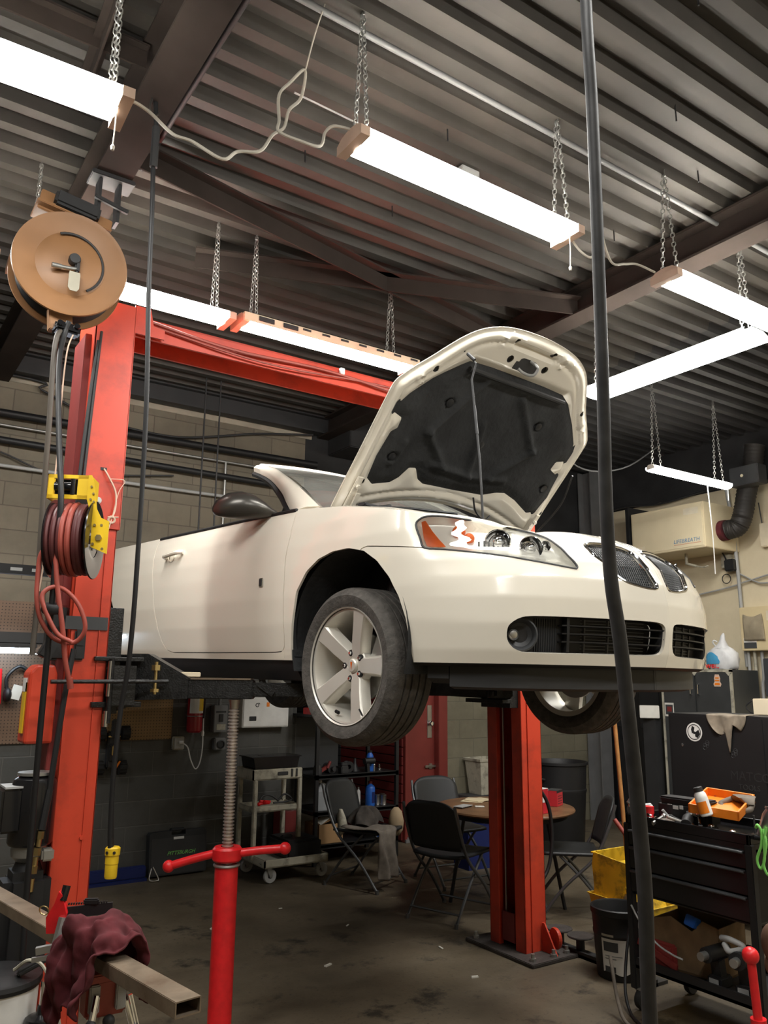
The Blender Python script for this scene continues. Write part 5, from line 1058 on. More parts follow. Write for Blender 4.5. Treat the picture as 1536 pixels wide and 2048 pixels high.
tag(MB().span((1.70, 6.93, .02), (2.345, 6.99, .11), .008).span((1.70, 6.90, .0), (2.345, 7.0, .02)).build('blue_bar', M['blue'], smooth=0), 'dark blue steel bar on the floor along the far wall', 'steel bar')
tag(MB().tube([(2.365, 6.86, .10), (2.345, 6.84, .02), (2.40, 6.83, .008), (2.42, 6.84, .02), (2.375, 6.86, .11)], .006, 8).build('wire_handle', M['steel'], smooth=60), 'bent chrome wire handle on the floor beside the tool case', 'handle')
# pipes and wires along the far wall
def run(n, P, r, m, lab, cat): return tag(MB().tube(P, r, 8, smooth=len(P) > 3).build(n, M[m], smooth=60), lab, cat)
run('black_pipe', [(-3.1, 7.03, 3.72), (3.88, 7.03, 3.78)], .035, 'black', 'upper thick black pipe running along the far wall', 'pipe')
run('black_pipe', [(-3.1, 7.03, 3.56), (3.88, 7.03, 3.50)], .030, 'black', 'lower thick black pipe running along the far wall', 'pipe')
run('steel_conduit', [(-3.1, 7.05, 3.655), (3.80, 7.05, 3.66)], .012, 'zinc', 'thin steel conduit between the two black pipes on the far wall', 'conduit')
run('steel_conduit', [(-3.1, 7.05, 3.305), (2.905, 7.05, 3.32)], .016, 'lgrey', 'pale conduit along the far wall below the black pipes', 'conduit')
run('steel_conduit', [(2.90, 7.05, 3.66), (2.90, 7.05, 2.3)], .014, 'zinc', 'vertical steel conduit on the far wall behind the side mirror', 'conduit')
run('cable_swag', [(-3.0, 7.06, 4.0), (.85, 7.05, 4.10), (1.2, 7.05, 4.02), (1.6, 7.05, 3.87), (2.0, 7.05, 3.82), (2.42, 7.05, 3.82), (2.81, 7.05, 3.90), (3.22, 7.05, 4.0), (3.84, 7.05, 4.1)], .011, 'dark', 'sagging dark cable along the top of the far wall', 'cable')
run('cable_swag', [(-3.0, 7.06, 3.6), (.3, 7.05, 3.55), (.92, 7.05, 3.43), (1.33, 7.05, 3.31), (1.8, 7.05, 3.36), (2.4, 7.06, 3.45)], .008, 'dark', 'thin dark cable sagging across the blocks left of the lift', 'cable')
run('drop_wire', [(2.49, 6.6, 4.28), (2.495, 6.6, 2.75)], .008, 'dark', 'thin dark rod hanging from the roof behind the car door, left of its pair', 'rod')
run('drop_wire', [(2.63, 6.6, 4.28), (2.635, 6.6, 2.75)], .008, 'dark', 'thin dark rod hanging from the roof behind the car door, right of its pair', 'rod')
tag(MB().span((2.42, 6.54, 2.72), (2.74, 6.68, 2.77), .004).build('cream_shelf_box', M['cream'], smooth=0), 'cream box hung on two thin rods behind the car door', 'box')
# roof conduits and stuff
tag(MB().tube([(-3.0, 2.42, 4.27), (3.6, 2.46, 4.27), (XW, 2.55, 4.27)], .014, 8, smooth=False).build('roof_conduit', M['grey'], smooth=60), 'steel conduit along the roof ribs above the near lights', 'conduit')
tag(MB().tube([(1.03, -1, 4.24), (1.03, 3.85, 4.24)], .016, 8, smooth=False).build('roof_conduit', M['dark'], smooth=60), 'dark conduit beside the roof beam above the tan hose reel', 'conduit')
jb = tag(MB().span((2.42, 2.90, 4.23), (2.54, 2.98, 4.285), .004).build('junction_box', M['lgrey'], smooth=0), 'small grey junction box on the roof above the car light', 'junction box')
tag(MB().tube([(1.45, 2.94, 4.285), (2.42, 2.94, 4.26), (3.2, 2.96, 4.285)], .005, 6).build('roof_wire', M['lgrey'], smooth=60), 'pale wire running through the roof junction box', 'wire')

rng2 = random.Random(11)
for x, y in ((1.95, 1.9), (2.5, 1.55), (3.0, 2.02), (2.2, 2.75), (3.35, 1.75), (2.9, 1.3), (3.5, 2.25), (1.5, 1.85), (2.75, 3.1), (3.6, 2.9), (2.35, 3.45), (1.7, 3.3)):
    tag(MB().cyl((x, y, 4.37), (x+.004, y, 4.235), .004, seg=6).build('roofing_screw', M['black']), 'dark screw tip poking down through the ribbed roof deck', 'screw', 'screw tips through the roof deck')
# ------------------------------------------------------------------ middle floor: service cart, rack, chairs, table, bins
uc = thing('service_cart', 'grimy beige three-shelf service cart on casters against the dark wall', 'cart', (3.08, 6.35, 0))
def tray(x0, x1, y0, y1, z, h, n):
    q = MB().span((x0, y0, z), (x1, y1, z+.02), .01)
    q.span((x0, y0, z), (x1, y0+.02, z+h), .008).span((x0, y1-.02, z), (x1, y1, z+h), .008).span((x0, y0, z), (x0+.02, y1, z+h), .008).span((x1-.02, y0, z), (x1, y1, z+h), .008)
    return q.build(n, M['grimy_cream'], uc, smooth=0)
tp = tray(-.03, .45, .12, .46, .78, .09, 'top_tray'); tray(-.01, .44, .14, .44, .52, .05, 'middle_tray'); tray(.0, .60, -.10, .46, .125, .065, 'bottom_tray')
for k in range(2): MB().span((.33+.045*k, .112, .80), (.345+.045*k, .122, .865)).build('tool_slot', M['dark'], tp, smooth=0)
MB().span((.20, .113, .815), (.30, .121, .845), .006).build('hand_hole', M['dark'], tp, smooth=0)
for x, y in ((.0, .14), (.42, .14), (.0, .44), (.42, .44)): MB().box((x+.006, y, .48), (.036, .036, .66), None, .006).build('post', M['grimy_cream'], uc, smooth=0)
for x, y in ((.06, -.04), (.54, -.04), (.06, .41), (.54, .41)):
    c = MB().lathe([(.02, -.012), (.05, -.015), (.055, -.008), (.055, .008), (.05, .015), (.02, .012)], (x+.02, y, .056), (0, 1, .0), 24).build('caster', M['lgrey'], uc)
    MB().prism([(-.02, .125), (.02, .125), (.03, .05), (.012, .05)], ((x, y-.022, 0), (1, 0, 0), (0, 0, 1)), .003).prism([(-.02, .125), (.02, .125), (.03, .05), (.012, .05)], ((x, y+.022, 0), (1, 0, 0), (0, 0, 1)), .003).span((x-.03, y-.03, .118), (x+.03, y+.03, .126)).cyl((x+.02, y-.024, .056), (x+.02, y+.024, .056), .01, seg=10).build('caster_fork', M['zinc'], c, smooth=0)
q = MB().prism([(.0, 0), (.40, 0), (.42, .09), (.44, .09), (.44, .10), (-.04, .10), (-.04, .09), (-.02, .09)], ((3.08, 6.49, .872), (1, 0, 0), (0, 0, 1)), -.26).span((3.17, 6.55, .968), (3.28, 6.65, .975))
tag(q.build('parts_tray', M['blackgloss'], smooth=0, bevel=.004), 'black plastic parts tray on top of the beige service cart', 'tray')
tag(MB().tube([(3.14, 6.52, .58), (3.18, 6.55, .64), (3.26, 6.55, .645), (3.33, 6.55, .60), (3.36, 6.6, .59), (3.42, 6.6, .64), (3.48, 6.58, .60), (3.42, 6.55, .585), (3.28, 6.53, .585)], .008, 8).build('jumper_lead', M['dark'], smooth=60), 'dark lead coiled on the middle shelf of the service cart', 'cable')
tag(MB().cyl((3.13, 6.50, .59), (3.22, 6.52, .592), .013, seg=10).cyl((3.14, 6.505, .612), (3.24, 6.51, .60), .010, seg=10).sphere((3.13, 6.5, .588), .016).box((3.20, 6.5, .60), (.07, .03, .03), (0, 10, 20), .006).build('red_pliers', M['jackred']), 'red handled clamp at the left of the cart middle shelf', 'clamp')
tag(MB().span((3.33, 6.34, .148), (3.66, 6.72, .30), .02).box((3.40, 6.5, .31), (.10, .04, .03), None, .008).build('black_case', M['black'], smooth=0), 'black case lying on the bottom shelf of the service cart', 'case')
for x, y, a, n in ((3.14, 6.32, 20, 'spanner'), (3.20, 6.35, -15, 'spanner')):
    o = MB().bar((x-.05, y, .16), (x+.06, y+.02, .16), .012, .006).torus((x+.07, y+.02, .16), .012, .004).torus((x-.06, y, .16), .014, .004).build(n, M['steel'], smooth=60)
    tag(o, 'chrome spanner at the left end of the cart bottom shelf' if a > 0 else 'chrome spanner on the cart bottom shelf, next to the black case', 'spanner')
# black rack in front of the recess
rk = thing('storage_rack', 'black steel storage rack cluttered with supplies, before the red boards', 'rack', (3.74, 6.62, 0))
for x, y in ((0, 0), (.88, 0), (0, .48), (.86, .48)): MB().span((x, y, 0), (x+.032, y+.032, 1.62)).build('post', M['black'], rk, smooth=0)
for z in (.15, .43, .745, 1.28): MB().span((0, 0, z), (.91, .51, z+.022)).span((0, 0, z-.012), (.91, .012, z+.03)).build('shelf', M['black'], rk, smooth=0)
MB().span((.03, .49, .79), (.52, .50, 1.26)).build('back_board', M['charcoal'], rk, smooth=0)
MB().span((.07, .46, .46), (.60, .475, .735)).build('back_board', M['dark'], rk, smooth=0)
def bottle(n, loc, r, h, m, capm, lab, cat, neck=.35):
    t = thing(n, lab, cat, loc)
    MB().lathe([(0, 0), (r*.92, 0), (r, .01), (r, h*.72), (r*.85, h*.8), (r*neck, h*.88), (r*neck, h*.93), (0, h*.93)], (0, 0, 0), (0, 0, 1), 24).build('body', M[m], t)
    MB().lathe([(0, h*.91), (r*neck*1.2, h*.91), (r*neck*1.2, h), (0, h)], (0, 0, 0), (0, 0, 1), 16).build('cap', M[capm], t); return t
jc = thing('oil_jug', 'grey plastic oil jug on the middle shelf of the black rack', 'jug', (3.855, 6.72, .452))
MB().loft([[(s*x, s2*y, z) for x, y in ((-.055, -.04), (.055, -.04), (.055, .04), (-.055, .04))] for z, s, s2 in ((0, .95, .95), (.02, 1, 1), (.17, 1, 1), (.20, .8, .85), (.235, .35, .5), (.25, .35, .5))]).build('body', mat('grey_jug', (.30, .31, .32), .45), jc, smooth=0, bevel=.008)
MB().cyl((-.015, 0, .245), (-.015, 0, .285), .02, seg=16).build('cap', M['white'], jc)
MB().tube([(.02, 0, .24), (.06, 0, .20), (.055, 0, .08)], .010, 8).build('handle', M['lgrey'], jc)
b1 = bottle('coolant_bottle', (4.405, 6.74, .452), .046, .225, 'bluep', 'darkred', 'blue bottle with a dark red cap on the middle shelf of the black rack', 'bottle')
q = MB()
q.grid(lambda u, v: (.047*math.sin(-.2+.9*u), -.047*math.cos(-.2+.9*u), .03+.10*v), 6, 2); q.build('label', M['blue'], b1)
bottle('spray_can', (4.41, 6.76, .767), .034, .19, 'bluep', 'black', 'blue spray can standing on the cluttered upper shelf of the black rack', 'spray can', .55)
bottle('white_tube', (4.31, 6.80, .452), .02, .17, 'white', 'lgrey', 'slim white tube between the chair back and the blue bottle', 'tube')
for k, (x, y) in enumerate(((4.50, 6.76), (4.545, 6.72), (4.575, 6.79))):
    t = MB().lathe([(0, 0), (.028, 0), (.030, .006), (.028, .012), (.028, .085), (.030, .092), (.026, .096), (0, .096)], (x, y, .452), (0, 0, 1), 22).build('steel_can', M['steel'])
    tag(t, ('silver can nearest the blue bottle on the black rack', 'middle silver can in front on the black rack shelf', 'silver can nearest the right post of the black rack')[k], 'can', 'silver cans on the black rack')
bx = thing('cardboard_box', 'open brown cardboard box on the bottom shelf of the black rack', 'box', (3.93, 6.78, .173))
MB().span((-.13, -.13, 0), (.13, .13, .006)).span((-.13, -.13, 0), (.13, -.125, .17)).span((-.13, .125, 0), (.13, .13, .17)).span((-.13, -.13, 0), (-.125, .13, .17)).span((.125, -.13, 0), (.13, .13, .17)).build('carton', M['cardboard'], bx, smooth=0)
MB().box((-.05, -.06, .20), (.22, .10, .004), (25, -18, 0)).build('flap', M['cardboard'], bx, smooth=0)
tag(MB().box((3.90, 6.70, .395), (.20, .07, .008), (20, -26, 10)).build('white_board', M['paper'], smooth=0), 'white board sticking up out of the cardboard box', 'board')
rng = random.Random(3)
names = [('impact_socket', 'black socket'), ('hand_tool', 'hand tool'), ('small_motor', 'small motor'), ('battery_pack', 'battery pack'), ('reel_of_wire', 'reel of wire'), ('plastic_funnel', 'funnel'), ('cordless_drill', 'drill'), ('spray_nozzle', 'nozzle'), ('pipe_fitting', 'fitting')]
labs = ['black round part at the left end of the rack upper shelf', 'red and black tool left on the rack upper shelf', 'dark motor housing on the rack upper shelf, left of centre', 'dark block battery on the rack upper shelf', 'reel of dark wire in the middle of the rack upper shelf', 'black funnel on the rack upper shelf, near the blue can', 'black cordless drill behind the blue spray can', 'small chrome nozzle on the rack upper shelf', 'bright fitting at the right end of the rack upper shelf']
for k, (n, c) in enumerate(names):
    x = 3.80+k*.093; y = 6.70+.05*(k % 3); z = .767; q = MB(); m = 'dark'
    if k == 0: q.lathe([(0, 0), (.04, 0), (.042, .05), (.03, .09), (0, .09)], (x, y, z), seg=18)
    elif k == 1: q.bar((x-.05, y, z+.02), (x+.05, y+.02, z+.06), .03, .03, bev=.005).cyl((x+.04, y, z+.05), (x+.07, y, z+.11), .014, seg=10); m = 'darkred'
    elif k == 2: q.cyl((x, y-.05, z+.045), (x, y+.06, z+.045), .045, seg=20).cyl((x, y-.09, z+.045), (x, y-.05, z+.045), .02, seg=12)
    elif k == 3: q.span((x-.04, y-.03, z), (x+.04, y+.04, z+.07), .008).span((x-.03, y-.02, z+.07), (x+.03, y+.03, z+.10), .005)
    elif k == 4: q.lathe([(.02, 0), (.05, 0), (.05, .008), (.03, .01), (.03, .06), (.05, .062), (.05, .07), (.02, .07)], (x, y, z+.05), (.1, 1, 0), 22); m = 'black'
    elif k == 5: q.lathe([(.05, .0), (.052, .004), (.015, .07), (.012, .12), (.008, .12), (.012, .07), (.047, .004)], (x, y, z), seg=18); m = 'black'
    elif k == 6: q.cyl((x-.05, y, z+.10), (x+.06, y, z+.10), .03, seg=16).bar((x-.01, y, z), (x-.02, y, z+.09), .03, .04, (0, 1, 0), bev=.006); m = 'black'
    elif k == 7: q.cyl((x, y, z), (x, y, z+.05), .012, seg=12).sphere((x, y, z+.055), .014); m = 'steel'
    else: q.lathe([(0, 0), (.018, 0), (.018, .02), (.010, .025), (.010, .05), (.015, .055), (0, .06)], (x, y, z), seg=14); m = 'chrome'
    tag(q.build(n, M[m]), labs[k], c, 'clutter on the rack upper shelf')
tag(MB().span((3.74, 6.66, 1.302), (3.95, 6.9, 1.36), .004).span((3.76, 6.655, 1.315), (3.93, 6.66, 1.345)).build('red_parts_box', M['jackred'], smooth=0), 'red parts box on the top shelf of the rack, beside the tyre', 'box')
tag(MB().span((3.97, 6.66, 1.302), (4.12, 6.85, 1.35), .004).build('white_parts_box', M['white'], smooth=0), 'white parts box on the top shelf of the rack, beside the tyre', 'box')
tag(MB().lathe([(0, 0), (.05, 0), (.055, .09), (.05, .095), (0, .095)], (4.50, 6.75, .172), seg=22).build('blue_tub', M['bluep']), 'small blue tub on the bottom shelf of the black rack', 'tub')
tag(MB().box((4.40, 6.80, .215), (.20, .24, .08), None, .03).build('black_bundle', M['black'], smooth=40), 'black bundle on the bottom shelf beside the blue tub', 'bundle')
tag(MB().box((3.62, 6.95, .46), (.20, .14, .012), (0, 8, 10)).box((3.62, 6.95, .475), (.17, .13, .006), (0, 12, -5)).build('papers', M['paper'], smooth=0), 'papers lying between the service cart and the black rack', 'papers')
tag(MB().span((3.55, 6.82, 0), (3.70, 7.06, .45), .004).build('dark_bin', M['darkred'], smooth=0), 'dark red bin between the service cart and the black rack', 'bin')
# folding chairs: local +y is forward
def make_chair(label):
    t = thing('folding_chair', label, 'chair', (0, 0, 0), 0, 'black folding chairs')
    q = MB(); 
    def bk(u, v):
        x = (u-.5)*.44; z = .47+.33*v; r = .035*(1-abs(2*v-1)**6)
        w = 1-.12*(2*abs(v-.5))**4; return (x*w, -.165-.10*v-.035*(1-(2*u-1)**2), z-.045*((2*u-1)**4)*(v > .7)*(v-.7)/.3)
    q.grid(bk, 14, 10); q.build('backrest', M['chairplastic'], t, smooth=60, solid=.016)
    q = MB(); q.grid(lambda u, v: ((u-.5)*.42*(1-.06*(2*v-1)**4), -.17+.42*v, .445-.018*(1-(2*u-1)**2)*(1-.5*v)+.0), 12, 12); q.build('seat', M['chairplastic'], t, smooth=60, solid=.022)
    for s in (-1, 1):
        MB().tube([(s*.215, -.275, .775), (s*.22, -.23, .64), (s*.222, -.12, .42), (s*.225, .10, .22), (s*.225, .27, .012)], .0115, 8, 4).cyl((s*.225, .27, 0), (s*.225, .268, .03), .015, seg=10).build('front_leg', M['chairsteel'], t)
        MB().tube([(s*.195, .12, .42), (s*.198, -.04, .26), (s*.20, -.24, .012)], .0105, 8, 4).cyl((s*.2, -.24, 0), (s*.2, -.238, .03), .014, seg=10).build('rear_leg', M['chairsteel'], t)
    MB().tube([(-.225, .22, .065), (.225, .22, .065)], .008, 8, smooth=False).build('front_rung', M['chairsteel'], t)
    MB().tube([(-.2, -.20, .075), (.2, -.20, .075)], .008, 8, smooth=False).build('rear_rung', M['chairsteel'], t)
    return t
M['chairplastic'] = mat('black_chair_plastic', (.016, .017, .018), .5, 0, .1); M['chairsteel'] = mat('grey_chair_steel', (.14, .145, .15), .35, .7, .1)
ch = make_chair('black folding chair seen from behind, left of the red right-hand post'); ch.location = (3.84, 4.82, 0); ch.rotation_euler = (0, 0, R(-71))
chA = dup(ch, (3.80, 5.90, 0), -155, 'folding chair with a cloth hanging from its seat, before the black rack')
dup(ch, (4.48, 5.62, 0), 174, 'folding chair on the far side of the brown table, only its back showing')
dup(ch, (4.66, 4.40, 0), 50, 'folding chair seen side-on between the round table and the mop bucket')
# cloth and jacket on the chair
def cloth(u, v):
    y = .27-.0*v; 
    if v < .35: p = V(((u-.5)*.30, -.05+.33*(v/.35), .462+.012*math.sin(9*u)))
    else:
        t = (v-.35)/.65; p = V(((u-.5)*(.27-.05*t)+.012*math.sin(6*t), .285+.02*math.sin(3*PI*u+2*t)+.015*t, .455-.36*t))
    return p+V((0, .012*math.sin(11*u+7*v), .006*math.sin(17*v+9*u)))
o = MB().grid(cloth, 16, 30).build('hanging_cloth', M['cloth'], smooth=179, solid=.006); o.location = (3.71, 5.86, 0); o.rotation_euler = (0, 0, R(-155)); tag(o, 'brown grey cloth hanging from the seat of the chair before the rack', 'cloth')
def jacket(u, v):
    a = 2*PI*u; r = .125+.025*math.sin(3*a)+.02*math.sin(5*a+4*v); h = .16*math.sin(PI*min(1, v*1.02))*(1+.15*math.sin(2*a))
    k = 1-.85*v if v < .999 else .02
    return V((r*k*math.cos(a)*1.25, r*k*math.sin(a)+.02, .47+.13*(1-(1-v)**2)+.02*math.sin(4*a+6*v)*(1-v)))
o = MB().grid(jacket, 36, 10).build('dark_jacket', mat('dark_brown_cloth', (.05, .042, .036), .95, 0, .4, 15), smooth=179); o.location = (3.81, 5.93, 0); o.rotation_euler = (0, 0, R(-155)); tag(o, 'dark bundled jacket on the seat of the chair before the rack', 'jacket')
o = MB().loft([[(.10+.05*math.cos(a)*s, .16+.06*math.sin(a)*s, z) for a in [2*PI*k/12 for k in range(12)]] for z, s in ((.36, .5), (.40, .95), (.47, 1.1), (.55, .8), (.58, .3))]).build('tan_glove', mat('tan_leather', (.34, .25, .15), .8), smooth=60); o.location = (4.03, 6.02, 0); o.rotation_euler = (0, 0, R(-133)); tag(o, 'tan leather work glove draped beside the bundled jacket', 'glove')
o = MB().loft([[(x+.035*math.cos(a)*s, y+.045*math.sin(a)*s, z) for a in [2*PI*k/10 for k in range(10)]] for x, y, z, s in ((3.62, 5.98, .58, .4), (3.62, 5.97, .52, 1), (3.63, 5.96, .46, 1.1), (3.61, 5.96, .40, .8), (3.60, 5.96, .37, .3))]).build('white_rag', M['grimy_cream'], smooth=60); tag(o, 'dirty white rag at the left corner of the chair before the rack', 'rag')
# round table and what lies on it
tb = thing('round_table', 'round brown table behind the right-hand lift post', 'table', (4.36, 4.80, 0))
woodm = mat('brown_table_laminate', (.17, .085, .04), .35, 0, .3, 7)
MB().lathe([(0, .675), (.48, .675), (.515, .68), (.52, .69), (.515, .70), (.49, .702), (0, .702)], (0, 0, 0), (0, 0, 1), 48).build('tabletop', woodm, tb)
MB().lathe([(.44, .64), (.46, .64), (.46, .676), (.44, .676)], (0, 0, 0), (0, 0, 1), 40).build('apron', M['black'], tb)
for k in range(4):
    a = R(45+90*k); MB().cyl((.30*math.cos(a), .30*math.sin(a), .67), (.42*math.cos(a), .42*math.sin(a), 0), .014, seg=10).build('leg', M['black'], tb)
ph = tag(MB().box((4.03, 4.90, .708), (.15, .075, .010), (0, 0, 20), .004).build('phone', M['blackgloss'], smooth=0), 'black phone lying on the left side of the round table', 'phone')
MB().box((4.03, 4.90, .7135), (.155, .08, .003), (0, 0, 20)).build('bumper_frame', M['lgrey'], ph, smooth=0)
tag(MB().box((4.15, 4.85, .706), (.07, .04, .006), (0, 0, -30), .002).build('white_scrap', M['paper'], smooth=0), 'small white scrap beside the phone on the round table', 'paper')
tag(MB().box((4.33, 5.12, .706), (.24, .17, .003), (0, 0, 35)).box((4.36, 5.10, .710), (.20, .15, .003), (0, 0, 10)).build('loose_papers', mat('cream_paper', (.55, .46, .30), .8), smooth=0), 'cream papers at the far edge of the round table', 'papers')
for lab, p, s, rz in (('red carton at the right edge of the round table', (4.70, 4.62, .703), (.13, .09, .115), 25), ('red carton partly hidden behind the right-hand lift post', (4.34, 4.41, .703), (.10, .08, .17), 10)):
    t = thing('red_carton', lab, 'box', p, rz, 'red cartons on the round table')
    MB().span((-s[0]/2, -s[1]/2, 0), (s[0]/2, s[1]/2, s[2]), .002).build('carton', mat('red_card', (.50, .02, .03), .5), t, smooth=0)
    MB().span((-s[0]/2, -s[1]/2, s[2]-.018), (s[0]/2, s[1]/2, s[2]+.001)).build('lid_edge', M['dark'] if s[0] > .11 else M['white'], t, smooth=0)
    q = MB()
    if s[0] > .11:
        for k in range(4): q.box((.0, -s[1]/2-.0008, .02+.018*k), (.10-.015*(k % 2), .001, .004))
    else: q.box((-.01, -s[1]/2-.0008, .10), (.045, .001, .045))
    q.build('print', M['white'] if s[0] < .11 else M['maroon'], t, smooth=0)
cu = thing('drink_cup', 'white drink cup with a straw behind the red carton', 'cup', (4.40, 4.50, .703))
MB().lathe([(0, 0), (.03, 0), (.04, .10), (.042, .105), (0, .105)], (0, 0, 0), (0, 0, 1), 20).build('cup', M['white'], cu)
MB().cyl((0, 0, .1), (-.02, .02, .24), .004, seg=8).build('straw', M['white'], cu)
tag(MB().sphere((4.79, 4.70, .725), .03, 1.3, .9, .8).sphere((4.82, 4.69, .72), .022).build('crumpled_napkin', M['white']), 'crumpled white napkin beside the red carton on the table edge', 'napkin')
tag(MB().tube([(3.80, 4.22, 1.35), (3.95, 4.18, 1.05), (4.12, 4.13, .85), (4.16, 4.12, .62), (4.12, 4.12, .42), (4.03, 4.13, .3), (3.98, 4.15, .12), (4.05, 4.1, .012)], .012, 8).build('loose_hose', M['black'], smooth=60), 'black hose curving down beside the right-hand lift post', 'hose')
# bins along the olive wall
tr = thing('trash_can', 'big black ribbed trash can against the olive wall', 'trash can', (6.35, 6.16, 0))
MB().lathe([(0, 0), (.22, 0), (.23, .02), (.262, .52), (.27, .54), (.27, .56), (.264, .565), (.275, .79), (.292, .80), (.292, .825), (.28, .825), (.262, .78), (.21, .03), (0, .03)], (0, 0, 0), (0, 0, 1), 44).build('body', M['black'], tr, smooth=40)
for s in (-1, 1): MB().tube([(s*.27, -.06, .66), (s*.32, -.04, .67), (s*.32, .04, .67), (s*.27, .06, .66)], .012, 8).build('handle', M['black'], tr)
tag(MB().span((5.68, 6.80, 0), (6.14, 7.06, .44), .006).build('grey_crate', M['charcoal'], smooth=0), 'dark grey crate carrying the beige bin by the olive wall', 'crate')
bn = thing('beige_bin', 'beige plastic bin with a flared rim by the olive wall, left of the post', 'bin', (5.98, 6.92, .44))
MB().loft([[(x*s, y*s, z) for x, y in ((-.15, -.13), (.15, -.13), (.15, .13), (-.15, .13))] for z, s in ((0, .78), (.34, 1), (.34, 1.08), (.37, 1.1), (.37, 1.04), (.02, .74))]).build('tub', M['grimy_cream'], bn, smooth=0, bevel=.01)
tag(MB().loft([[(4.95+x*s, 5.90+y*s, z) for x, y in ((-.14, -.12), (.14, -.12), (.14, .12), (-.14, .12))] for z, s in ((0, .85), (.36, 1), (.38, 1.06), (.38, 1.0), (.05, .8))]).build('blue_bin', M['blue'], smooth=0), 'blue bin on the floor behind the round table', 'bin')
for k, (x, y) in enumerate(((2.9, 5.6), (3.1, 5.0), (3.35, 4.3), (2.3, 5.4), (3.2, 3.8), (2.6, 4.4))):
    tag(MB().box((x, y, .004), (.028+.01*(k % 3), .012, .006), (0, 0, 40*k), .002).build('paper_scrap', M['paper'], smooth=0), 'tiny pale paper scrap lying on the oily floor', 'scrap', 'paper scraps on the floor')
# ------------------------------------------------------------------ right side: mop bucket, pails, tool cart, chest, cabinet, wall things
mb_ = thing('mop_bucket', 'dirty yellow mop bucket with a wringer, left of the black tool cart', 'mop bucket', (4.36, 3.60, 0)); mb_.scale = (1, 1, .88)
MB().loft([[(x*s, y*s, z) for x, y in ((-.17, -.24), (.17, -.24), (.19, .0), (.17, .24), (-.17, .24), (-.19, 0))] for z, s in ((.07, .80), (.34, 1), (.36, 1.06), (.36, 1.0), (.09, .76))]).build('tub', M['dirty_yellow'], mb_, smooth=0, bevel=.008)
q = MB().prism([(-.165, .30), (-.13, .28), (-.02, .28), (.13, .56), (.15, .60), (-.17, .64), (-.185, .56)], ((-.16, .02, 0), (0, -1, 0), (0, 0, 1)), .010)
q.prism([(-.165, .30), (-.13, .28), (-.02, .28), (.13, .56), (.15, .60), (-.17, .64), (-.185, .56)], ((.14, .02, 0), (0, -1, 0), (0, 0, 1)), .010)
q.box((-.01, .19, .48), (.30, .010, .34), (6, 0, 0)).box((-.01, -.05, .44), (.30, .010, .36), (-22, 0, 0)).box((-.01, .195, .635), (.33, .03, .012), (0, 0, 0), .003)
q.box((-.01, -.125, .60), (.33, .03, .012), (0, 0, 0), .003); q.build('wringer', M['dirty_yellow'], mb_, smooth=0)
MB().box((-.172, .10, .235), (.012, .22, .03), (28, 0, 0), .004).build('wringer_lip', M['dirty_yellow'], mb_, smooth=0)
q = MB()
for k in range(9): q.box((-.01, -.058-.004*k, .33+.028*k), (.24, .006, .006))
q.build('wringer_slots', M['dark'], mb_, smooth=0)
for x, y in ((-.12, -.18), (.12, -.18), (-.12, .18), (.12, .18)): MB().lathe([(0, -.012), (.03, -.012), (.034, 0), (.03, .012), (0, .012)], (x, y, .034), (1, 0, 0), 18).cyl((x, y, .034), (x, y, .08), .012, seg=10).build('caster', M['grey'], mb_)
mp = thing('mop', 'mop with a worn wooden handle standing in the yellow bucket', 'mop', (4.34, 3.66, 0))
MB().cyl((0.01, -.02, .30), (-.02, .03, 1.55), .0135, seg=14).build('handle', M['wood'], mp)
q = MB()
for k in range(26): a = k*2.4; q.tube([(.0, -.02, .34), (.05*math.cos(a), -.02+.05*math.sin(a), .26), (.09*math.cos(a), -.02+.10*math.sin(a), .12)], .007, 5, 4)
q.build('mop_head', M['cloth'], mp)
MB().cyl((-.20, -.02, .90), (-.175, -.085, .80), .014, seg=12).build('wringer_grip', M['redair'], mb_)
MB().cyl((-.175, -.085, .80), (-.15, -.12, .55), .008, seg=10).build('wringer_lever', M['dark'], mb_)
bk = thing('black_pail', 'black plastic pail with a torn white label, before the mop bucket', 'pail', (3.93, 3.385, 0))
MB().lathe([(0, 0), (.125, 0), (.13, .008), (.142, .22), (.146, .225), (.146, .24), (.143, .245), (.150, .33), (.156, .335), (.156, .365), (.148, .37), (.142, .36), (.13, .02), (0, .02)], (0, 0, 0), (0, 0, 1), 44).build('body', M['black'], bk, smooth=40)
lb = MB(); a0 = R(178); lb.grid(lambda u, v: ((.1335+.0105*v)*math.cos(a0+R(88)*u), (.1335+.0105*v)*math.sin(a0+R(88)*u), .045+.175*v+.010*math.sin(9*u)*(v < .1)), 20, 8); lb.build('label', M['paper'], bk)
lb = MB(); lb.grid(lambda u, v: ((.141+.0030*v)*math.cos(a0+R(5)+R(34)*u), (.141+.0030*v)*math.sin(a0+R(5)+R(34)*u), .155+.05*v), 8, 2).build('label_print', M['charcoal'], bk)
lb = MB().grid(lambda u, v: ((.1355+.001*v)*math.cos(a0+R(6)+R(26)*u), (.1355+.001*v)*math.sin(a0+R(6)+R(26)*u), .048+.03*v), 8, 2); lb.build('label_print', M['charcoal'], bk)
lb = MB(); lb.grid(lambda u, v: (.1475*math.cos(a0+R(2)+R(28)*u), .1475*math.sin(a0+R(2)+R(28)*u), .232+.012*v), 8, 1); lb.build('label_strip', M['grimy_cream'], bk)
lb = MB()
for k in range(2): lb.grid(lambda u, v: ((.1400)*math.cos(a0+R(8)+R(40-14*k)*u), (.1400)*math.sin(a0+R(8)+R(40-14*k)*u), .130-.014*k+.004*v), 8, 1)
lb.build('label_lines', M['grey'], bk)
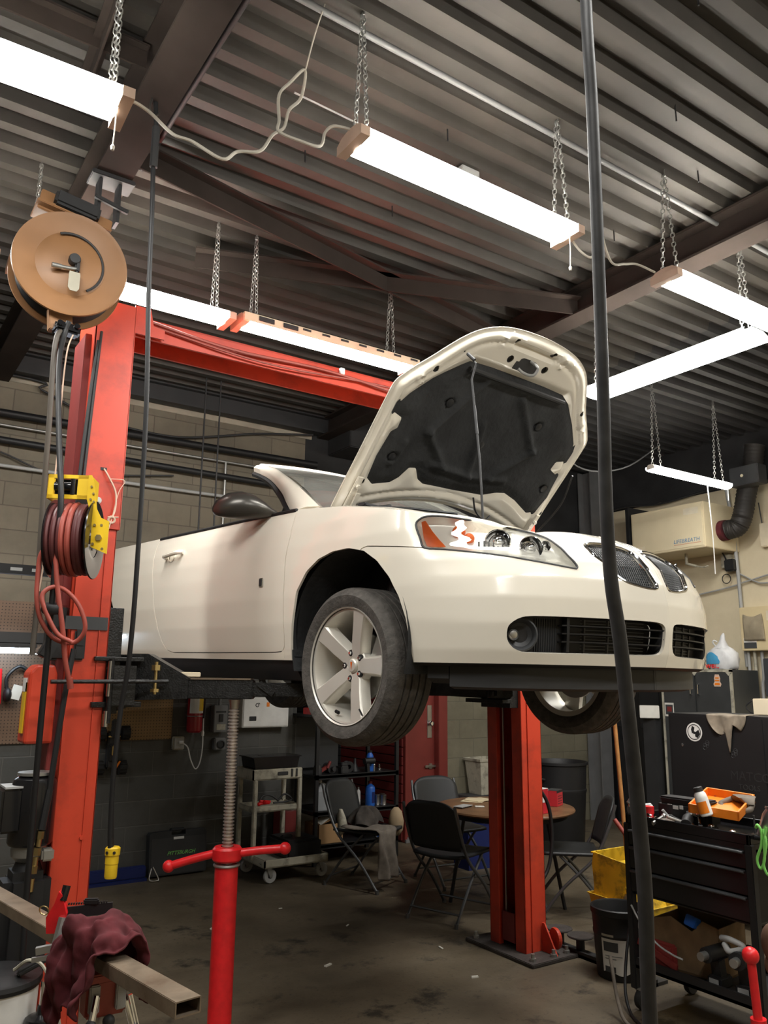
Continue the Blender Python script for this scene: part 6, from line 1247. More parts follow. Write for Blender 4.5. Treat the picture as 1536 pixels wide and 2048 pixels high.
MB().tube([(0.0, -.148, .34), (-.02, -.16, .28), (.05, -.165, .22), (.13, -.10, .26), (.148, 0, .34)], .003, 6).build('bail', M['zinc'], bk)
ad = thing('adapter_rack', 'low floor rack holding two round lift adapter pads, right of the red post', 'rack', (4.0, 3.84, 0))
MB().span((-.05, -.68, 0), (.05, .18, .018)).span((-.05, -.68, 0), (-.035, .18, .035)).build('base_bar', M['dark'], ad, smooth=0)
for y in (.08, -.09):
    p = MB().lathe([(0, .10), (.075, .10), (.08, .106), (.078, .112), (0, .114)], (0, y, 0), seg=30).build('pad', M['concrete_dust'], ad)
    MB().cyl((0, y, .015), (0, y, .10), .026, seg=18).build('stem', M['dark'], ad)
# ------------------------------------------------------------------ black tool cart
tc = thing('tool_cart', 'black drawer tool cart with an open cluttered top, behind the black hose', 'tool cart', (3.60, 2.315, 0))
W, D_ = .71, .46
q = MB().span((0, 0, .86), (.018, W, .945)).span((D_-.018, 0, .86), (D_, W, .945)).span((0, 0, .86), (D_, .018, .945)).span((0, W-.018, .86), (D_, W, .945)).span((0, 0, .895), (D_, W, .905)).span((.01, 0, .56), (D_, .012, .88)).span((.01, W-.012, .56), (D_, W, .88)).span((D_-.012, 0, .56), (D_, W, .88)).span((0.01, 0, .55), (D_, W, .562))
q.build('body', M['blackgloss'], tc, smooth=0, bevel=.004)
for z0, z1 in ((.795, .872), (.68, .788), (.566, .673)):
    d = MB().span((-.004, .02, z0), (.012, W-.02, z1), .003).build('drawer', M['blackgloss'], tc, smooth=0)
    MB().tube([(-.014, .03, z1-.008), (-.018, .05, z1-.006), (-.018, W-.05, z1-.006), (-.014, W-.03, z1-.008)], .0065, 8, smooth=False).span((-.012, .03, z1-.006), (.0, W-.03, z1)).build('drawer_pull', M['charcoal'], d, smooth=0)
for x in (0, D_-.035):
    for y in (-.012, W-.025):
        MB().span((x-.006, y, .10), (x+.034, y+.037, .90), .004).build('post', M['black'], tc, smooth=0)
MB().span((0, 0, .20), (D_, W, .215)).span((0, 0, .20), (.012, W, .25)).span((D_-.012, 0, .2), (D_, W, .25)).build('lower_shelf', M['black'], tc, smooth=0)
for x, y in ((.03, .03), (.03, W-.03), (D_-.03, .03), (D_-.03, W-.03)):
    c = MB().lathe([(0, -.016), (.045, -.016), (.05, 0), (.045, .016), (0, .016)], (x, y, .05), (0, 1, 0), 22).build('caster', M['rubber'], tc)
    MB().span((x-.025, y-.025, .095), (x+.025, y+.025, .104)).span((x-.02, y-.022, .045), (x+.02, y-.018, .1)).span((x-.02, y+.018, .045), (x+.02, y+.022, .1)).build('caster_fork', M['zinc'], c, smooth=0)
MB().cyl((-.004, .62, .84), (-.012, .62, .84), .012, seg=16).build('lock', M['chrome'], tc)
MB().tube([(.05, -.0, .93), (.05, -.05, .93), (.40, -.05, .93), (.40, 0, .93)], .011, 8, smooth=False).build('push_handle', M['black'], tc)
# things in its top tray (tray floor z = .905)
zt = .905; X = lambda dx, dy, dz=0: V((3.60+dx, 2.315+dy, zt+dz))
ot = thing('orange_tray', 'orange plastic tray lying tilted on the tool cart', 'tray', X(.235, .285, .105), 22); ot.rotation_euler = (R(4), R(-9), R(18))
q = MB().span((-.15, -.11, 0), (.15, .11, .006)).span((-.16, -.12, 0), (-.15, .12, .045)).span((.15, -.12, 0), (.16, .12, .045)).span((-.16, -.12, 0), (.16, -.11, .045)).span((-.16, .11, 0), (.16, .12, .045)); q.build('tray', M['orange'], ot, smooth=0, bevel=.002)
gl = MB().loft([[X(.33+x+.035*s*math.cos(a), .22+y+.05*s*math.sin(a), .115+z) for a in [2*PI*k/12 for k in range(12)]] for x, y, z, s in ((.05, .05, .0, .4), (.03, .04, .03, 1.1), (0, 0, .05, 1.2), (-.03, -.03, .045, .9), (-.05, -.06, .02, .5))]); gl.tube([X(.30, .16, .13), X(.26, .15, .11), X(.24, .18, .10)], .014, 8).tube([X(.34, .30, .14), X(.28, .32, .12), X(.26, .30, .10)], .014, 8)
tag(gl.build('grey_work_glove', M['cloth'], smooth=60), 'grey work glove lying in the orange tray', 'glove')
bo = thing('hand_soap_bottle', 'orange and white plastic bottle leaning at the front of the orange tray', 'bottle', X(.05, .255, .115)); bo.rotation_euler = (R(-14), R(-8), 0)
MB().lathe([(0, -.03), (.026, -.03), (.03, -.025), (.031, .05), (.028, .075), (.02, .085), (.0, .088)], (0, 0, 0), (0, 0, 1), 22).build('body', M['white'], bo)
MB().grid(lambda u, v: (-.0318*math.cos(-1.2+2.4*u), .0318*math.sin(-1.2+2.4*u), -.015+.055*v), 10, 3).build('label', M['orange'], bo)
MB().lathe([(0, .085), (.021, .085), (.022, .105), (.018, .108), (0, .108)], (0, 0, 0), (0, 0, 1), 18).build('cap', M['dark'], bo)
def tt(n, mb, m, lab, cat, **k): return tag(mb.build(n, M[m], **k), lab, cat, 'tools and supplies on the tool cart')
tt('tool_roll', MB().box(X(.20, .46, .06), (.12, .30, .115), (0, 0, 6), .02).box(X(.20, .46, .125), (.10, .28, .02), (0, 0, 6), .008), 'black', 'black fabric tool bag lying along the back of the tool cart', 'bag', smooth=40)
q = MB()
for k, (y, w) in enumerate(((.56, .03), (.525, .025), (.49, .03), (.455, .02))): q.box(X(.135, y, .088+.004*(k % 2)), (.002, w, .018), (0, 0, 6))
tt('white_sticker', q.box(X(.137, .395, .075), (.002, .06, .008), (0, 0, 6)), 'white', 'white pen marks on the black tool bag', 'marks', smooth=0)
tt('red_capped_jar', MB().cyl(X(.06, .605, 0), X(.06, .605, .05), .026, seg=20).lathe([(0, .05), (.03, .05), (.03, .085), (0, .088)], X(.06, .605, 0), seg=20), 'jackred', 'red capped jar at the left front of the tool cart, beside the hose', 'jar')
tt('silver_impact_gun', MB().cyl(X(.03, .70, .055), X(.16, .67, .06), .026, seg=18).bar(X(.06, .69, .0), X(.065, .69, .05), .03, .035, (0, 1, 0)).cyl(X(.02, .70, .09), X(.05, .69, .125), .012, seg=12).bar(X(.04, .70, .07), X(.05, .695, .12), .014, .03), 'steel', 'silver and black air gun at the far left corner of the tool cart', 'air gun')
tt('black_hose_end', MB().tube([X(.02, .70, .0), X(.04, .68, .03), X(.10, .66, .02), X(.16, .66, .01)], .012, 8), 'black', 'short black hose end below the silver air gun', 'hose')
tt('silver_socket', MB().lathe([(.008, 0), (.02, 0), (.02, .03), (.014, .05), (.008, .05)], X(.03, .55, .02), (1, .3, .1), 18), 'chrome', 'chrome socket left of the big black socket on the tool cart', 'socket')
tt('big_black_socket', MB().cyl(X(.03, .355, .03), X(.09, .385, .05), .028, seg=22).cyl(X(.09, .385, .05), X(.14, .41, .066), .018, seg=18), 'dark', 'big black socket lying in the middle of the tool cart', 'socket')
tt('grey_rag_ball', MB().sphere(X(.04, .47, .022), .03, 1.2, 1.2, .8).sphere(X(.05, .50, .018), .022), 'cloth', 'dark rag ball at the front of the tool cart', 'rag', smooth=60)
for k, (y, c, lab) in enumerate(((.44, 'jackred', 'screwdriver with a red handle standing behind the orange tray'), (.405, 'darkred', 'dark red handled screwdriver at the back of the tool cart'))):
    q = MB().cyl(X(.36, y, .03), X(.36, y, .10), .004, seg=8).lathe([(0, 0), (.010, .0), (.013, .015), (.011, .04), (.014, .055), (.009, .065), (0, .066)], X(.36, y, .08), seg=14); tt('screwdriver', q, c, lab, 'screwdriver')
tt('red_box', MB().box(X(.34, .53, .055), (.10, .12, .10), (0, 0, 8), .003), 'maroon', 'dark red box standing behind the black tool bag', 'box', smooth=0)
tt('white_carton', MB().box(X(.30, .545, .045), (.006, .09, .06), (0, 0, 8), .002), 'grimy_cream', 'cream card leaning on the dark red box', 'card', smooth=0)
for k, (a, b_, lab) in enumerate((((.02, .19), (.06, .12), 'chrome ratchet lying along the front right of the tool cart'), ((.05, .10), (.15, .03), 'chrome ratchet with a round head near the right corner of the tool cart'), ((.03, .42), (.05, .34), 'small chrome spanner left of the soap bottle'), ((.05, .30), (.11, .27), 'chrome spanner lying under the orange tray'))):
    q = MB().bar(X(*a, .012), X(*b_, .03), .012, .008).sphere(X(*b_, .03), .016, 1, 1, .7); tt('ratchet', q, 'chrome', lab, 'ratchet')
tt('pump_spray', MB().cyl(X(.10, .52, .0), X(.10, .52, .05), .018, seg=14).cyl(X(.10, .52, .05), X(.08, .53, .075), .007, seg=10), 'lgrey', 'little grey pump bottle between the red jar and the rag ball', 'bottle')
tt('blue_grey_tin', MB().lathe([(0, 0), (.05, 0), (.053, .005), (.053, .10), (.046, .125), (.05, .128), (.05, .137), (.035, .14), (0, .14)], X(.02, -.085, .03), (.30, -.22, 1), 26), 'steel', 'silver tin tilted at the right end of the tool cart, at the photo edge', 'tin')
tt('antenna_rod', MB().cyl(X(.10, .03, 0), X(.10, .03, .115), .004, seg=8), 'dark', 'thin upright rod at the right end of the tool cart', 'rod')
for k, (n, x, y, m, lab) in enumerate((('pliers', .03, .52, 'steel', 'steel pliers at the front edge of the tool cart, left of the black socket'), ('brake_key', .12, .34, 'chrome', 'bright key shaped tool behind the big black socket'), ('hose_clamp', .05, .62, 'chrome', 'shiny hose clamp beside the red capped jar'), ('black_grip', .09, .43, 'rubber', 'black rubber grip tool lying across the tool cart'), ('drill_bit', .02, .40, 'steel', 'steel drill bit at the very front of the tool cart top'), ('marker_pen', .16, .38, 'white', 'white marker lying between black bag and orange tray'))):
    z = .035+.015*(k % 3); a_ = R(35*k); dx, dy = .045*math.cos(a_), .05*math.sin(a_)
    q = MB().cyl(X(x-dx, y-dy, z-.02), X(x+dx, y+dy, z+.012), .008+.002*(k % 2), seg=10)
    if k in (0, 3): q.cyl(X(x-dx, y+dy*.3, z-.015), X(x+dx, y+dy, z+.012), .008, seg=10).sphere(X(x+dx, y+dy, z+.012), .013)
    if k in (1, 2): q.torus(X(x+dx, y+dy, z+.012), .018, .005, (.4, .2, 1), 16, 6)
    tt(n, q, m, lab, n.replace('_', ' '))
o = MB().tube([(3.56, 2.25, .99), (3.55, 2.235, 1.005), (3.55, 2.22, .98), (3.55, 2.225, .92), (3.55, 2.25, .855), (3.55, 2.235, .82), (3.55, 2.215, .86), (3.55, 2.21, .93), (3.56, 2.20, 1.0)], .006, 6).tube([(3.56, 2.215, .99), (3.55, 2.20, .93), (3.55, 2.22, .84), (3.55, 2.20, .80), (3.55, 2.18, .86)], .006, 6)
tag(o.build('green_cord', M['green'], smooth=60), 'bright green and black cord hanging at the right end of the tool cart', 'cord')
# on the lower shelf
zl = .216; Y_ = lambda dx, dy, dz=0: V((3.60+dx, 2.315+dy, zl+dz))
bx2 = thing('torn_cardboard_box', 'torn brown cardboard box on the lower shelf of the tool cart', 'box', Y_(.24, .50, 0), 8)
MB().span((-.14, -.20, 0), (.14, .16, .01)).prism([(-.20, 0), (.16, 0), (.16, .22), (.05, .25), (-.06, .20), (-.12, .26), (-.20, .24)], ((-.14, 0, 0), (0, 1, 0), (0, 0, 1)), .006).span((.134, -.20, 0), (.14, .16, .24)).span((-.14, .154, 0), (.14, .16, .22)).span((-.14, -.20, 0), (.14, -.194, .24)).build('carton', mat('oily_cardboard', (.17, .105, .05), .85, 0, .3, 10), bx2, smooth=0)  # cardboard colour darkened to stand for the shade on the lower shelf
tag(MB().box(Y_(.12, .42, .245), (.05, .06, .05), (10, 20, 0), .004).build('blue_pack', M['bluep'], smooth=0), 'small blue pack on the edge of the torn cardboard box', 'pack')
tag(MB().box(Y_(.05, .58, .07), (.05, .20, .12), (0, 0, 0), .01).bar(Y_(.02, .68, .11), Y_(.02, .45, .04), .01, .03).build('red_floor_jack', M['darkred'], smooth=0), 'dark red metal tool at the front of the tool cart lower shelf', 'jack')
for k, (y, s, lab) in enumerate(((.27, 1, 'black power tool left on the tool cart lower shelf, right of the cardboard box'), (.13, 1.1, 'black power tool at the right end of the tool cart lower shelf'))):
    t = thing('power_tool', lab, 'power tool', Y_(.10, y, 0), 12*k)
    MB().cyl((-.10, 0, .15*s), (.06, 0, .15*s), .035*s, seg=18).bar((.0, 0, .03), (-.015, 0, .13*s), .045, .05, (0, 1, 0), bev=.01).box((0, 0, .025), (.10, .075, .05), None, .008).build('body', M['black'], t, smooth=40)
    MB().box((-.05, -.0, .025), (.003, .05, .03), None, .001).build('badge', M['lgrey'], t, smooth=0)
    MB().cyl((-.14, 0, .15*s), (-.10, 0, .15*s), .02, seg=14).build('chuck', M['zinc'], t)
tag(MB().tube([Y_(.06, .22, .23), Y_(.04, .16, .24), Y_(.05, .10, .22), Y_(.03, .16, .19), Y_(.05, .20, .21)], .014, 8).build('grey_strap', M['lgrey'], smooth=60), 'grey strap bundled on top of the power tools', 'strap')
tag(MB().tube([(3.585, 3.00, .50), (3.58, 2.95, .44), (3.575, 2.85, .36), (3.575, 2.76, .33), (3.58, 2.70, .32)], .005, 6).build('hanging_wire', M['lgrey'], smooth=60), 'pale wire drooping across the front of the tool cart shelf', 'wire')
tag(MB().sphere((3.43, 2.12, .56), .06, .8, 1, 1.4).sphere((3.44, 2.13, .47), .05, .8, 1, 1).cyl((3.44, 2.13, .0), (3.44, 2.13, .44), .03, seg=12).build('brown_glove_stand', mat('brown_leather', (.15, .08, .05), .7), smooth=60), 'brown leather covered post at the right edge, beside the tool cart', 'stand')
cb = tag(MB().tube([(3.50, 3.08, .25), (3.45, 3.0, .08), (3.40, 2.9, .012), (3.42, 2.75, .010), (3.30, 2.60, .010), (3.35, 2.45, .010), (3.20, 2.35, .010), (3.30, 2.2, .010)], .009, 8).build('floor_cable', M['cloth'], smooth=60), 'brown cable snaking on the floor before the tool cart', 'cable')
tag(MB().tube([(3.74, 3.14, .36), (3.66, 3.11, .22), (3.58, 3.06, .08), (3.52, 2.98, .010), (3.44, 2.85, .010)], .008, 8).build('black_cable', M['black'], smooth=60), 'black cable drooping from behind the pail to the floor', 'cable')
# ------------------------------------------------------------------ tall black chest with stickers
cst = thing('tool_chest', 'tall black tool chest with round and faded stickers, draped with a grey rag', 'tool chest', (5.30, 2.45, 0))
MB().span((0, 0, .12), (.52, 1.55, 1.405), .006).build('body', mat('black_chest_paint', (.010, .010, .011), .55, 0, .2, 4), cst, smooth=0)
MB().span((-.006, .02, .16), (0, .77, 1.39), .003).span((-.006, .79, .16), (0, 1.53, 1.39), .003).build('door', mat('black_chest_door', (.011, .011, .012), .5, 0, .15, 4), cst, smooth=0)
for y in (.1, 1.45):
    for x in (.06, .46): MB().lathe([(0, -.02), (.05, -.02), (.055, 0), (.05, .02), (0, .02)], (x, y, .056), (0, 1, 0), 18).cyl((x, y, .05), (x, y, .125), .02, seg=10).build('caster', M['rubber'], cst)
MB().lathe([(0, 0), (.066, 0), (.066, .0015), (0, .0015)], (-.006, 1.325, 1.277), (-1, 0, 0), 32).build('sticker', M['white'], cst)
MB().lathe([(.050, 0), (.055, 0), (.055, .001), (.050, .001)], (-.0075, 1.325, 1.277), (-1, 0, 0), 32).prism([(.0, .045), (.02, .035), (.012, .0), (-.004, -.01), (-.01, .02)], ((-.0076, 1.34, 1.275), (0, -1, 0), (0, 0, 1)), -.001).prism([(0, 0), (.03, .02), (.042, -.01), (.02, -.04), (.0, -.03)], ((-.0076, 1.318, 1.275), (0, -1, 0), (0, 0, 1)), -.001).lathe([(0, 0), (.010, 0), (.010, .001), (0, .001)], (-.0076, 1.325, 1.272), (-1, 0, 0), 14).build('sticker_print', M['black'], cst, smooth=0)
q = MB()
for y, z in ((1.10, 1.29), (1.23, 1.19), (1.01, 1.15)): 
    for k in range(5): q.torus((-.0065, y+.014*math.cos(k*2.1), z+.018*math.sin(k*1.7)), .012+.003*(k % 2), .0015, (1, 0, 0), 12, 4)
q.build('faded_decal', M['charcoal'], cst)
MB().text('MATCO', .085, ((-.0066, 1.06, .975), (0, -1, 0), (0, 0, 1)), .0006).build('lettering', mat('faded_letters', (.022, .022, .023), .5), cst, smooth=0)
MB().text('TOOLS', .05, ((-.0066, 1.0, .915), (0, -1, 0), (0, 0, 1)), .0006).build('lettering', M['dark'], cst, smooth=0)
MB().lathe([(0, 0), (.010, 0), (.010, .004), (0, .006)], (-.006, 1.43, 1.18), (-1, 0, 0), 14).build('lock', M['chrome'], cst)
def drape(u, v):
    y = 3.66-.31*u; n = abs(2*u-1)
    if v < .3: return V((5.44-.15*(v/.3), y, 1.412+.003*math.sin(9*u)))
    t = (v-.3)/.7; L = (.10+.19*max(0, 1-abs(u-.56)/.16)**.8*1.0+.03*math.sin(7*u)); k = 1-.45*t*(1-n*.3)
    yc = 3.49; return V((5.286-.012*math.sin(8*u+2)*t-.004, yc+(y-yc)*(1-.35*t*t), 1.410-L*t-.012*math.sin(5*u)*t))
tag(MB().grid(drape, 26, 22).build('draped_rag', mat('grey_brown_rag', (.27, .225, .17), .95, 0, .3, 14), smooth=179, solid=.004), 'grey brown rag hanging over the top edge of the tall black chest', 'rag')
wbx = thing('cream_box', 'plain cream box standing on the right end of the tall black chest', 'box', (5.62, 3.38, 1.406))
MB().span((0, -.40, 0), (.12, .12, .115), .004).build('box', mat('cream_panel', (.78, .68, .50), .5, 0, .02), wbx, smooth=0)
MB().tube([(-.01, .12, .10), (-.02, .16, .06), (-.01, .14, .02), (.02, .12, .01)], .005, 6).build('lead', M['black'], wbx)
# dark cabinet
cbn = thing('metal_cabinet', 'dark grey two-door metal cabinet with chrome handles by the right wall', 'cabinet', (7.42, 4.82, 0))
MB().span((.012, 0, .02), (.46, .84, 1.76), .004).build('body', M['cab'], cbn, smooth=0)
for y0, y1, h in ((.03, .412, .375), (.428, .81, .465)):
    d = MB().span((-.008, y0, .06), (.012, y1, 1.735), .004).build('door', M['cab'], cbn, smooth=0)
    MB().tube([(-.008, h, 1.62), (-.035, h, 1.61), (-.035, h, 1.52), (-.008, h, 1.51)], .006, 8, smooth=False).build('handle', M['chrome'], d)
q = MB().span((-.004, 0, .04), (.014, .028, 1.76)).span((-.004, .812, .04), (.014, .84, 1.76)).span((-.004, 0, 1.738), (.014, .84, 1.765)); 
for y in (.03, .42, .81): q.prism([(-.035, 0), (.035, 0), (0, -.04)], ((-.010, y, 1.74), (0, -1, 0), (0, 0, 1)), -.003)
q.build('edge_trim', M['grimy_cream'], cbn, smooth=0)
q = MB(); q.prism([(-.035, -.06), (.035, -.06), (.045, -.035), (.03, -.01), (.035, .02), (.022, .06), (-.022, .06), (-.035, .02), (-.03, -.01), (-.045, -.035)], ((-.0085, .16, 1.655), (0, -1, 0), (0, 0, 1)), -.001).build('sticker', M['peach'], cbn, smooth=0)
MB().box((-.0102, .16, 1.68), (.001, .04, .012)).box((-.0102, .16, 1.655), (.001, .05, .012)).prism([(-.03, -.045), (.03, -.045), (.025, -.025), (-.025, -.025)], ((-.0102, .16, 1.655), (0, -1, 0), (0, 0, 1)), -.001).build('sticker_print', M['orange'], cbn, smooth=0)
pz = thing('wall_notice', 'white printed notice stuck on the left edge of the metal cabinet', 'notice', (7.405, 5.57, 1.28))
MB().span((0, -.06, 0), (.003, .05, .14)).build('sheet', M['paper'], pz, smooth=0)
MB().span((-.001, -.05, .02), (0, .04, .12)).build('print', M['charcoal'], pz, smooth=0)
MB().span((-.002, -.035, .05), (-.001, .02, .10)).build('print_block', M['darkred'], pz, smooth=0)
tag(MB().box((7.35, 5.78, 1.32), (.12, .20, .13), (0, 0, 40), .004).build('paper_bundle', M['paper'], smooth=0), 'white paper packet hung left of the metal cabinet', 'packet')
tag(MB().span((7.36, 5.72, 0), (7.46, 5.88, 1.245)).build('dark_stand', M['dark'], smooth=0), 'dark narrow stand under the white packet, left of the metal cabinet', 'stand')
bg = thing('shopping_bag', 'white plastic shopping bag with blue mark and red lettering on the metal cabinet', 'bag', (7.62, 5.04, 1.767))
rings = []
for z, s in ((0, .92), (.03, 1.05), (.10, 1.08), (.17, .98), (.21, .72), (.235, .42)):
    rings.append([(.10*s*math.cos(a)+.006*math.sin(7*a+20*z), .165*s*math.sin(a)+.008*math.sin(5*a+30*z), z+.006*math.sin(6*a)) for a in [2*PI*k/36 for k in range(36)]])
MB().loft(rings).build('bag_body', M['bag'], bg, smooth=60)
MB().loft([[(.07*s*math.cos(a)+dx, .085*s*math.sin(a)+dy, z) for a in [2*PI*k/16 for k in range(16)]] for dx, dy, z, s in ((0, 0, .215, 1), (0, -.01, .26, .6), (0, -.015, .30, .35), (.0, -.02, .34, .28), (0, -.03, .37, .1))]).tube([(-.02, .05, .23), (-.05, .065, .275), (-.05, .05, .295), (-.03, .03, .28)], .008, 8).build('bag_handles', M['bag'], bg)
def onbag(y, z): s = np.interp(z, [0, .03, .10, .17, .21], [.92, 1.05, 1.08, .98, .72]); return V((-.10*s*math.sqrt(max(0, 1-(y/(.165*s))**2))-.008, y, z))
q = MB(); q.grid(lambda u, v: onbag(.150-.18*u-.01*math.sin(5*v), .055+.12*v*(.6+.4*math.sin(PI*u))), 12, 6); q.build('blue_mark', mat('blue_print', (.08, .38, .65), .5), bg, smooth=179)
MB().text('weis', .085, ((-.116, .125, .012), (.12, -1, 0), (0, 0, 1)), .003).build('lettering', M['jackred'], bg, smooth=0)
# ventilator box
lf = thing('ventilator_box', 'cream ventilator box hung on the right wall below the small strip light', 'ventilator', (7.40, 4.99, 3.02))
MB().span((0, 0, 0), (.60, .94, .49), .006).build('casing', mat('cream_enamel', (.70, .60, .40), .45, 0, .03), lf, smooth=0)
MB().span((-.006, .02, .02), (0, .92, .47), .003).build('front_door', mat('cream_enamel_door', (.72, .62, .42), .42, 0, .03), lf, smooth=0)
def ltext(s, size, y, z, m, n, dx=0): MB().text(s, size, ((-.0075-dx, y, z), (0, -1, 0), (0, 0, 1)), .0006, .15).build(n, m, lf, smooth=0)
ltext('LIFEBREATH', .060, .385, .075, mat('blue_letters', (.10, .22, .36), .5), 'lettering')
ltext('BREATHE CLEAN AIR', .022, .385, .048, mat('red_letters', (.55, .25, .18), .5), 'lettering_small') if False else None
MB().box((-.0068, .215, .06), (.001, .33, .008)).build('red_line', mat('faded_red', (.58, .33, .22), .5), lf, smooth=0)
MB().span((-.0072, .06, .37), (-.006, .24, .44)).build('rating_label', mat('pale_label', (.76, .68, .52), .5), lf, smooth=0)
MB().span((-.0072, .76, .06), (-.006, .90, .10)).build('rating_label', M['cream'], lf, smooth=0)
MB().span((-.02, .96, -.03), (.60, 1.0, .58)).build('hanging_strap', M['black'], lf, smooth=0)
MB().cyl((.25, .42, 0), (.25, .42, -.12), .016, seg=12).cyl((.25, .42, -.11), (.25, .30, -.15), .014, seg=12).tube([(.25, .30, -.15), (.25, .22, -.17), (.25, .16, -.16)], .008, 6).build('drain', M['grimy_cream'], lf)
pt_ = MB().cyl((.30, 0, .20), (.30, -.06, .20), .11, seg=28).build('duct_collar', M['maroon'], lf)
dk = thing('flexible_duct', 'dark flexible duct rising from the ventilator box to the speaker corner', 'duct', (0, 0, 0))
q = MB(); q.tube([(7.70, 4.93, 3.22), (7.72, 4.82, 3.24), (7.74, 4.76, 3.36), (7.78, 4.72, 3.60), (7.82, 4.66, 3.85), (7.84, 4.62, 4.1)], .10, 20, 14, rf=lambda t: 1+.05*math.sin(t*190)); q.build('duct', mat('sooty_duct', (.035, .031, .028), .6, .2, .3), dk, smooth=60)
sp = thing('loudspeaker', 'dark square speaker with a small light high on the right wall', 'speaker', (7.55, 4.60, 3.63), 0)
MB().span((0, -.16, 0), (.16, .16, .20), .006).build('body', M['charcoal'], sp, smooth=0)
MB().lathe([(0, 0), (.017, 0), (.014, .006), (0, .008)], (0, .02, .10), (-1, 0, 0), 16).build('indicator', M['cream'], sp)
MB().cyl((.16, 0, .1), (.45, 0, .1), .02, seg=10).build('wall_arm', M['black'], sp)
tag(MB().tube([(7.9, 5.03, 3.74), (7.94, 5.02, 3.4), (7.95, 5.0, 2.87), (7.95, 4.99, 2.3), (7.95, 4.975, 1.8)], .02, 8).build('wall_conduit', M['lgrey'], smooth=60), 'grey conduit down the right wall beside the cream breaker panel', 'conduit')
eb = thing('breaker_panel', 'cream electrical panel with a grey jacket hung on it, right wall', 'panel', (7.86, 4.965, 1.96))
MB().span((0, -.62, 0), (.135, 0, .45), .006).build('body', mat('cream_panel_paint', (.66, .54, .32), .45, 0, .05), eb, smooth=0)
MB().span((-.004, -.17, .025), (0, -.03, .13)).build('warning_label', M['white'], eb, smooth=0)
MB().span((-.005, -.17, .025), (-.003, -.03, .085)).build('label_print', M['charcoal'], eb, smooth=0)
MB().span((-.006, -.58, .30), (0, -.3, .40)).build('vents', M['cream'], eb, smooth=0)
tag(MB().grid(lambda u, v: (7.85-.02*math.sin(PI*u)*math.sin(PI*v)-.006*math.sin(9*u+5*v), 4.915-.205*u-.03*v*(u-.3), 2.335-.03*math.sin(PI*u)*(1-v)-.27*v), 14, 14).build('hung_jacket', mat('grey_tan_cloth', (.30, .25, .17), .9, 0, .2, 8), smooth=179, solid=.008), 'grey tan cloth hung over the cream electrical panel', 'cloth')
for k, (y, lab) in enumerate(((4.94, 'grey pipe below the cream electrical panel, leftmost of three'), (4.87, 'grey pipe below the cream electrical panel, middle of three'), (4.79, 'grey pipe below the cream electrical panel, rightmost of three'))):
    tag(MB().tube([(7.93, y, 1.96), (7.93, y, 1.7), (7.93, y+.01*k, 1.45), (7.93, y, .0)], .017, 8).build('drop_conduit', M['lgrey' if k != 1 else 'grimy_cream'], smooth=60), lab, 'conduit')
tag(MB().span((7.86, 4.50, 1.50), (8.0, 4.745, 1.88), .006).cyl((7.86, 4.62, 1.75), (7.82, 4.62, 1.75), .06, seg=20).build('meter_box', M['charcoal'], smooth=0), 'dark meter box below the electrical panel at the right edge', 'meter')
wbx2 = thing('alarm_box', 'cream box with a thin aerial on the right wall, at the photo edge', 'box', (7.92, 4.70, 3.03))
MB().span((0, -.24, 0), (.079, 0, .25), .008).build('casing', M['cream'], wbx2, smooth=0)
MB().cyl((.03, -.02, .25), (.03, -.0, .48), .006, seg=8).build('aerial', M['dark'], wbx2)
pb = thing('plug_box', 'small cream box with a black plug on the right wall below the ventilator', 'outlet', (7.93, 5.12, 2.86))
MB().span((0, -.05, 0), (.065, .06, .14), .006).build('box', M['grimy_cream'], pb, smooth=0)
MB().span((-.06, -.12, -.05), (.03, -.01, .08), .012).build('plug', M['black'], pb, smooth=0)
MB().tube([(-.02, -.02, .08), (-.03, .03, .22), (-.02, .02, .36)], .008, 6).torus((.02, .02, -.12), .05, .005, (1, 0, 0), 18, 6).build('lead', M['black'], pb)
for n, P, lab in (('wall_wire', [(7.96, 6.9, 2.50), (7.96, 5.9, 2.56), (7.96, 5.41, 2.608), (7.96, 5.07, 2.656), (7.96, 4.87, 2.70), (7.96, 4.3, 2.78), (7.96, 2.5, 2.9)], 'grey wire crossing the right wall, rising to the right'), ('wall_wire', [(7.96, 5.02, 2.80), (7.96, 4.9, 2.73), (7.96, 4.81, 2.68), (7.96, 4.67, 2.655), (7.96, 4.0, 2.66), (7.96, 2.5, 2.7)], 'grey wire sagging across the right wall from the conduit')):
    tag(MB().tube(P, .009, 6).build(n, M['lgrey'], smooth=60), lab, 'wire')
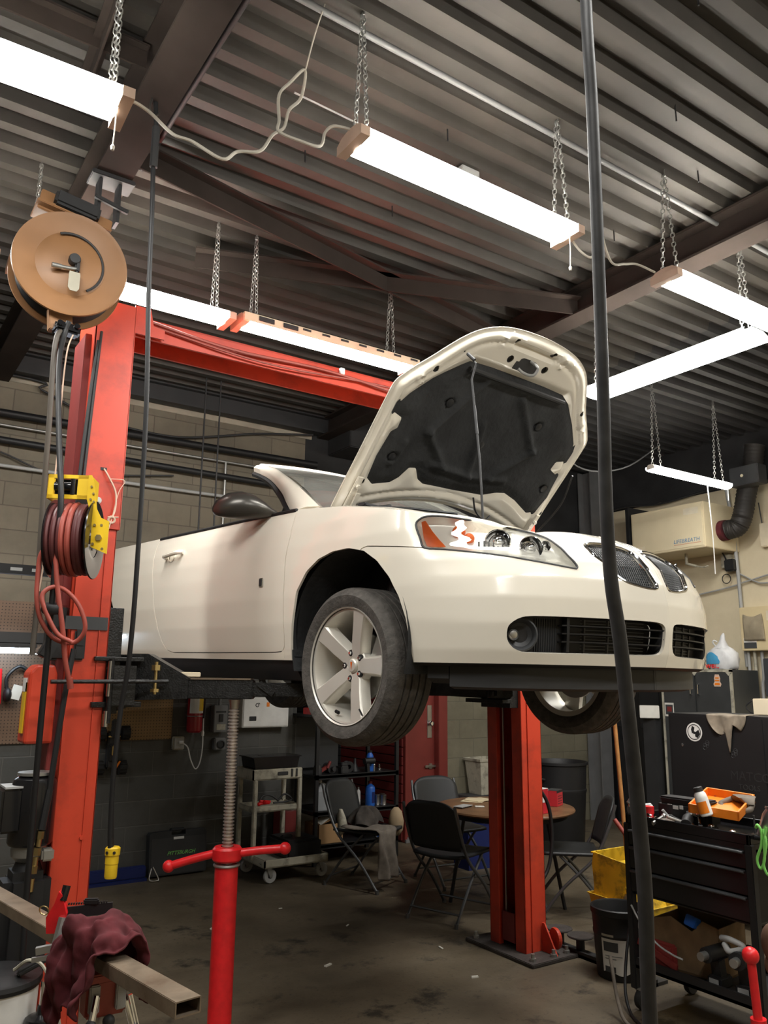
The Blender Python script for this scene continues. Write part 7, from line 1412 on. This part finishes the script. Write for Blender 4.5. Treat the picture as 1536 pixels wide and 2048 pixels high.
tag(MB().tube([(7.97, 6.9, 3.73), (7.9, 6.4, 3.75), (7.9, 5.9, 3.70), (7.95, 5.2, 3.76), (7.95, 4.6, 3.74)], .012, 6).build('wall_cable', M['dark'], smooth=60), 'dark cable along the black band above the ventilator box', 'cable')
tag(MB().tube([(4.05, 4.55, 4.2), (4.6, 4.5, 3.75), (5.4, 4.9, 3.55), (6.4, 5.2, 3.75), (7.3, 5.4, 4.2)], .008, 6).build('roof_cable', M['grey'], smooth=60), 'grey cable sagging behind the raised hood towards the right wall', 'cable')
q = MB()
for k in range(14): q.torus((4.30, 4.45, 2.66+.036*k), .055, .012, (0, 0, 1), 20, 8)
hs = thing('exhaust_hose', 'black ribbed hose hanging behind the hood, right of the hinge', 'hose', (0, 0, 0))
MB().cyl((4.30, 4.45, 2.55), (4.30, 4.45, 4.37), .052, seg=18).build('core', M['black'], hs); q.build('ribs', M['charcoal'], hs)
o = MB().span((4.62, 4.42, 0), (4.72, 4.432, ZC)).span((4.62, 4.508, 0), (4.72, 4.52, ZC)).span((4.665, 4.43, 0), (4.675, 4.51, ZC)) if False else None
# ------------------------------------------------------------------ camera, world, colour management
cam = bpy.data.cameras.new('camera'); co = bpy.data.objects.new('camera', cam); COL.objects.link(co)
cam.sensor_fit = 'VERTICAL'; cam.sensor_height = 24; cam.lens = 24*1608/2048; cam.clip_start = .02; cam.clip_end = 60
co.location = (0, 0, 1.63)
co.rotation_euler = (Matrix.Rotation(R(-33.9), 3, 'Z') @ Matrix.Rotation(R(90+11.76), 3, 'X') @ Matrix.Rotation(R(.62), 3, 'Z')).to_euler()
SC.camera = co
w = bpy.data.worlds.new('world'); SC.world = w; w.use_nodes = True
w.node_tree.nodes['Background'].inputs[0].default_value = (.8, .85, 1, 1); w.node_tree.nodes['Background'].inputs[1].default_value = .02
SC.view_settings.view_transform = 'Standard'; SC.view_settings.look = 'None'; SC.view_settings.gamma = 1; SC.view_settings.exposure = EXPOSURE; SC.view_settings.use_curve_mapping = False
SC.cycles.max_bounces = 8; SC.cycles.diffuse_bounces = 4; SC.cycles.glossy_bounces = 4; SC.cycles.transparent_max_bounces = 12
